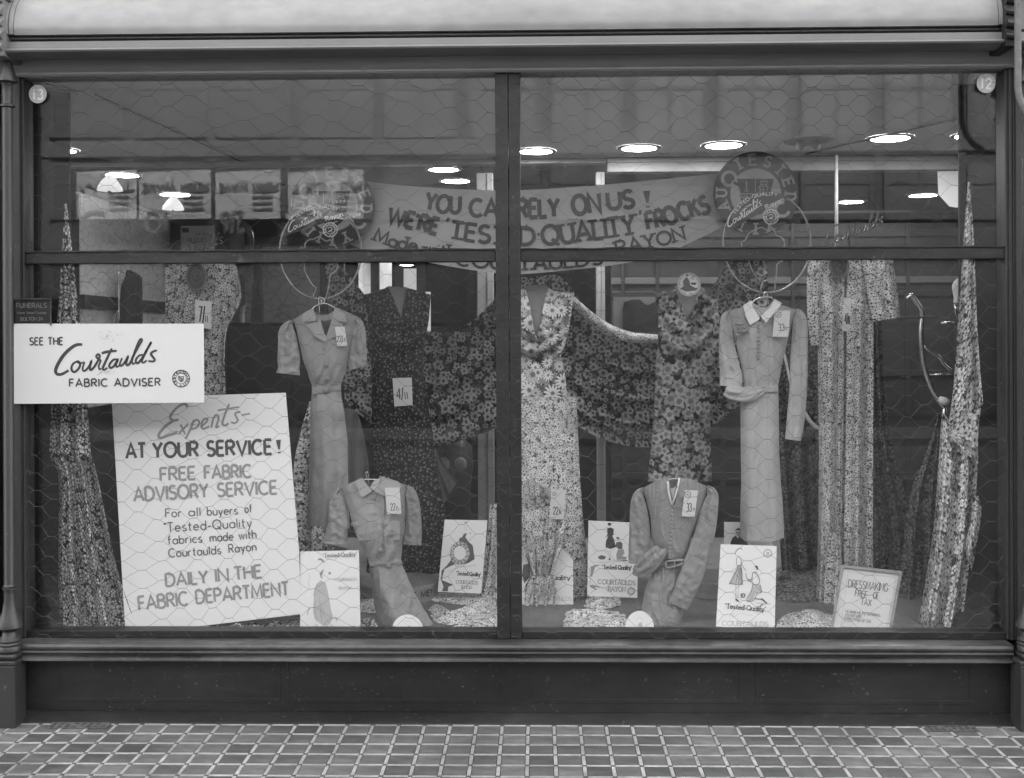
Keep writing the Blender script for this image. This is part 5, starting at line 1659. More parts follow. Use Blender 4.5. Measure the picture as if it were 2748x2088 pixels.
# ---- display hoops with wire faces
M['hoop'] = mat('pale enamelled wire', .22, .3, .5, var=.1)
hA = crop(700, 400, 3.652)
hB = crop(1850, 400, 3.652)
M['band'] = mat('dark lettered card', .022, .45, .4, var=.2)
def hoop(label, cv, cx, cy, rx, ry, band, arcs, scr, ray_, badge, faces, Yh, foot):
    c = cv(cx, cy)
    sc = 1 / 3.652 / KV
    # the hoop is turned a little about its upright: a plane swung round the vertical
    p0 = W(*c, Yh)
    p1 = p0 + Vector((1, .35, 0)); p2 = p0 + Vector((0, 0, 1))
    pl_ = Plane(p0, p1, p2)
    t_ = thing('hoop_stand', label, 'hoop stand', tuple(pl_(*cv(cx, cy + ry))), 'wire hoops with a face outline above the hanging frocks')
    mb = MB(); mb.tube([pl_(*cv(cx + rx * math.sin(2 * PI * i / 56), cy - ry * math.cos(2 * PI * i / 56))) for i in range(56)], .0042, 8, closed=True)
    mb.build('ring', M['hoop'], t_, True)
    mb = MB(); mb.slab([cv(*p) for p in band], pl_, .004, -.002); mb.build('crescent', M['band'], t_)
    k = Ink(pl_, .0046)
    for txt, path, h, w_ in arcs:
        k.text(txt, [cv(*p) for p in path], h, w_)
    o, ex, ey = scr
    a, b, c_ = cv(*o), cv(*ex), cv(*ey)
    script(k, a, (b[0] - a[0], b[1] - a[1]), (c_[0] - a[0], c_[1] - a[1]), .8)
    k.text('Rayon', [cv(*p) for p in ray_], 9, 1.3, slant=.05, serif=True)
    k.build('lettering', M['card2'], t_)
    bx, by = cv(badge[0], badge[1])
    q = ellipse(bx, by, badge[2] * sc, badge[2] * sc, 28)
    mb = MB(); mb.slab(q, pl_, .0075, .0042); mb.build('badge', M['band'], t_)
    k = Ink(pl_, .008)
    k.stroke(q + q[:1], 1.2); q2 = ellipse(bx, by, badge[2] * sc * .62, badge[2] * sc * .62, 24); k.stroke(q2 + q2[:1], .9)
    k.text('TESTEDQUALITY', arc_path(bx, by, badge[2] * sc * .70, badge[2] * sc * .70, -150, 190), badge[2] * sc * .24, .8)
    k.stroke([(bx - 5, by - 3), (bx, by - 6), (bx + 4, by - 3)], 1.2); k.stroke([(bx - 4, by + 5), (bx + 5, by - 1)], 1.4); k.stroke([(bx - 2, by + 1), (bx + 4, by + 6)], 1.2)
    k.build('badge_lettering', M['card2'], t_)
    for pts in faces:
        mb = MB(); mb.tube([pl_(*cv(*p), .004) for p in spline(pts, 5)], .003, 6); mb.build('face_wire', M['hoop'], t_, True)
    mb = MB(); mb.tube([pl_(*cv(*p)) for p in foot], .004, 8); mb.build('stem', M['chrome'], t_, True)
hoop('wire hoop stand with lettered crescent above the notched lapel frock', hA, 585, 1005, 400, 465,
     [(205, 880), (240, 800), (310, 700), (400, 610), (500, 555), (600, 540), (700, 560), (800, 605), (880, 660), (930, 690), (915, 700), (850, 650), (780, 660), (640, 715), (480, 775), (340, 815), (250, 850)],
     [('TESTED-QUALITY', spline([(350, 678), (420, 622), (500, 588), (580, 580), (660, 585), (750, 610)], 6), 6.4, 1.1), ('made with', [(460, 652), (570, 612)], 3.4, .6)],
     ((275, 815), (620, 700), (170, 510)), [(640, 705), (805, 655)], (680, 790, 70),
     [[(372, 1000), (395, 968), (428, 960), (440, 922), (480, 888), (520, 884), (560, 862), (600, 878), (640, 906), (680, 892), (700, 938), (732, 958), (762, 1000), (738, 1060), (742, 1110), (756, 1165), (730, 1200), (682, 1240), (668, 1330), (642, 1450)],
      [(372, 1000), (400, 1060), (425, 1130), (432, 1200), (500, 1330), (540, 1362), (515, 1450), (580, 1475), (650, 1450)]], Y1,
     [(590, 1460), (592, 1500), (600, 1530)])
hoop('wire hoop stand with lettered crescent above the white collared frock', hB, 760, 920, 430, 490,
     [(345, 790), (370, 720), (430, 610), (520, 500), (640, 425), (760, 408), (880, 430), (960, 465), (1005, 485), (940, 478), (860, 515), (750, 590), (600, 680), (470, 755), (395, 780)],
     [('TESTED-QUALITY', spline([(450, 640), (500, 570), (580, 505), (660, 468), (760, 455), (862, 462)], 6), 6.8, 1.2), ('made with', [(556, 575), (664, 518)], 3.4, .6)],
     ((385, 765), (735, 590), (240, 420)), [(755, 590), (928, 505)], (800, 665, 72),
     [[(512, 950), (508, 915), (550, 890), (580, 830), (640, 795), (700, 770), (740, 785), (765, 800), (800, 785), (835, 810), (850, 850), (890, 860), (925, 900), (932, 950), (935, 1070), (905, 1100), (862, 1130), (855, 1200), (835, 1390)],
      [(512, 950), (560, 1010), (580, 1100), (620, 1200), (680, 1280), (720, 1300), (770, 1280)], [(720, 1300), (695, 1395)]], Y2,
     [(760, 1400), (762, 1440), (768, 1475)])

# ---- dark sprigged frock on a display form
c5 = crop(900, 690, 2.4)
YD = .98
t_ = thing('draped_length', 'dark tiny sprig cloth draped as a gown with V neck, ticketed 4/11', 'draped cloth', tuple(W(870, 1240, YD)), 'dress lengths draped as gowns')
def foldD(q, y, x):
    a = .006 * math.sin(q * 7 + y * .01) * min(1, max(0, (y - 760) / 120)) + .004 * nz(x * .03, y * .02, 2)
    if y < 800:
        p = y + ((x - 864) / 55) ** 2 * 26
        a += -.034 * math.exp(-((p - 742) / 12) ** 2) + .026 * math.exp(-((p - 721) / 7) ** 2) + .024 * math.exp(-((p - 765) / 7) ** 2)
    return a
shell('gown', ident, [(612, 782, 929, .05), (640, 786, 930, .055), (690, 794, 926, .06), (742, 800, 917, .06), (790, 802, 912, .055), (860, 802, 922, .06), (940, 803, 935, .07), (1030, 804, 946, .075), (1120, 798, 964, .08), (1250, 790, 962, .08)],
      table([(-1, 636), (-.45, 630), (-.28, 619), (-.26, 620), (.10, 686), (.13, 688), (.30, 622), (.33, 622), (1, 636)]), table([(-1, 636), (-.3, 622), (.3, 622), (1, 636)]),
      lambda q: 1242 - 6 * q * q, YD, M['sprig'], t_, foldD, 60, 90)
flap('neck_board', ident, [(836, 618, 0), (878, 620, 0), (864, 692, 0)], YD - .045, M['board'], t_, .006)
ticket('price ticket 4/11 on the dark sprigged gown', c5, [(368, 780), (492, 776), (498, 955), (380, 962)], YD - .10, '4/', [(398, 915), (440, 912)], 23, ('11', [(448, 915), (468, 913)], 15))
# ---- centre gown: daisy bodice over a speckled skirt
c6 = crop(1380, 700, 4.0)
YE = .80
t_ = thing('draped_length', 'light daisy print bodice with cowl neck over a speckled light skirt by the mullion', 'draped cloth', tuple(W(1160, 1360, YE)), 'dress lengths draped as gowns')
def foldE(q, y, x):
    p = y + ((x - 230) / 310) ** 2 * 230
    a = -.050 * math.exp(-((p - 975) / 42) ** 2) + .045 * math.exp(-((p - 872) / 30) ** 2) + .040 * math.exp(-((p - 1050) / 22) ** 2)
    a += .008 * math.exp(-((p - 760) / 30) ** 2) + .004 * nz(x * .012, y * .012, 5)
    return a
shell('bodice', c6, [(250, -170, 640, .05), (345, -165, 642, .055), (640, -120, 602, .065), (900, -70, 548, .065), (960, -50, 520, .06), (1000, -30, 497, .055), (1250, -60, 550, .06), (1480, -85, 572, .065)],
      table([(-1, 345), (-.45, 320), (-.32, 290), (-.28, 300), (-.04, 800), (0, 812), (.03, 800), (.30, 300), (.34, 288), (.46, 325), (1, 345)]), table([(-1, 345), (-.3, 300), (.3, 300), (1, 345)]),
      1470, YE, M['daisy'], t_, foldE, 60, 90)
flap('neck_board', c6, [(100, 300, 0), (150, 255, 0), (350, 255, 0), (370, 290, 0), (236, 830, 0)], YE - .048, M['board'], t_, .006)
def foldF(q, y, x):
    a = .004 * nz(x * .04, y * .02, 8) - .006 * math.exp(-((x - 1148) / 5) ** 2) - .005 * math.exp(-((x - 1188) / 4) ** 2)
    k = max(0, (y - 1060) / 300)
    return a + k * .03 * math.sin(q * 11 + .004 * y)
shell('skirt', ident, [(850, 1094, 1244.5, .07), (1000, 1090, 1251, .075), (1100, 1082, 1257, .08), (1150, 1074, 1262, .085), (1300, 1046, 1282, .09), (1400, 1018, 1300, .09)],
      lambda q: 857, lambda q: 860, 1392, YE - .012, M['speck'], t_, foldF, 70, 110)
cloth('train', [(1058, 1090), (1085, 1085)], [(985, 1352), (1090, 1375)], [(1058, 1090), (1050, 1180), (1034, 1270), (985, 1352)], [(1085, 1085), (1088, 1200), (1090, 1375)], lambda s, t: YE - .04 - .14 * t * t, M['speck'], t_, pleats(2.2, .006, .02, 1, 1, 15), 40, 70)
bw_ = thing('bow', 'speckled light cloth tied in a bow with two flounces below, ticketed 22/6', 'bow', tuple(W(1170, 1340, .62)))
cb = crop(1390, 1250, 3.576)
cloth('loop', [cb(90, 90), cb(240, 200)], [cb(80, 320), cb(240, 310)], [cb(90, 90), cb(60, 200), cb(80, 320)], [cb(240, 200), cb(240, 310)], .62, M['speck'], bw_, pleats(2.5, .012, .012), 30, 20)
cloth('loop', [cb(240, 200), cb(420, 240)], [cb(240, 320), cb(430, 400)], [cb(240, 200), cb(240, 320)], [cb(420, 240), cb(450, 320), cb(430, 400)], .62, M['speck'], bw_, pleats(2.5, .012, .012, 1), 30, 20)
knob('knot', cb, 240, 285, 34, .60, M['speck'], bw_, .8)
cloth('flounce', [cb(120, 320), cb(240, 330), cb(480, 330)], [cb(130, 1060), cb(330, 1050)], [cb(50, 450), cb(40, 700), cb(130, 1060)], [cb(480, 330), cb(440, 700), cb(330, 1050)], .60, M['speck'], bw_, pleats(4, .006, .022, 0, 1, 3), 60, 60)
cloth('flounce', [cb(120, 1060), cb(345, 1050)], [cb(40, 1350), cb(340, 1350)], [cb(120, 1060), cb(60, 1180), cb(40, 1350)], [cb(345, 1050), cb(372, 1200), cb(345, 1350)], .58, M['speck'], bw_, pleats(3.5, .008, .026, 1, 1, 5), 50, 30)
cloth('tail', [cb(60, 1340), cb(250, 1340)], [cb(60, 1530), cb(220, 1500)], [cb(60, 1340), cb(40, 1440), cb(60, 1530)], [cb(250, 1340), cb(240, 1440), cb(220, 1500)], .59, M['speck'], bw_, pleats(3, .01, .02, 2, 1, 6), 30, 20)
mb = MB(); mb.tube([W(*cb(250, 1320), .63), W(*cb(250, 1475), .63)], .006, 8); mb.build('stick', M['black'], bw_)
ticket('price ticket 22/6 hanging on the speckled bow', cb, [(318, 226), (456, 230), (440, 514), (300, 508)], .575, '22', [(338, 466), (386, 466)], 16, ('6', [(396, 462), (412, 462)], 12), badge=(350, 270, 4, 1))
# ---- large rose gown on the right half
cg = crop(1700, 700, 4.0)
YG = .95
t_ = thing('draped_length', 'black cloth with large roses draped as a cowl bodice over a narrow length', 'draped cloth', tuple(W(1470, 1040, YG)), 'dress lengths draped as gowns')
def foldG(q, y, x):
    p = y + ((x - 560) / 330) ** 2 * 330
    return -.050 * math.exp(-((p - 950) / 62) ** 2) + .045 * math.exp(-((p - 815) / 40) ** 2) + .040 * math.exp(-((p - 1065) / 30) ** 2) + .025 * math.exp(-((p - 640) / 40) ** 2) + .006 * nz(x * .01, y * .006, 6)
shell('gown', cg, [(270, 222, 880, .05), (350, 228, 900, .055), (600, 268, 918, .065), (900, 262, 905, .065), (1100, 238, 850, .06), (1400, 226, 826, .06), (1700, 215, 822, .06), (2400, 150, 842, .065)],
      table([(-1, 330), (-.42, 318), (-.35, 300), (-.06, 620), (0, 640), (.08, 600), (.42, 330), (.5, 350), (1, 400)]), table([(-1, 330), (-.3, 310), (.4, 330), (1, 400)]), 2368, YG, M['bigrose'], t_, foldG, 60, 90)
flap('neck_board', cg, [(440, 270, 0), (700, 265, 0), (770, 300, 0), (760, 350, 0), (560, 640, 0), (530, 640, 0)], YG - .046, M['board'], t_, .006)
# round badge resting on its neck board
bc = cg(595, 253)
pl_ = flat(YG - .10)
bd = thing('badge_disc', 'round white printed badge on the neck board of the large rose gown', 'badge', tuple(W(bc[0], bc[1] + 26, YG - .10)))
mb = MB(); mb.slab(ellipse(*bc, 25.6, 25.6, 40), pl_, 0, -.006); mb.build('disc', M['card'], bd)
k = Ink(pl_); q = ellipse(*bc, 24.4, 24.4, 40); k.stroke(q + q[:1], .8)
k.text('TESTED QUALITY COURTAULDS RAYON', arc_path(*bc, 20, 20, -165, 180, 40), 2.9, .6)
k.patch([cg(*p) for p in [(570, 170), (600, 215), (610, 262), (660, 290), (700, 290), (660, 320), (560, 330), (500, 300), (540, 270), (530, 220)]]); k.build('printed_rim', M['ink_mid'], bd)
k = Ink(pl_, .003); k.patch([cg(*p) for p in [(560, 150), (585, 145), (592, 160), (572, 168)]]); k.patch([cg(*p) for p in [(610, 235), (680, 235), (665, 258), (625, 256)]])
k.stroke([cg(*p) for p in [(622, 205), (640, 165), (650, 205)]], 1); k.build('printed_figure', M['ink'], bd)

# ---- swags of dark rose cloth behind
def swagfold(k, a, ph=0, seed=0):
    def f(s, t):
        # folds run out from the gathered upper corners and spread along the sag
        t = t ** (1.0 + .5 * (1 - s)) - .10 * math.sin(PI * s)
        env = .35 + .65 * math.sin(PI * min(1, max(0, s * .9 + .05)))
        return a * env * (math.sin(2 * PI * k * (t + .08 * nz(s * 2, t, seed)) + ph + 1.5 * nz(s * 1.5, 0, seed)) + .4 * math.sin(2 * PI * k * 2.1 * t + 2 + seed)) + .03 * nz(s * 4, t * 3, seed)
    return f
o = cloth('swag', [(700, 566), (740, 580), (820, 668), (930, 716), (1000, 705), (1060, 655), (1110, 590)], [(745, 868), (800, 912), (880, 948), (950, 962), (1030, 940), (1110, 910)],
          [(700, 566), (712, 640), (735, 760), (745, 868)], [(1110, 590), (1112, 700), (1112, 800), (1110, 910)], 1.35, M['rose'], None, swagfold(3.4, .030, 0, 1), 110, 80, 'plane')
tag(o, 'dark rose print swag looped behind the dark sprigged gown', 'swag', 'swags of dark rose cloth')
o = cloth('swag', [(1112, 600), (1160, 597), (1212, 598), (1262, 660), (1330, 708), (1400, 722), (1480, 705), (1545, 610), (1580, 565), (1655, 560)], [(1120, 880), (1190, 895), (1250, 922), (1310, 952), (1400, 966), (1500, 942), (1580, 890), (1650, 820)],
          [(1112, 600), (1112, 740), (1120, 880)], [(1655, 560), (1660, 680), (1650, 820)], 1.30, M['rose'], None, swagfold(3.8, .048, 1, 2), 130, 80, 'plane')
tag(o, 'dark rose print swag looped from the mullion to the white collared frock', 'swag', 'swags of dark rose cloth')
o = cloth('swag_lining', [(1240, 640), (1300, 690), (1360, 716), (1420, 722)], [(1230, 655), (1290, 712), (1350, 738), (1420, 742)], [(1240, 640), (1230, 655)], [(1420, 722), (1420, 742)], 1.08, M['speck'], None, lambda s, t: -.03 * math.sin(PI * t) + .012 * nz(s * 7, t * 2, 3), 60, 10)
tag(o, 'light turned over edge along the top of the swag right of the mullion', 'cloth edge')

# ---- printed lengths and drapes
ca = ident
t_ = thing('drape', 'tall drape of pansy print cloth beside the experts placard', 'drape', tuple(W(200, 1362, .16)), 'tall printed drapes at the window ends')
cloth('upper_fall', [(139, 452), (146, 452)], [(112, 960), (200, 985)], [(139, 452), (133, 560), (124, 690), (112, 850), (107, 975)], [(146, 452), (158, 560), (172, 690), (188, 860), (197, 990)], .15, M['pansy'], t_, pleats(2.2, .002, .016, .6, .6, 1), 50, 130)
cloth('lower_fall', [(107, 980), (150, 965), (198, 985)], [(128, 1385), (200, 1390), (305, 1385)], [(107, 980), (112, 1002), (127, 1035), (126, 1200), (128, 1385)], [(198, 985), (212, 1037), (235, 1150), (259, 1250), (294, 1350), (305, 1385)], .16, M['pansy'], t_, pleats(2.3, .026, .046, 2.2, .6, 2), 90, 120)
mb = MB(); mb.tube([W(141, 440, .16), W(143, 470, .16)], .006, 8); mb.build('hook', M['chrome'], t_)
t_ = thing('drape', 'tall drape of large light print cloth knotted beside the chrome stand', 'drape', tuple(W(2050, 1362, .2)), 'tall printed drapes at the window ends')
cloth('upper_fall', [(2089, 392), (2094, 392)], [(2044, 935), (2080, 915), (2123, 872)], [(2089, 392), (2079, 540), (2068, 700), (2057, 850), (2044, 935)], [(2094, 392), (2103, 520), (2109, 680), (2116, 790), (2123, 872)], .20, M['garden'], t_, pleats(1.3, .002, .012, .4, .5, 3), 50, 120)
cloth('lower_fall', [(2034, 890), (2070, 920), (2108, 900)], [(1975, 1390), (2030, 1392), (2072, 1388)], [(2034, 890), (2026, 1000), (2014, 1150), (1975, 1390)], [(2108, 900), (2110, 1020), (2100, 1160), (2072, 1388)], .23, M['garden'], t_, pleats(2.2, .014, .042, 1.0, .6, 4), 70, 110)
cloth('folded_corner', [(2046, 934), (2080, 905), (2118, 880)], [(2050, 942), (2085, 978), (2112, 1002)], [(2046, 934), (2050, 942)], [(2118, 880), (2112, 940), (2112, 1002)], .185, M['garden'], t_, pleats(.8, .004, .004), 30, 24)
cloth('side_flap', [(2100, 1075), (2112, 1070)], [(2082, 1180), (2098, 1235)], [(2100, 1075), (2096, 1120), (2082, 1180)], [(2112, 1070), (2119, 1110), (2098, 1235)], .20, M['garden'], t_, pleats(1.2, .006, .012), 20, 40)
o = cloth('printed_length', [(357, 572), (430, 560), (500, 562), (516, 600)], [(352, 1010), (420, 1014), (488, 1010)], [(357, 572), (357, 700), (356, 850), (352, 1010)], [(516, 600), (520, 650), (488, 722), (487, 860), (488, 1010)], .85, M['posy'], None, pleats(2.6, .008, .020, 1, .6, 6), 70, 110)
tag(o, 'hanging length of white posy print cloth ticketed 7/11 below the gloves poster', 'printed cloth')
ticket('price ticket 7/11 on the white posy print length', c4, [(1256, 278), (1364, 284), (1362, 464), (1256, 452)], .80, '7/', [(1280, 416), (1318, 416)], 32, ('11', [(1322, 418), (1338, 418)], 14))
o = cloth('printed_length', [(668, 868), (690, 860), (720, 860)], [(640, 1196), (680, 1200), (722, 1200)], [(668, 868), (650, 930), (634, 1010), (638, 1100), (640, 1196)], [(720, 860), (724, 1000), (722, 1200)], .92, M['garden'], None, pleats(1.6, .008, .02, 0, .6, 7), 50, 70)
tag(o, 'strip of light print cloth showing between the experts placard and the notched lapel frock', 'printed cloth')
# light ditsy coat length on the right
t_ = thing('draped_length', 'small light print cloth draped as a long coat with short sleeves', 'draped cloth', tuple(W(1830, 1330, .66)), 'dress lengths draped as gowns')
cloth('front', [(1762, 556), (1800, 540), (1840, 540), (1886, 556)], [(1762, 1290), (1800, 1330), (1886, 1345)], [(1762, 556), (1766, 800), (1768, 1000), (1766, 1160), (1762, 1290)], [(1886, 556), (1886, 800), (1885, 1000), (1885, 1200), (1886, 1345)], .66, M['ditsy'], t_,
      lambda s, t: pleats(1.9, .014, .050, 2.4, .5, 8)(s, t) + (.05 if abs(s - .52 + .02 * t) < .018 else 0), 110, 120)
sleeve('sleeve', ident, [(1768, 545, 20, 0), (1758, 610, 16, 0), (1757, 690, 13, 0), (1762, 745, 11, 0)], .64, M['ditsy'], t_, .8, .006, 20)
sleeve('sleeve', ident, [(1892, 545, 34, 0), (1900, 600, 33, 0), (1908, 650, 32, 0), (1914, 690, 29, 0)], .64, M['ditsy'], t_, .7, .010, 21)
cloth('train', [(1790, 1150), (1812, 1150)], [(1778, 1335), (1808, 1340)], [(1790, 1150), (1780, 1240), (1778, 1335)], [(1812, 1150), (1818, 1240), (1808, 1340)], .60, M['ditsy'], t_, pleats(1, .01, .02), 20, 40)
tk = crop(1828, 690, 2.4)
ticket('narrow price ticket 4/11 hanging down the light coat length', tk, [(1046, 262), (1094, 266), (1088, 478), (1036, 474)], .585, '4/', [(1054, 428), (1074, 428)], 22, ('11', [(1077, 432), (1084, 432)], 18))
# dark garden print behind
for nm, tp, bt, lf, rt, Yk, lab in (
    ('backdrop', [(1640, 760), (1700, 700), (1770, 690)], [(1690, 1270), (1740, 1330), (1790, 1330)], [(1640, 760), (1670, 960), (1690, 1270)], [(1770, 690), (1775, 1000), (1790, 1330)], 1.15, 'dark garden print cloth showing between the white collared frock and the light coat length'),
    ('backdrop', [(1878, 700), (1890, 690), (1902, 694)], [(1870, 1338), (1930, 1342), (2000, 1330)], [(1878, 700), (1874, 1000), (1870, 1338)], [(1902, 694), (1914, 880), (1936, 1000), (1964, 1110), (2000, 1330)], .95, 'dark garden print cloth flaring out beside the light coat length'),
    ('backdrop', [(2026, 892), (2036, 890)], [(1930, 1342), (2040, 1342)], [(2026, 892), (1996, 980), (1966, 1060), (1950, 1180), (1930, 1342)], [(2036, 890), (2040, 1100), (2040, 1342)], .70, 'dark garden print cloth falling from the chrome stand behind the knotted drape')):
    o = cloth('printed_length', tp, bt, lf, rt, Yk, M['shade'], None, pleats(2.5, .01, .03, 1, .7, Yk * 9), 70, 80)
    tag(o, lab, 'printed cloth', 'dark garden print lengths')
o = cloth('silk_length', [(738, 880), (770, 890), (786, 940)], [(738, 1075), (770, 1080), (800, 1070)], [(738, 880), (736, 980), (738, 1075)], [(786, 940), (796, 1000), (800, 1070)], 1.0, M['sheer'], None, pleats(1.5, .006, .012), 24, 30)
tag(o, 'dull silk length hanging beside the skirt of the notched lapel frock', 'cloth')
o = cloth('silk_length', [c5(625, 1235), c5(650, 1230)], [c5(690, 1600), c5(790, 1440)], [c5(625, 1235), c5(650, 1420), c5(690, 1600)], [c5(650, 1230), c5(700, 1340), c5(790, 1440)], 1.25, M['sheer'], None, pleats(1.5, .006, .012), 24, 30)
tag(o, 'dull silk length hanging below the swag beside the dark sprigged gown', 'cloth')
# bust form with a brassiere behind
bp = c5(760, 1320)
bb = W(*bp, 1.6)
t_ = thing('bust_form', 'dim bust form wearing a pale brassiere under the swag', 'bust form', (bb.x, bb.y, BZ))
mb = MB(); mb.lathe([(.02, -.35), (.10, -.34), (.09, -.16), (.11, 0), (.10, .09), (.05, .13), (.0, .14)], tuple(bb), 20, False); mb.build('torso', M['dim'], t_, True)
mb = MB()
for sx in (-1, 1):
    c = bb + Vector((sx * .042, -.098, 0))
    vs, fs = [], []
    for i in range(5):
        a = PI / 2 * i / 4
        for j in range(14):
            th = 2 * PI * j / 14
            vs.append(c + Vector((0.038 * math.cos(a) * math.cos(th), -.018 * math.sin(a), .038 * math.cos(a) * math.sin(th))))
    for i in range(4):
        for j in range(14):
            fs.append((i * 14 + j, i * 14 + (j + 1) % 14, (i + 1) * 14 + (j + 1) % 14, (i + 1) * 14 + j))
    mb.add(vs, fs)
    mb.tube([c + Vector((0, 0, .05)), c + Vector((sx * .01, .06, .13))], .006, 5)
mb.build('brassiere', M['sheer'], t_, True)
mb = MB(); mb.lathe([(.10, 0), (.10, .02), (.02, .03), (.02, max(.05, bb.z - .35 - BZ))], (bb.x, bb.y, BZ + .001), 16); mb.build('foot', M['black'], t_)

# ---- cloth ends lying on the window floor
def trail(top, bot, m, hgt, k, label, seed, along=True):
    """cloth lying in soft folds on the window floor, its outline given in reading pixels"""
    f = coons(top, bot, [top[0], bot[0]], [top[-1], bot[-1]])
    def P(s, t):
        u, v = f(s, t)
        ed = min(1, 6 * min(s, 1 - s) + .12) * min(1, 4 * min(t, 1 - t) + .08)
        q = (t if along else s) + .16 * nz(s * 2.2 + seed, t * 1.2, seed) + .10 * s
        h_ = .7 * hgt * ed * (.30 + .55 * (.5 + .5 * math.sin(2 * PI * k * q + seed)) ** .8 + .30 * nz(s * 5 + seed, t * 4, seed + 2))
        p = WZ(u, v, BZ)
        return Vector((p.x + .012 * nz(s * 6, t * 6, seed + 4), p.y + .012 * nz(s * 6, t * 6, seed + 7), BZ + .003 + max(0, h_)))
    o = grid('cloth_end', P, 70, 40, m, None, 'floor')
    tag(o, label, 'cloth end', 'cloth ends trailing on the window floor')
trail([(921, 1291), (950, 1283), (1000, 1282), (1056, 1268)], [(932, 1299), (1000, 1308), (1060, 1312)], M['speck'], .025, 1.5, 'light speckled cloth end lying flat before the emblem show card', 1)
trail([(927, 1318), (943, 1306), (965, 1326), (1010, 1318), (1040, 1292), (1066, 1272)], [(936, 1342), (965, 1352), (1010, 1346), (1078, 1335)], M['speck'], .055, 2, 'twisted speckled cloth end reaching from the mullion towards the pocketed frock', 2)
trail([(985, 1352), (1040, 1338), (1092, 1306)], [(960, 1372), (1040, 1376), (1094, 1376)], M['speck'], .045, 1.5, 'speckled cloth spread at the foot of the mullion', 3)
trail([(1268, 1286), (1300, 1280), (1340, 1290)], [(1262, 1312), (1300, 1318), (1342, 1308)], M['speck'], .055, 1.6, 'crumpled speckled cloth end under the show card with two figures', 4, False)
trail([(1222, 1322), (1280, 1316), (1350, 1328)], [(1212, 1376), (1280, 1378), (1362, 1374)], M['speck'], .05, 2.2, 'speckled cloth spread beside the round white badge in the right pane', 5)
trail([(1678, 1348), (1705, 1326), (1750, 1322), (1806, 1332)], [(1668, 1376), (1740, 1378), (1812, 1376)], M['ditsy'], .06, 2.0, 'small light print cloth heaped between the kneeling figure card and the framed notice', 6, False)
trail([(1676, 1226), (1720, 1212), (1776, 1220)], [(1670, 1296), (1720, 1302), (1790, 1296)], M['shade'], .07, 2.5, 'dark garden print cloth heaped behind the kneeling figure card', 7)
trail([(400, 1364), (480, 1358), (560, 1352), (652, 1338)], [(396, 1378), (520, 1380), (656, 1378)], M['pansy'], .045, 4.5, 'pansy print cloth heaped under the lower edge of the experts placard', 8, False)
trail([(772, 1298), (800, 1292), (826, 1300)], [(770, 1322), (800, 1326), (830, 1322)], M['speck'], .04, 1.5, 'speckled cloth end showing between the fashion lady card and the pocketed frock', 9)
trail([(776, 1342), (795, 1336), (815, 1346)], [(774, 1374), (795, 1376), (820, 1374)], M['pansy'], .04, 1.5, 'pansy cloth end at the foot of the fashion lady card', 10)
trail([(1490, 1362), (1540, 1356), (1600, 1358), (1640, 1362)], [(1490, 1376), (1560, 1378), (1640, 1376)], M['ditsy'], .022, 3, 'thin light print cloth end before the kneeling figure card', 11, False)

# ---- round low plinths
for (u, v, w, lab, txt) in ((862, 1252, 170, 'low round grey plinth lettered trust me behind the pocketed frock', [(897, 1272), (935, 1267)]), (1545, 1243, 150, 'low round grey plinth behind the V neck frock', None)):
    zt = BZ + .075
    c = WZ(u, v, zt)
    r_ = w / 2 / ppm(c.y)
    t_ = thing('plinth', lab, 'plinth', (c.x, c.y, BZ))
    mb = MB(); mb.lathe([(r_, BZ + .001), (r_, zt - .006), (r_ - .006, zt), (0, zt)], (c.x, c.y, 0), 48, False)
    autosmooth(mb.build('drum', M['board'], t_), 40)
    if txt:
        k_ = Ink(None); k_.mp = None
        rad = r_ + .0012
        def cyl(a_, z_, off=0.0):
            return Vector((c.x + (rad + off) * math.sin(R(a_)), c.y - (rad + off) * math.cos(R(a_)), z_))
        # text unrolled round the drum: angle in degrees across, height up
        sc_ = 57.3 / rad
        k_.mp = lambda x, y, off=0.0: cyl(x * sc_, BZ + .04 - y, off)
        k_.text('TRUST ME!', [(-.03, .014), (.19, .014)], .026, .0065)
        k_.build('lettering', M['ink'], t_)
# ---- chrome display arm, white hand and pale ribbon by the right drape
ck = crop(2380, 700, 3.053)
t_ = thing('display_stand', 'curved chrome display stand holding the knotted drape', 'display stand', tuple(W(*ck(460, 1200), .5)))
mb = MB(); mb.tube([W(*ck(*p), .5) for p in spline([(160, 310), (200, 285), (245, 340), (290, 430), (280, 560), (285, 720), (310, 880), (365, 1040), (430, 1150), (470, 1200)], 5)], .012, 10)
mb.build('curved_tube', M['chrome'], t_, True)
mb = MB(); mb.tube([W(*ck(*p), .53) for p in spline([(300, 700), (370, 750), (430, 790), (470, 850), (530, 900)], 4)], .008, 8); mb.tube([W(*ck(*p), .53) for p in ((340, 935), (530, 930))], .004, 6)
mb.tube([W(*ck(*p), .53) for p in ((440, 510), (570, 508))], .007, 8)
mb.build('brace', M['chrome'], t_, True)
mb = MB(); a, b = W(*ck(200, 455), .55), W(*ck(330, 470), .55); mb.box(a.x, b.x, .45, .75, b.z, a.z, .002); mb.build('tray', M['black'], t_)
a = W(*ck(470, 1150), .45)
mb = MB(); mb.tube([W(*ck(*p), .46) for p in ((430, 1130), (470, 1150), (505, 1160))], [.012, .018, .012], 10); mb.build('white_tip', M['white'], t_, True)
mb = MB(); mb.tube([W(*ck(470, 1205), .5), W(*ck(470, 1205), .5) + Vector((.04, .1, -.2)), Vector((W(*ck(470, 1205), .5).x + .05, .65, BZ))], .010, 8); mb.build('leg', M['chrome'], t_, True)
t_ = thing('display_hand', 'white porcelain display hand beside the knotted drape', 'display hand', tuple(W(*ck(570, 420), .45)))
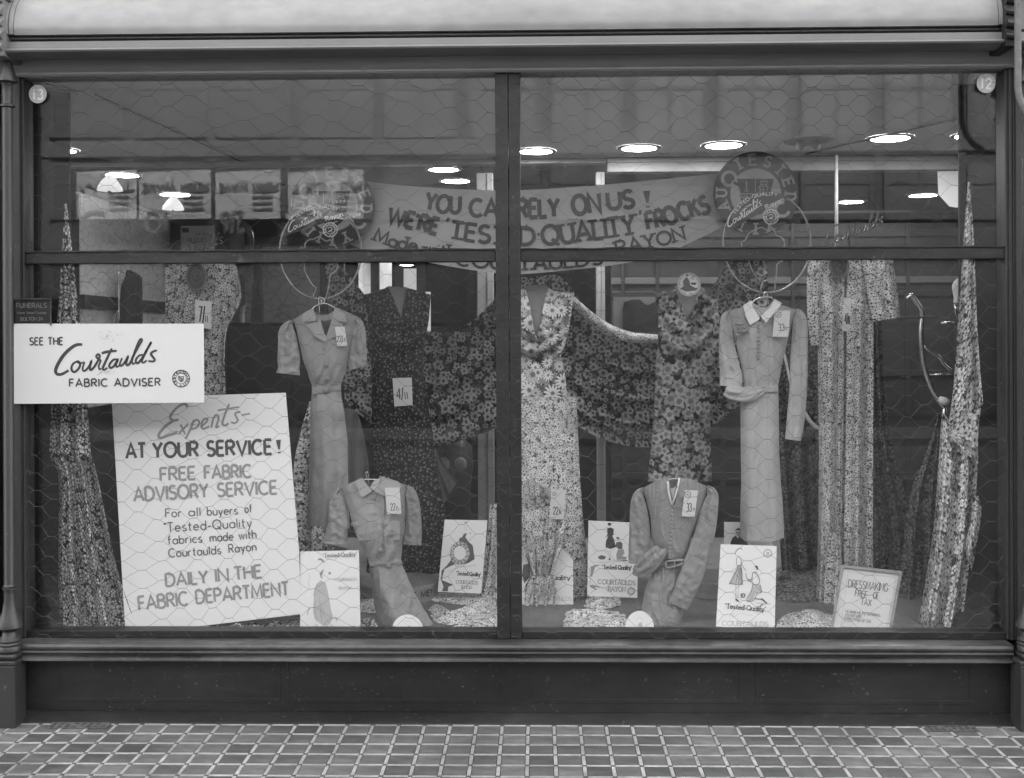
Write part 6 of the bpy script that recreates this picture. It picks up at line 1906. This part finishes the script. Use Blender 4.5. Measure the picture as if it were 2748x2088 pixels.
mb = MB(); mb.tube([W(*ck(*p), .45) for p in spline([(590, 150), (572, 200), (570, 250), (575, 300), (568, 345)], 4)], [.006, .010, .014, .017, .0185, .019, .0185, .0175, .0165, .0155, .015, .0145, .014, .0135, .013, .0125, .012], 12)
mb.build('palm', M['white'], t_, True)
mb = MB(); mb.tube([W(*ck(568, 346), .45), W(*ck(566, 430), .45), W(*ck(600, 470), .5)], .009, 8); mb.build('stand', M['chrome'], t_, True)
mb = MB(); mb.tube([W(*tk(*p), .9) for p in spline([(665, 620), (685, 720), (720, 860), (800, 1010), (840, 1070), (882, 1105)], 5)], [.003] + [.006] * 10 + [.009] * 14 + [.004], 8)
tag(mb.build('ribbon', M['white'], None, True), 'narrow white curved band hanging behind the white collared frock', 'band')
# wire word signs
M['neon'] = mat('bent glass tube', .08, .15, .6, var=.2)
for lab, o_, ex, ey, Yw, disc in (('dark wire word sign above the white posy print length', (362, 563), (486, 541), (340, 440), .8, (424, 598, 21, 28)), ('wire word sign on top of the light coat length', (1784, 532), (1912, 500), (1760, 402), .62, (1812, 573, 19, 26))):
    t_ = thing('wire_sign', lab, 'wire sign', tuple(W(disc[0], disc[1] + disc[3], Yw)), 'wire word signs')
    mb = MB()
    for pts, w_ in SCRIPT:
        q = [(o_[0] + (ex[0] - o_[0]) * x + (ey[0] - o_[0]) * y, o_[1] + (ex[1] - o_[1]) * x + (ey[1] - o_[1]) * y) for x, y in spline(pts, 4)]
        mb.tube([W(a, b, Yw) for a, b in q], .0042, 7)
    mb.build('script', M['neon'], t_, True)
    mb = MB()
    q = ellipse(disc[0], disc[1], disc[2], disc[3], 32)
    mb.slab(q, flat(Yw), .0, -.012); mb.build('disc', M['band'], t_)
    mb = MB(); mb.tube([W(a, b, Yw - .004) for a, b in q], .005, 6, closed=True)
    q2 = ellipse(disc[0], disc[1], disc[2] * .55, disc[3] * .55, 24)
    mb.tube([W(a, b, Yw - .002) for a, b in q2], .002, 5, closed=True); mb.tube([W(disc[0] - 8, disc[1] - 7, Yw - .002), W(disc[0] + 8, disc[1] + 9, Yw - .002)], .003, 5)
    mb.tube([W(disc[0] - 8, disc[1] + 3, Yw - .002), W(disc[0] - 2, disc[1] - 9, Yw - .002), W(disc[0] + 7, disc[1] - 5, Yw - .002)], .0022, 5)
    mb.build('disc_rim', M['ink_mid'], t_, True)
    mb = MB(); mb.tube([W(disc[0], disc[1] - disc[3], Yw), W(disc[0] - 2, disc[1] - disc[3] - 18, Yw)], .004, 6); mb.build('hook', M['neon'], t_)
# ================================================================== banner, placards and show cards
YBN = .60
M['banner'] = mat('banner paper', .37, .7, .3, var=.06, vscale=2)
M['banner_ink'] = mat('banner letter ink', .030, .6, .3, var=.1)
def bn(u, v, off=0.0):
    return W(u, v, YBN + .12 * ((u - 1170) / 460) ** 2 - .02 * math.sin((v - 380) * .012) - off)
bt = thing('banner', 'wide drooping paper banner saying you can rely on us, a round emblem at each end', 'banner', tuple(bn(1170, 590)))
top = resample(spline([(735, 386), (800, 393), (900, 403), (1000, 409), (1080, 411), (1180, 408), (1300, 399), (1440, 386), (1620, 366)], 6), 90)
btm = resample(spline([(735, 520), (800, 543), (930, 568), (1040, 586), (1120, 592), (1220, 584), (1340, 570), (1450, 542), (1600, 470)], 6), 90)
grid('sheet', lambda s, t: bn(lerp(top[round(s * 90)][0], btm[round(s * 90)][0], t), lerp(top[round(s * 90)][1], btm[round(s * 90)][1], t)), 90, 14, M['banner'], bt)
n5 = lambda x, y: ((900 + x / 2.4) / KV, y / 2.4 / KV)
n6 = crop(1250, 430, 3.1586)
k = Ink(bn, .0025, .00012)
for txt, path, h, w_, sf in (
    ('YOU', [n5(575, 1345), n5(690, 1368), n5(800, 1372)], 36, 8.5, False), ('CAN', [n5(868, 1392), n5(1130, 1398)], 36, 8.5, False), ('RELY', [n5(1178, 1400), n5(1300, 1398), n5(1440, 1393)], 38, 9, False),
    ('ON', [n6(915, 462), n6(1142, 438)], 40, 9.5, False), ('US', [n6(1210, 416), n6(1425, 398)], 36, 9, False), ('!', [n6(1530, 402), n6(1556, 400)], 36, 9, False),
    ("WE'RE", [n5(335, 1432), n5(500, 1472), n5(650, 1508)], 33, 9, False), ("'", [n5(700, 1500), n5(716, 1503)], 34, 6, False), ('TESTED', [n5(738, 1532), n5(900, 1556), n5(1060, 1572), n5(1280, 1575)], 36, 8, True), ('-', [n5(1298, 1545), n5(1316, 1545)], 36, 6, False),
    ('QUALITY', [n6(655, 716), n6(850, 700), n6(1050, 672), n6(1250, 648), n6(1440, 618)], 40, 8, True), ("'", [n6(1488, 560), n6(1510, 556)], 34, 6, False), ('FROCKS', [n6(1548, 585), n6(1700, 555), n6(1850, 500), n6(2070, 440)], 36, 9, False)):
    k.text(txt, path, h, w_, sf, gap=.16)
k.text('Made', [n5(245, 1545), n5(370, 1592), n5(520, 1620)], 27, 5.5, True, gap=.18)
k.text('with', [n5(570, 1638), n5(770, 1662)], 27, 5.5, True, gap=.18)
k.text('COURTAULDS', [(985, 572), (1050, 579), (1120, 582), (1200, 580), (1300, 570)], 26, 5.5, True, gap=.2)
k.text('RAYON', [n6(1290, 800), n6(1500, 752), n6(1700, 712), n6(1860, 668)], 28, 5.5, True, gap=.2)
k.build('lettering', M['banner_ink'], bt)
for cu, cvv, r_ in ((718.5, 445, 90), (1632, 419, 92)):
    em = lambda u, v, off=0.0: W(u, v, YBN + .02 - off)
    mb = MB(); mb.slab(ellipse(cu, cvv, r_, r_, 60), em, 0, -.006)
    o = mb.build('emblem', M['dark_band'] if 'dark_band' in M else M.setdefault('dark_band', mat('emblem ground', .035, .6, .3, var=.15)), bt)
    crest(em, cu, cvv, r_, r_, bt, M['dark_band'], M.setdefault('emblem_light', mat('emblem lettering', .33, .6, .3, var=.1)), .001, True, disc=False)

# ---- see the fabric adviser card, outside the netting
sg = thing('sign_card', 'wide white card reading see the fabric adviser hung outside the glass', 'sign', tuple(W(230, 870, -.06)))
pl = Plane(W(24, 702, -.055), W(440, 699, -.055), W(27, 872, -.058))
mb = MB(); mb.slab([(25, 703), (30, 699), (440, 699), (441, 848), (441, 869), (27, 872)], pl, 0, -.003); mb.build('card', M['card_out'], sg)
k = Ink(pl)
a, b, c_ = c4(358, 758), c4(1011, 758), c4(358, 105)
script(k, a, (b[0] - a[0], b[1] - a[1]), (c_[0] - a[0], c_[1] - a[1]), 1.05, 6)
k.build('script', M['ink'], sg)
k = Ink(pl)
k.text('SEE THE', [c4(192, 566), c4(404, 564)], 15.5, 3.0, gap=.24)
k.text('FABRIC ADVISER', [c4(448, 834), c4(1032, 828)], 16, 3.0, gap=.26)
k.build('lettering', M['ink'], sg)
k = Ink(pl, .0012)
bx, by = c4(1166, 782)
q = ellipse(bx, by, 18.2, 18.2, 36); k.stroke(q + q[:1], 1.6)
q = ellipse(bx, by, 11.5, 11.5, 30); k.stroke(q + q[:1], .9)
k.text('TESTEDQUALITY', arc_path(bx, by, 13, 13, -150, 195, 30), 4.2, 1.3)
for s_ in ([(-6, -4), (6, -4)], [(-5, 0), (5, 0)], [(-4, 4), (4, 4)], [(-5, -5), (-5, 2), (0, 7), (5, 2), (5, -5)], [(-7, -7), (5, 6)]):
    k.stroke([(bx + x, by + y) for x, y in s_], 1.3)
k.build('emblem', M['ink'], sg)
# smudges where old paste shows
k = Ink(pl, .0007)
rr = random.Random(5)
for (cx, cy, sx, sy, n) in ((690, 505, 75, 40, 46), (690, 740, 70, 32, 34)):
    for i in range(n):
        u, v = c4(cx + rr.gauss(0, sx * .5), cy + rr.gauss(0, sy * .5)); r_ = rr.uniform(.3, 1.6)
        k.patch([(u + r_ * rr.uniform(.5, 1.3) * math.cos(q * PI / 3), v + r_ * rr.uniform(.4, 1.2) * math.sin(q * PI / 3)) for q in range(6)])
k.build('paste_smudge', mat('old paste', .30, .7, var=.15, vscale=50), sg)
# ---- small black funerals plate above it
fp = thing('name_plate', 'small black framed plate reading funerals above the white card', 'name plate', tuple(W(68, 700, -.055)))
pl = flat(-.052)
cf = crop(0, 780, 5.25)
mb = MB(); mb.slab([cf(190, 128), cf(700, 128), cf(700, 485), cf(190, 485)], pl, 0, -.008); mb.build('plate', M['black'], fp)
mb = MB()
for q in ([(178, 104), (724, 104), (724, 127), (178, 127)], [(178, 128), (189, 128), (189, 488), (178, 488)], [(701, 128), (726, 128), (726, 488), (701, 488)]):
    mb.slab([cf(*p) for p in q], pl, .007, -.008)
mb.build('frame', M['sill'], fp)
k = Ink(pl)
k.text('FUNERALS', [cf(235, 240), cf(655, 240)], 9.6, 1.5)
k.text('Waver Street Fountain', [cf(240, 328), cf(652, 328)], 5.2, .8, gap=.16)
k.text('BOLTON 24', [cf(292, 424), cf(600, 418)], 7, 1.15)
k.build('lettering', mat('dull gilt lettering', .13, .5, var=.1), fp)

# ---- the big placard
ep = thing('placard', 'large white placard headed experts at your service propped beside the tall pansy drape', 'placard', tuple(W(450, 1365, .13)))
pl = Plane(W(243, 872, .17), W(617, 848, .17), W(270, 1362, .10))
mb = MB(); mb.slab([(241, 860), (617, 848), (646, 1190), (650, 1326), (430, 1352), (400, 1388), (272, 1388)], pl, 0, -.005); mb.build('board', M['card'], ep)
c4b = crop(0, 1388, 2.4)
k = Ink(pl)
EX = [([(1205, 968), (1195, 948), (1160, 955), (1115, 995), (1096, 1035), (1118, 1052), (1150, 1046)], 16), ([(1118, 1052), (1065, 1090), (1024, 1140), (1032, 1166), (1080, 1150), (1142, 1130)], 18),
      ([(1163, 1078), (1178, 1110), (1192, 1142)], 13), ([(1212, 1072), (1180, 1108), (1150, 1142)], 12), ([(1248, 1050), (1226, 1110), (1194, 1172)], 15), ([(1232, 1078), (1262, 1048), (1284, 1062), (1268, 1096), (1234, 1110)], 12),
      ([(1300, 1088), (1330, 1062), (1336, 1040), (1312, 1046), (1297, 1082), (1310, 1106), (1348, 1090)], 13), ([(1360, 1098), (1376, 1036), (1396, 1016), (1408, 1040), (1392, 1094), (1412, 1088)], 13),
      ([(1476, 946), (1450, 1010), (1432, 1072), (1452, 1084), (1472, 1070)], 14), ([(1402, 988), (1470, 976), (1538, 966)], 11), ([(1548, 996), (1516, 1006), (1522, 1030), (1532, 1052), (1510, 1070), (1488, 1062)], 12), ([(1556, 1018), (1610, 1008)], 11)]
for p, w_ in EX:
    k.stroke([c4(*q) for q in spline(p, 5)], w_ / 2.4 / KV)
k.build('script_heading', M['ink_pale'], ep)
k = Ink(pl)
for t_, a, b in (('AT', (815, 1296), (938, 1292)), ('YOUR', (988, 1290), (1275, 1282)), ('SERVICE', (1336, 1280), (1750, 1268)), ('!', (1792, 1264), (1806, 1263))):
    k.text(t_, [c4(*a), c4(*b)], 31 if t_ != '!' else 29, 6.4, gap=.2)
k.build('bold_line', M['ink_mid'] if False else mat('slate ink', .085, .6, .3, var=.15, vscale=40), ep)
k = Ink(pl)
for t_, a, b, h in (('FREE', (1036, 1440), (1258, 1430), 27), ('FABRIC', (1320, 1428), (1618, 1418), 27), ('ADVISORY', (866, 1572), (1340, 1546), 29), ('SERVICE', (1404, 1542), (1784, 1524), 28)):
    k.text(t_, [c4(*a), c4(*b)], h, 5.4, gap=.18)
for t_, a, b, h in (('DAILY', (1072, 446), (1338, 424), 27), ('IN', (1392, 416), (1470, 410), 27), ('THE', (1514, 404), (1686, 388), 27), ('FABRIC', (898, 598), (1212, 566), 29), ('DEPARTMENT', (1268, 556), (1862, 500), 28)):
    k.text(t_, [c4b(*a), c4b(*b)], h, 5.2, gap=.18)
k.build('pale_lines', M['ink_pale'], ep)
k = Ink(pl)
for t_, a, b, h in (('For', (1068, 1676), (1168, 1672), 18), ('all', (1216, 1668), (1290, 1666), 18), ('buyers', (1336, 1664), (1530, 1656), 18), ('of', (1578, 1646), (1622, 1644), 17)):
    k.text(t_, [c4(*a), c4(*b)], h, 2.5, gap=.22)
for t_, a, b, h in (('"', (1056, 94), (1068, 94), 19), ('Tested-Quality', (1080, 94), (1622, 62), 19.5), ('fabrics', (1084, 176), (1302, 160), 18), ('made', (1354, 158), (1502, 148), 18), ('with', (1540, 142), (1650, 134), 18),
                    ('Courtaulds', (1088, 258), (1424, 236), 18), ('Rayon', (1476, 230), (1650, 214), 18)):
    k.text(t_, [c4b(*a), c4b(*b)], h, 2.5, gap=.22)
k.build('small_lines', mat('grey pen ink', .14, .6, .3, var=.15, vscale=40), ep)

# ---- show cards
def show_card(label, poly, Yt, Yb, i=(0, 1, 3)):
    pl_ = Plane(W(*poly[i[0]], Yt), W(*poly[i[1]], Yt), W(*poly[i[2]], Yb))
    t_ = thing('show_card', label, 'show card', tuple(pl_(*poly[i[2]])), 'white printed show cards')
    mb = MB(); mb.slab(poly, pl_, 0, -.003); mb.build('card', M['card'], t_)
    return t_, pl_
def draw(t_, pl_, name, m, patches=(), strokes=(), texts=(), cv=ident, off=.0006):
    k_ = Ink(pl_, off)
    for p in patches:
        k_.patch([cv(*q) for q in p])
    for p, w_ in strokes:
        k_.stroke([cv(*q) for q in (spline(p, 4) if len(p) > 2 else p)], w_)
    for txt, p, h, w_, sf in texts:
        k_.text(txt, [cv(*q) for q in p], h, w_, sf, gap=.16)
    k_.build(name, M[m], t_)
# lady in a long gown
e1 = crop(800, 1470, 7.305)
t_, pl = show_card('show card with a pale drawing of a gowned lady, beside the experts placard', [(648, 1191), (775, 1188), (779, 1385), (648, 1385)], .13, .09)
draw(t_, pl, 'gown_drawing', 'ink_faint', [[(440, 640), (540, 690), (590, 900), (640, 1200), (690, 1380), (560, 1560), (420, 1480), (330, 1400), (290, 1250), (310, 1000), (330, 820), (380, 700)]], cv=e1)
draw(t_, pl, 'pen_lines', 'ink_pale', [[(380, 240), (400, 210), (450, 205), (500, 240), (516, 300), (480, 280), (440, 240), (400, 245)], [(420, 500), (490, 420), (500, 440), (460, 560), (500, 610), (440, 580)], [(590, 480), (640, 470), (640, 520), (600, 530)]],
     [([(380, 690), (320, 850), (310, 960)], 1.2), ([(420, 1000), (440, 1250), (470, 1480)], .9), ([(480, 1180), (540, 1380), (700, 1560), (800, 1600)], .9), ([(330, 1060), (340, 1300), (370, 1460)], .7), ([(340, 1500), (480, 1580), (600, 1560), (720, 1620)], .9),
      ([(240, 1170), (190, 1260), (180, 1320)], 1.2), ([(200, 500), (235, 590), (205, 680), (215, 800)], .5), ([(700, 1360), (770, 1390), (740, 1440)], 1.6)],
     [('"Tested-Quality"', [(490, 190), (1150, 165)], 8.5, 1.5, True), ('COURTAULDS', [(730, 650), (1150, 640)], 6, .6, True), ('RAYON', [(800, 820), (1040, 815)], 6, .6, True)], e1, .0014)
# bundle with the round emblem
e2 = crop(1160, 1380, 7.636)
t_, pl = show_card('show card showing a round emblem in dark ribbon, before the dark sprigged gown', [(960, 1122), (1052.5, 1123.5), (1039, 1281.5), (945, 1278)], .74, .62)
draw(t_, pl, 'ribbon_drawing', 'ink_mid', [[(650, 400), (710, 385), (680, 470), (740, 560), (830, 640), (870, 920), (740, 1000), (600, 1035), (600, 900), (700, 600), (560, 560), (440, 640), (540, 560), (560, 490), (610, 470)],
     [(400, 880), (400, 960), (470, 1020), (340, 1080), (250, 1130), (220, 1240), (200, 1350), (430, 1445), (330, 1490), (320, 1580), (200, 1580), (230, 1480), (180, 1350), (190, 1160), (290, 1060), (370, 960)]],
     [([(660, 175), (690, 160), (715, 185)], 1.4), ([(655, 205), (660, 300), (700, 340), (710, 240)], .4), ([(770, 370), (790, 410)], 1.4)], cv=e2)
cu, cvv = e2(565, 795)
crest(pl, cu, cvv, 21, 25, t_, M['ink_pale'], M['card'], .0022, False, True)
draw(t_, pl, 'heavy_lettering', 'ink', texts=[('"Tested-Quality"', [(490, 1245), (1000, 1275)], 8, 1.5, True)], cv=e2)
draw(t_, pl, 'pale_lettering', 'ink_pale', [], [([(340, 1190), (450, 1130), (620, 1080), (900, 1050)], .7)], [('COURTAULDS', [(490, 1420), (935, 1440)], 7.5, 1.2, True), ('RAYON', [(600, 1525), (805, 1535)], 7, 1.2, True)], e2)
# card behind the bow
t_, pl = show_card('show card half hidden behind the speckled bow', [(1118, 1180), (1206, 1176), (1237, 1208), (1238, 1350), (1130, 1385), (1112, 1300)], .66, .54, (0, 1, 4))
draw(t_, pl, 'lettering', 'ink', texts=[('"Tested-Quality"', [(1118, 1252), (1236, 1252)], 9.5, 1.7, True)])
draw(t_, pl, 'pale_lettering', 'ink_faint', texts=[('COURTAULDS', [(1160, 1296), (1234, 1297)], 8, 1.1, True), ('RAYON', [(1180, 1318), (1218, 1319)], 8, 1.1, True)])
crest(pl, *cb(366, 1420), 10.4, 10.4, t_, M['ink'], M['card2'], .0016, False, True)
draw(t_, pl, 'figure_drawing', 'ink_mid', [[cb(50, 950), cb(110, 940), cb(120, 1060), cb(60, 1130), cb(40, 1050)]])
# two figures
e3 = crop(1570, 1390, 7.636)
t_, pl = show_card('show card with a dark dressed lady and a kneeling dressmaker, beside the V neck frock', [(1270.5, 1124), (1361, 1128), (1377, 1210), (1376, 1291), (1268, 1287)], .72, .60, (0, 1, 4))
draw(t_, pl, 'dark_dress', 'ink', [[(450, 215), (520, 195), (590, 225), (580, 330), (620, 320), (560, 360), (600, 460), (632, 600), (520, 636), (420, 600), (430, 470), (480, 360), (415, 415), (460, 330)], [(452, 125), (480, 95), (535, 105), (535, 150), (500, 165), (470, 140)]], cv=e3)
draw(t_, pl, 'kneeling_figure', 'ink_mid', [[(630, 400), (680, 385), (710, 420), (690, 450), (640, 420)], [(640, 500), (720, 480), (770, 520), (765, 640), (690, 640), (620, 580)], [(260, 800), (330, 760), (430, 790), (400, 850), (300, 850)], [(640, 880), (860, 860), (880, 885), (650, 890)], [(480, 840), (500, 820), (530, 845), (520, 865), (490, 865)]], cv=e3)
draw(t_, pl, 'grey_wash', 'ink_pale', [[(670, 650), (790, 640), (810, 720), (760, 780), (840, 800), (850, 850), (650, 860), (640, 760)], [(120, 1000), (220, 960), (330, 955), (210, 1000), (140, 1220), (110, 1180)], [(90, 1380), (160, 1370), (330, 1415), (200, 1420), (250, 1490), (110, 1420)]],
     [([(410, 640), (480, 700), (600, 640)], .7), ([(490, 700), (495, 830)], .6), ([(525, 700), (525, 830)], .6), ([(120, 1000), (90, 1060), (110, 1250), (100, 1360)], .9), ([(210, 900), (450, 910), (600, 860)], .8)], cv=e3)
draw(t_, pl, 'heavy_lettering', 'ink', texts=[('"Tested-Quality"', [(350, 1045), (960, 1062)], 8.5, 1.7, True)], cv=e3)
draw(t_, pl, 'grey_lettering', 'ink_pale', [], [], [('COURTAULDS', [(265, 1350), (1030, 1378)], 9.5, 1.7, True), ('RAYON', [(475, 1500), (825, 1506)], 9.5, 1.7, True)], e3)
crest(pl, *e3(945, 1505), 8.6, 8.6, t_, M['ink_pale'], M['card2'], .0016, False, True)
# small card behind with a man's bust
e4 = crop(1910, 1390, 5.42)
t_, pl = show_card('small show card with a drawn gentleman, mostly behind the kneeling figure card', [(1563.5, 1127), (1640, 1128), (1675, 1185), (1675, 1250), (1563, 1250)], .53, .50, (0, 1, 4))
draw(t_, pl, 'gentleman', 'ink', [[(270, 370), (300, 290), (350, 255), (380, 300), (400, 260), (440, 300), (520, 360), (540, 420), (270, 420)], [(345, 175), (370, 150), (410, 150), (440, 180), (438, 215), (412, 180), (360, 182), (350, 220)]], cv=e4)
draw(t_, pl, 'face_shading', 'ink_pale', [[(352, 200), (430, 195), (432, 240), (400, 270), (365, 255)]], [([(366, 214), (384, 212)], .5), ([(398, 211), (416, 210)], .5), ([(380, 246), (404, 244)], .6)], cv=e4, off=.0012)
# kneeling suitor card
t_, pl = show_card('show card of a suitor kneeling to a lady, under the white collared frock', [(1556, 1175), (1677, 1179), (1672, 1385), (1544, 1385)], .22, .15)
draw(t_, pl, 'skirt_wash', 'ink_faint', [[(370, 700), (430, 700), (450, 960), (250, 950)], [(590, 960), (700, 970), (720, 1080), (640, 1080), (600, 1210), (510, 1210), (560, 1080), (580, 1060)]], cv=e4)
draw(t_, pl, 'pen_drawing', 'ink_mid', [[(370, 690), (432, 690), (432, 702), (370, 702)], [(640, 690), (670, 700), (678, 740), (660, 765), (650, 730), (625, 705)], [(345, 1165), (370, 1180), (410, 1220), (380, 1220), (345, 1200)], [(620, 1165), (700, 1175), (740, 1170), (815, 1240), (790, 1245), (720, 1190), (620, 1180)], [(690, 1290), (720, 1260), (760, 1250), (700, 1300)]],
     [([(340, 525), (370, 460), (410, 440), (445, 460)], 1.1), ([(365, 690), (360, 600), (390, 560), (425, 600), (430, 690)], .9), ([(425, 620), (450, 700), (500, 770)], 1.0), ([(385, 720), (330, 830), (270, 950)], 1.0), ([(400, 720), (350, 950)], .8), ([(412, 720), (390, 960)], .8), ([(425, 720), (430, 960)], 1.0), ([(435, 720), (450, 965)], 1.0),
      ([(250, 950), (350, 965), (450, 968)], 1.1), ([(350, 970), (352, 1165)], .6), ([(395, 975), (380, 1165)], .5), ([(600, 790), (585, 900), (600, 960), (680, 960), (690, 880), (640, 790), (600, 800)], 1.2), ([(590, 880), (540, 900), (505, 860), (500, 800)], 1.2), ([(515, 880), (570, 935)], 1.8),
      ([(595, 970), (575, 1060), (500, 1190)], 1.1), ([(705, 970), (722, 1082), (640, 1085)], 1.1), ([(660, 1090), (610, 1200), (510, 1215)], .9), ([(640, 1230), (760, 1250), (860, 1250)], .7), ([(420, 1130), (440, 1105), (480, 1110), (470, 1150), (430, 1150), (450, 1120)], 2.0)],
     [('"Tested-Quality"', [(195, 1310), (780, 1365)], 10, 1.8, True)], e4, .0014)
draw(t_, pl, 'faint_lettering', 'ink_faint', [], [([(250, 1430), (330, 1380), (300, 1440), (420, 1390), (520, 1410), (600, 1420)], .8)], [('COURTAULDS', [(150, 1565), (820, 1580)], 10, 1.6, True)], e4)
cu, cvv = e4(815, 515)
k = Ink(pl); q = ellipse(cu, cvv, 8.2, 8.2, 24); k.stroke(q + q[:1], 3.2); k.patch(ellipse(cu, cvv, 3.6, 3.6, 16)); k.build('printed_emblem', M['ink_faint'], t_)
# ---- framed dressmaking notice
e5 = crop(2220, 1500, 8.4)
fr = thing('framed_notice', 'wooden framed notice about dressmaking free of tax leaning beside the light coat length', 'framed notice', tuple(W(1880, 1362, .16)))
pl = Plane(W(1816, 1220, .22), W(1947, 1234, .22), W(1790, 1382, .14))
M['wood'] = mat('pale oak', .30, .5, .4, var=.2, vscale=14, stretch=(.3, 1, 1))
oc = [e5(312, 132), e5(1695, 275), e5(1400, 1900), e5(20, 1880)]
ic = [e5(372, 198), e5(1612, 340), e5(1345, 1870), e5(90, 1850)]
mb = MB()
for i in range(4):
    j = (i + 1) % 4
    mb.slab([oc[i], oc[j], ic[j], ic[i]], pl, .010, -.006)
mb.build('frame', M['wood'], fr)
mb = MB(); mb.slab(ic, pl, 0, -.005); mb.build('sheet', M['card2'], fr)
draw(fr, pl, 'ruled_border', 'ink_pale', [], [([(300, 1600), (470, 298)], .5), ([(470, 298), (1540, 418)], .5), ([(1540, 418), (1330, 1700)], .5)], cv=e5)
draw(fr, pl, 'heading', 'ink_mid', texts=[('DRESSMAKING', [(468, 640), (1360, 738)], 17, 1.5, False), ('FREE', [(622, 838), (890, 880)], 14, 1.4, False), ('OF', [(1032, 892), (1150, 905)], 14, 1.4, False), ('TAX', [(755, 1035), (985, 1060)], 14, 1.4, False)], cv=e5)
draw(fr, pl, 'small_print', 'ink_pale', texts=[('WE MAKE UP THE MATERIALS', [(400, 1205), (1190, 1305)], 6, 1.1, False), ('YOU BUY HERE', [(395, 1290), (770, 1335)], 6, 1.1, False), ('ENTIRELY FREE OF TAX', [(375, 1370), (975, 1445)], 6, 1.1, False), ('PLEASE ASK', [(340, 1580), (700, 1610)], 6, 1.1, False)], cv=e5)
# ---- round white badges at the foot of the panes
for lab, u, v, r1, r2, Yb in (('round white badge leaning at the foot of the pocketed frock', 880, 1362, 34, 35, .10), ('round white badge leaning at the foot of the V neck frock', 1381, 1355, 31, 36, .10)):
    pl = Plane(W(u, v - r2, Yb + .03), W(u + 10, v - r2, Yb + .03), W(u, v + r2, Yb))
    t_ = thing('badge_disc', lab, 'badge', tuple(pl(u, v + r2 * .6)), 'round white badges')
    mb = MB(); mb.slab(ellipse(u, v, r1, r2, 44), pl, 0, -.005); mb.build('disc', M['card'], t_)
    draw(t_, pl, 'faint_drawing', 'ink_faint', [[(u - 4, v - 8), (u + 4, v - 12), (u + 7, v - 2), (u - 2, v)]], [([(u - 8, v - 16), (u, v - 22), (u + 8, v - 16)], .8), ([(u - 2, v - 2), (u + 2, v + 8)], .8)])
# lettered low ticket at the foot of the bow
t_, pl = show_card('small blank card lying at the foot of the speckled bow', [cb(210, 1480), cb(378, 1482), cb(372, 1600), cb(180, 1600)], .42, .36)
k = Ink(pl); q = ellipse(*cb(258, 1520), 6, 6, 18); k.stroke(q + q[:1], 2.2); k.build('printed_emblem', M['ink_pale'], t_)
# ---- numbered discs on the glass
for n_, u, v in (('13', 81.5, 203), ('12', 2129, 180)):
    t_ = thing('number_disc', 'round white disc numbered %s on the glass beside the %s' % (n_, 'bent pipe' if n_ == '12' else 'bell capped column'), 'number disc', tuple(W(u, v + 20, -.008)))
    pl = flat(-.012)
    r_ = 20.0 if n_ == '13' else 21.0
    mb = MB(); mb.slab(ellipse(u, v, r_ * .97, r_, 36), pl, 0, -.006); mb.build('disc', mat('yellowed disc', .52, .6, var=.05), t_)
    k = Ink(pl); k.text(n_, [(u - 9, v + 11), (u + 11, v + 11)], 21, 4.2, gap=.3); k.build('figures', M['card'], t_)
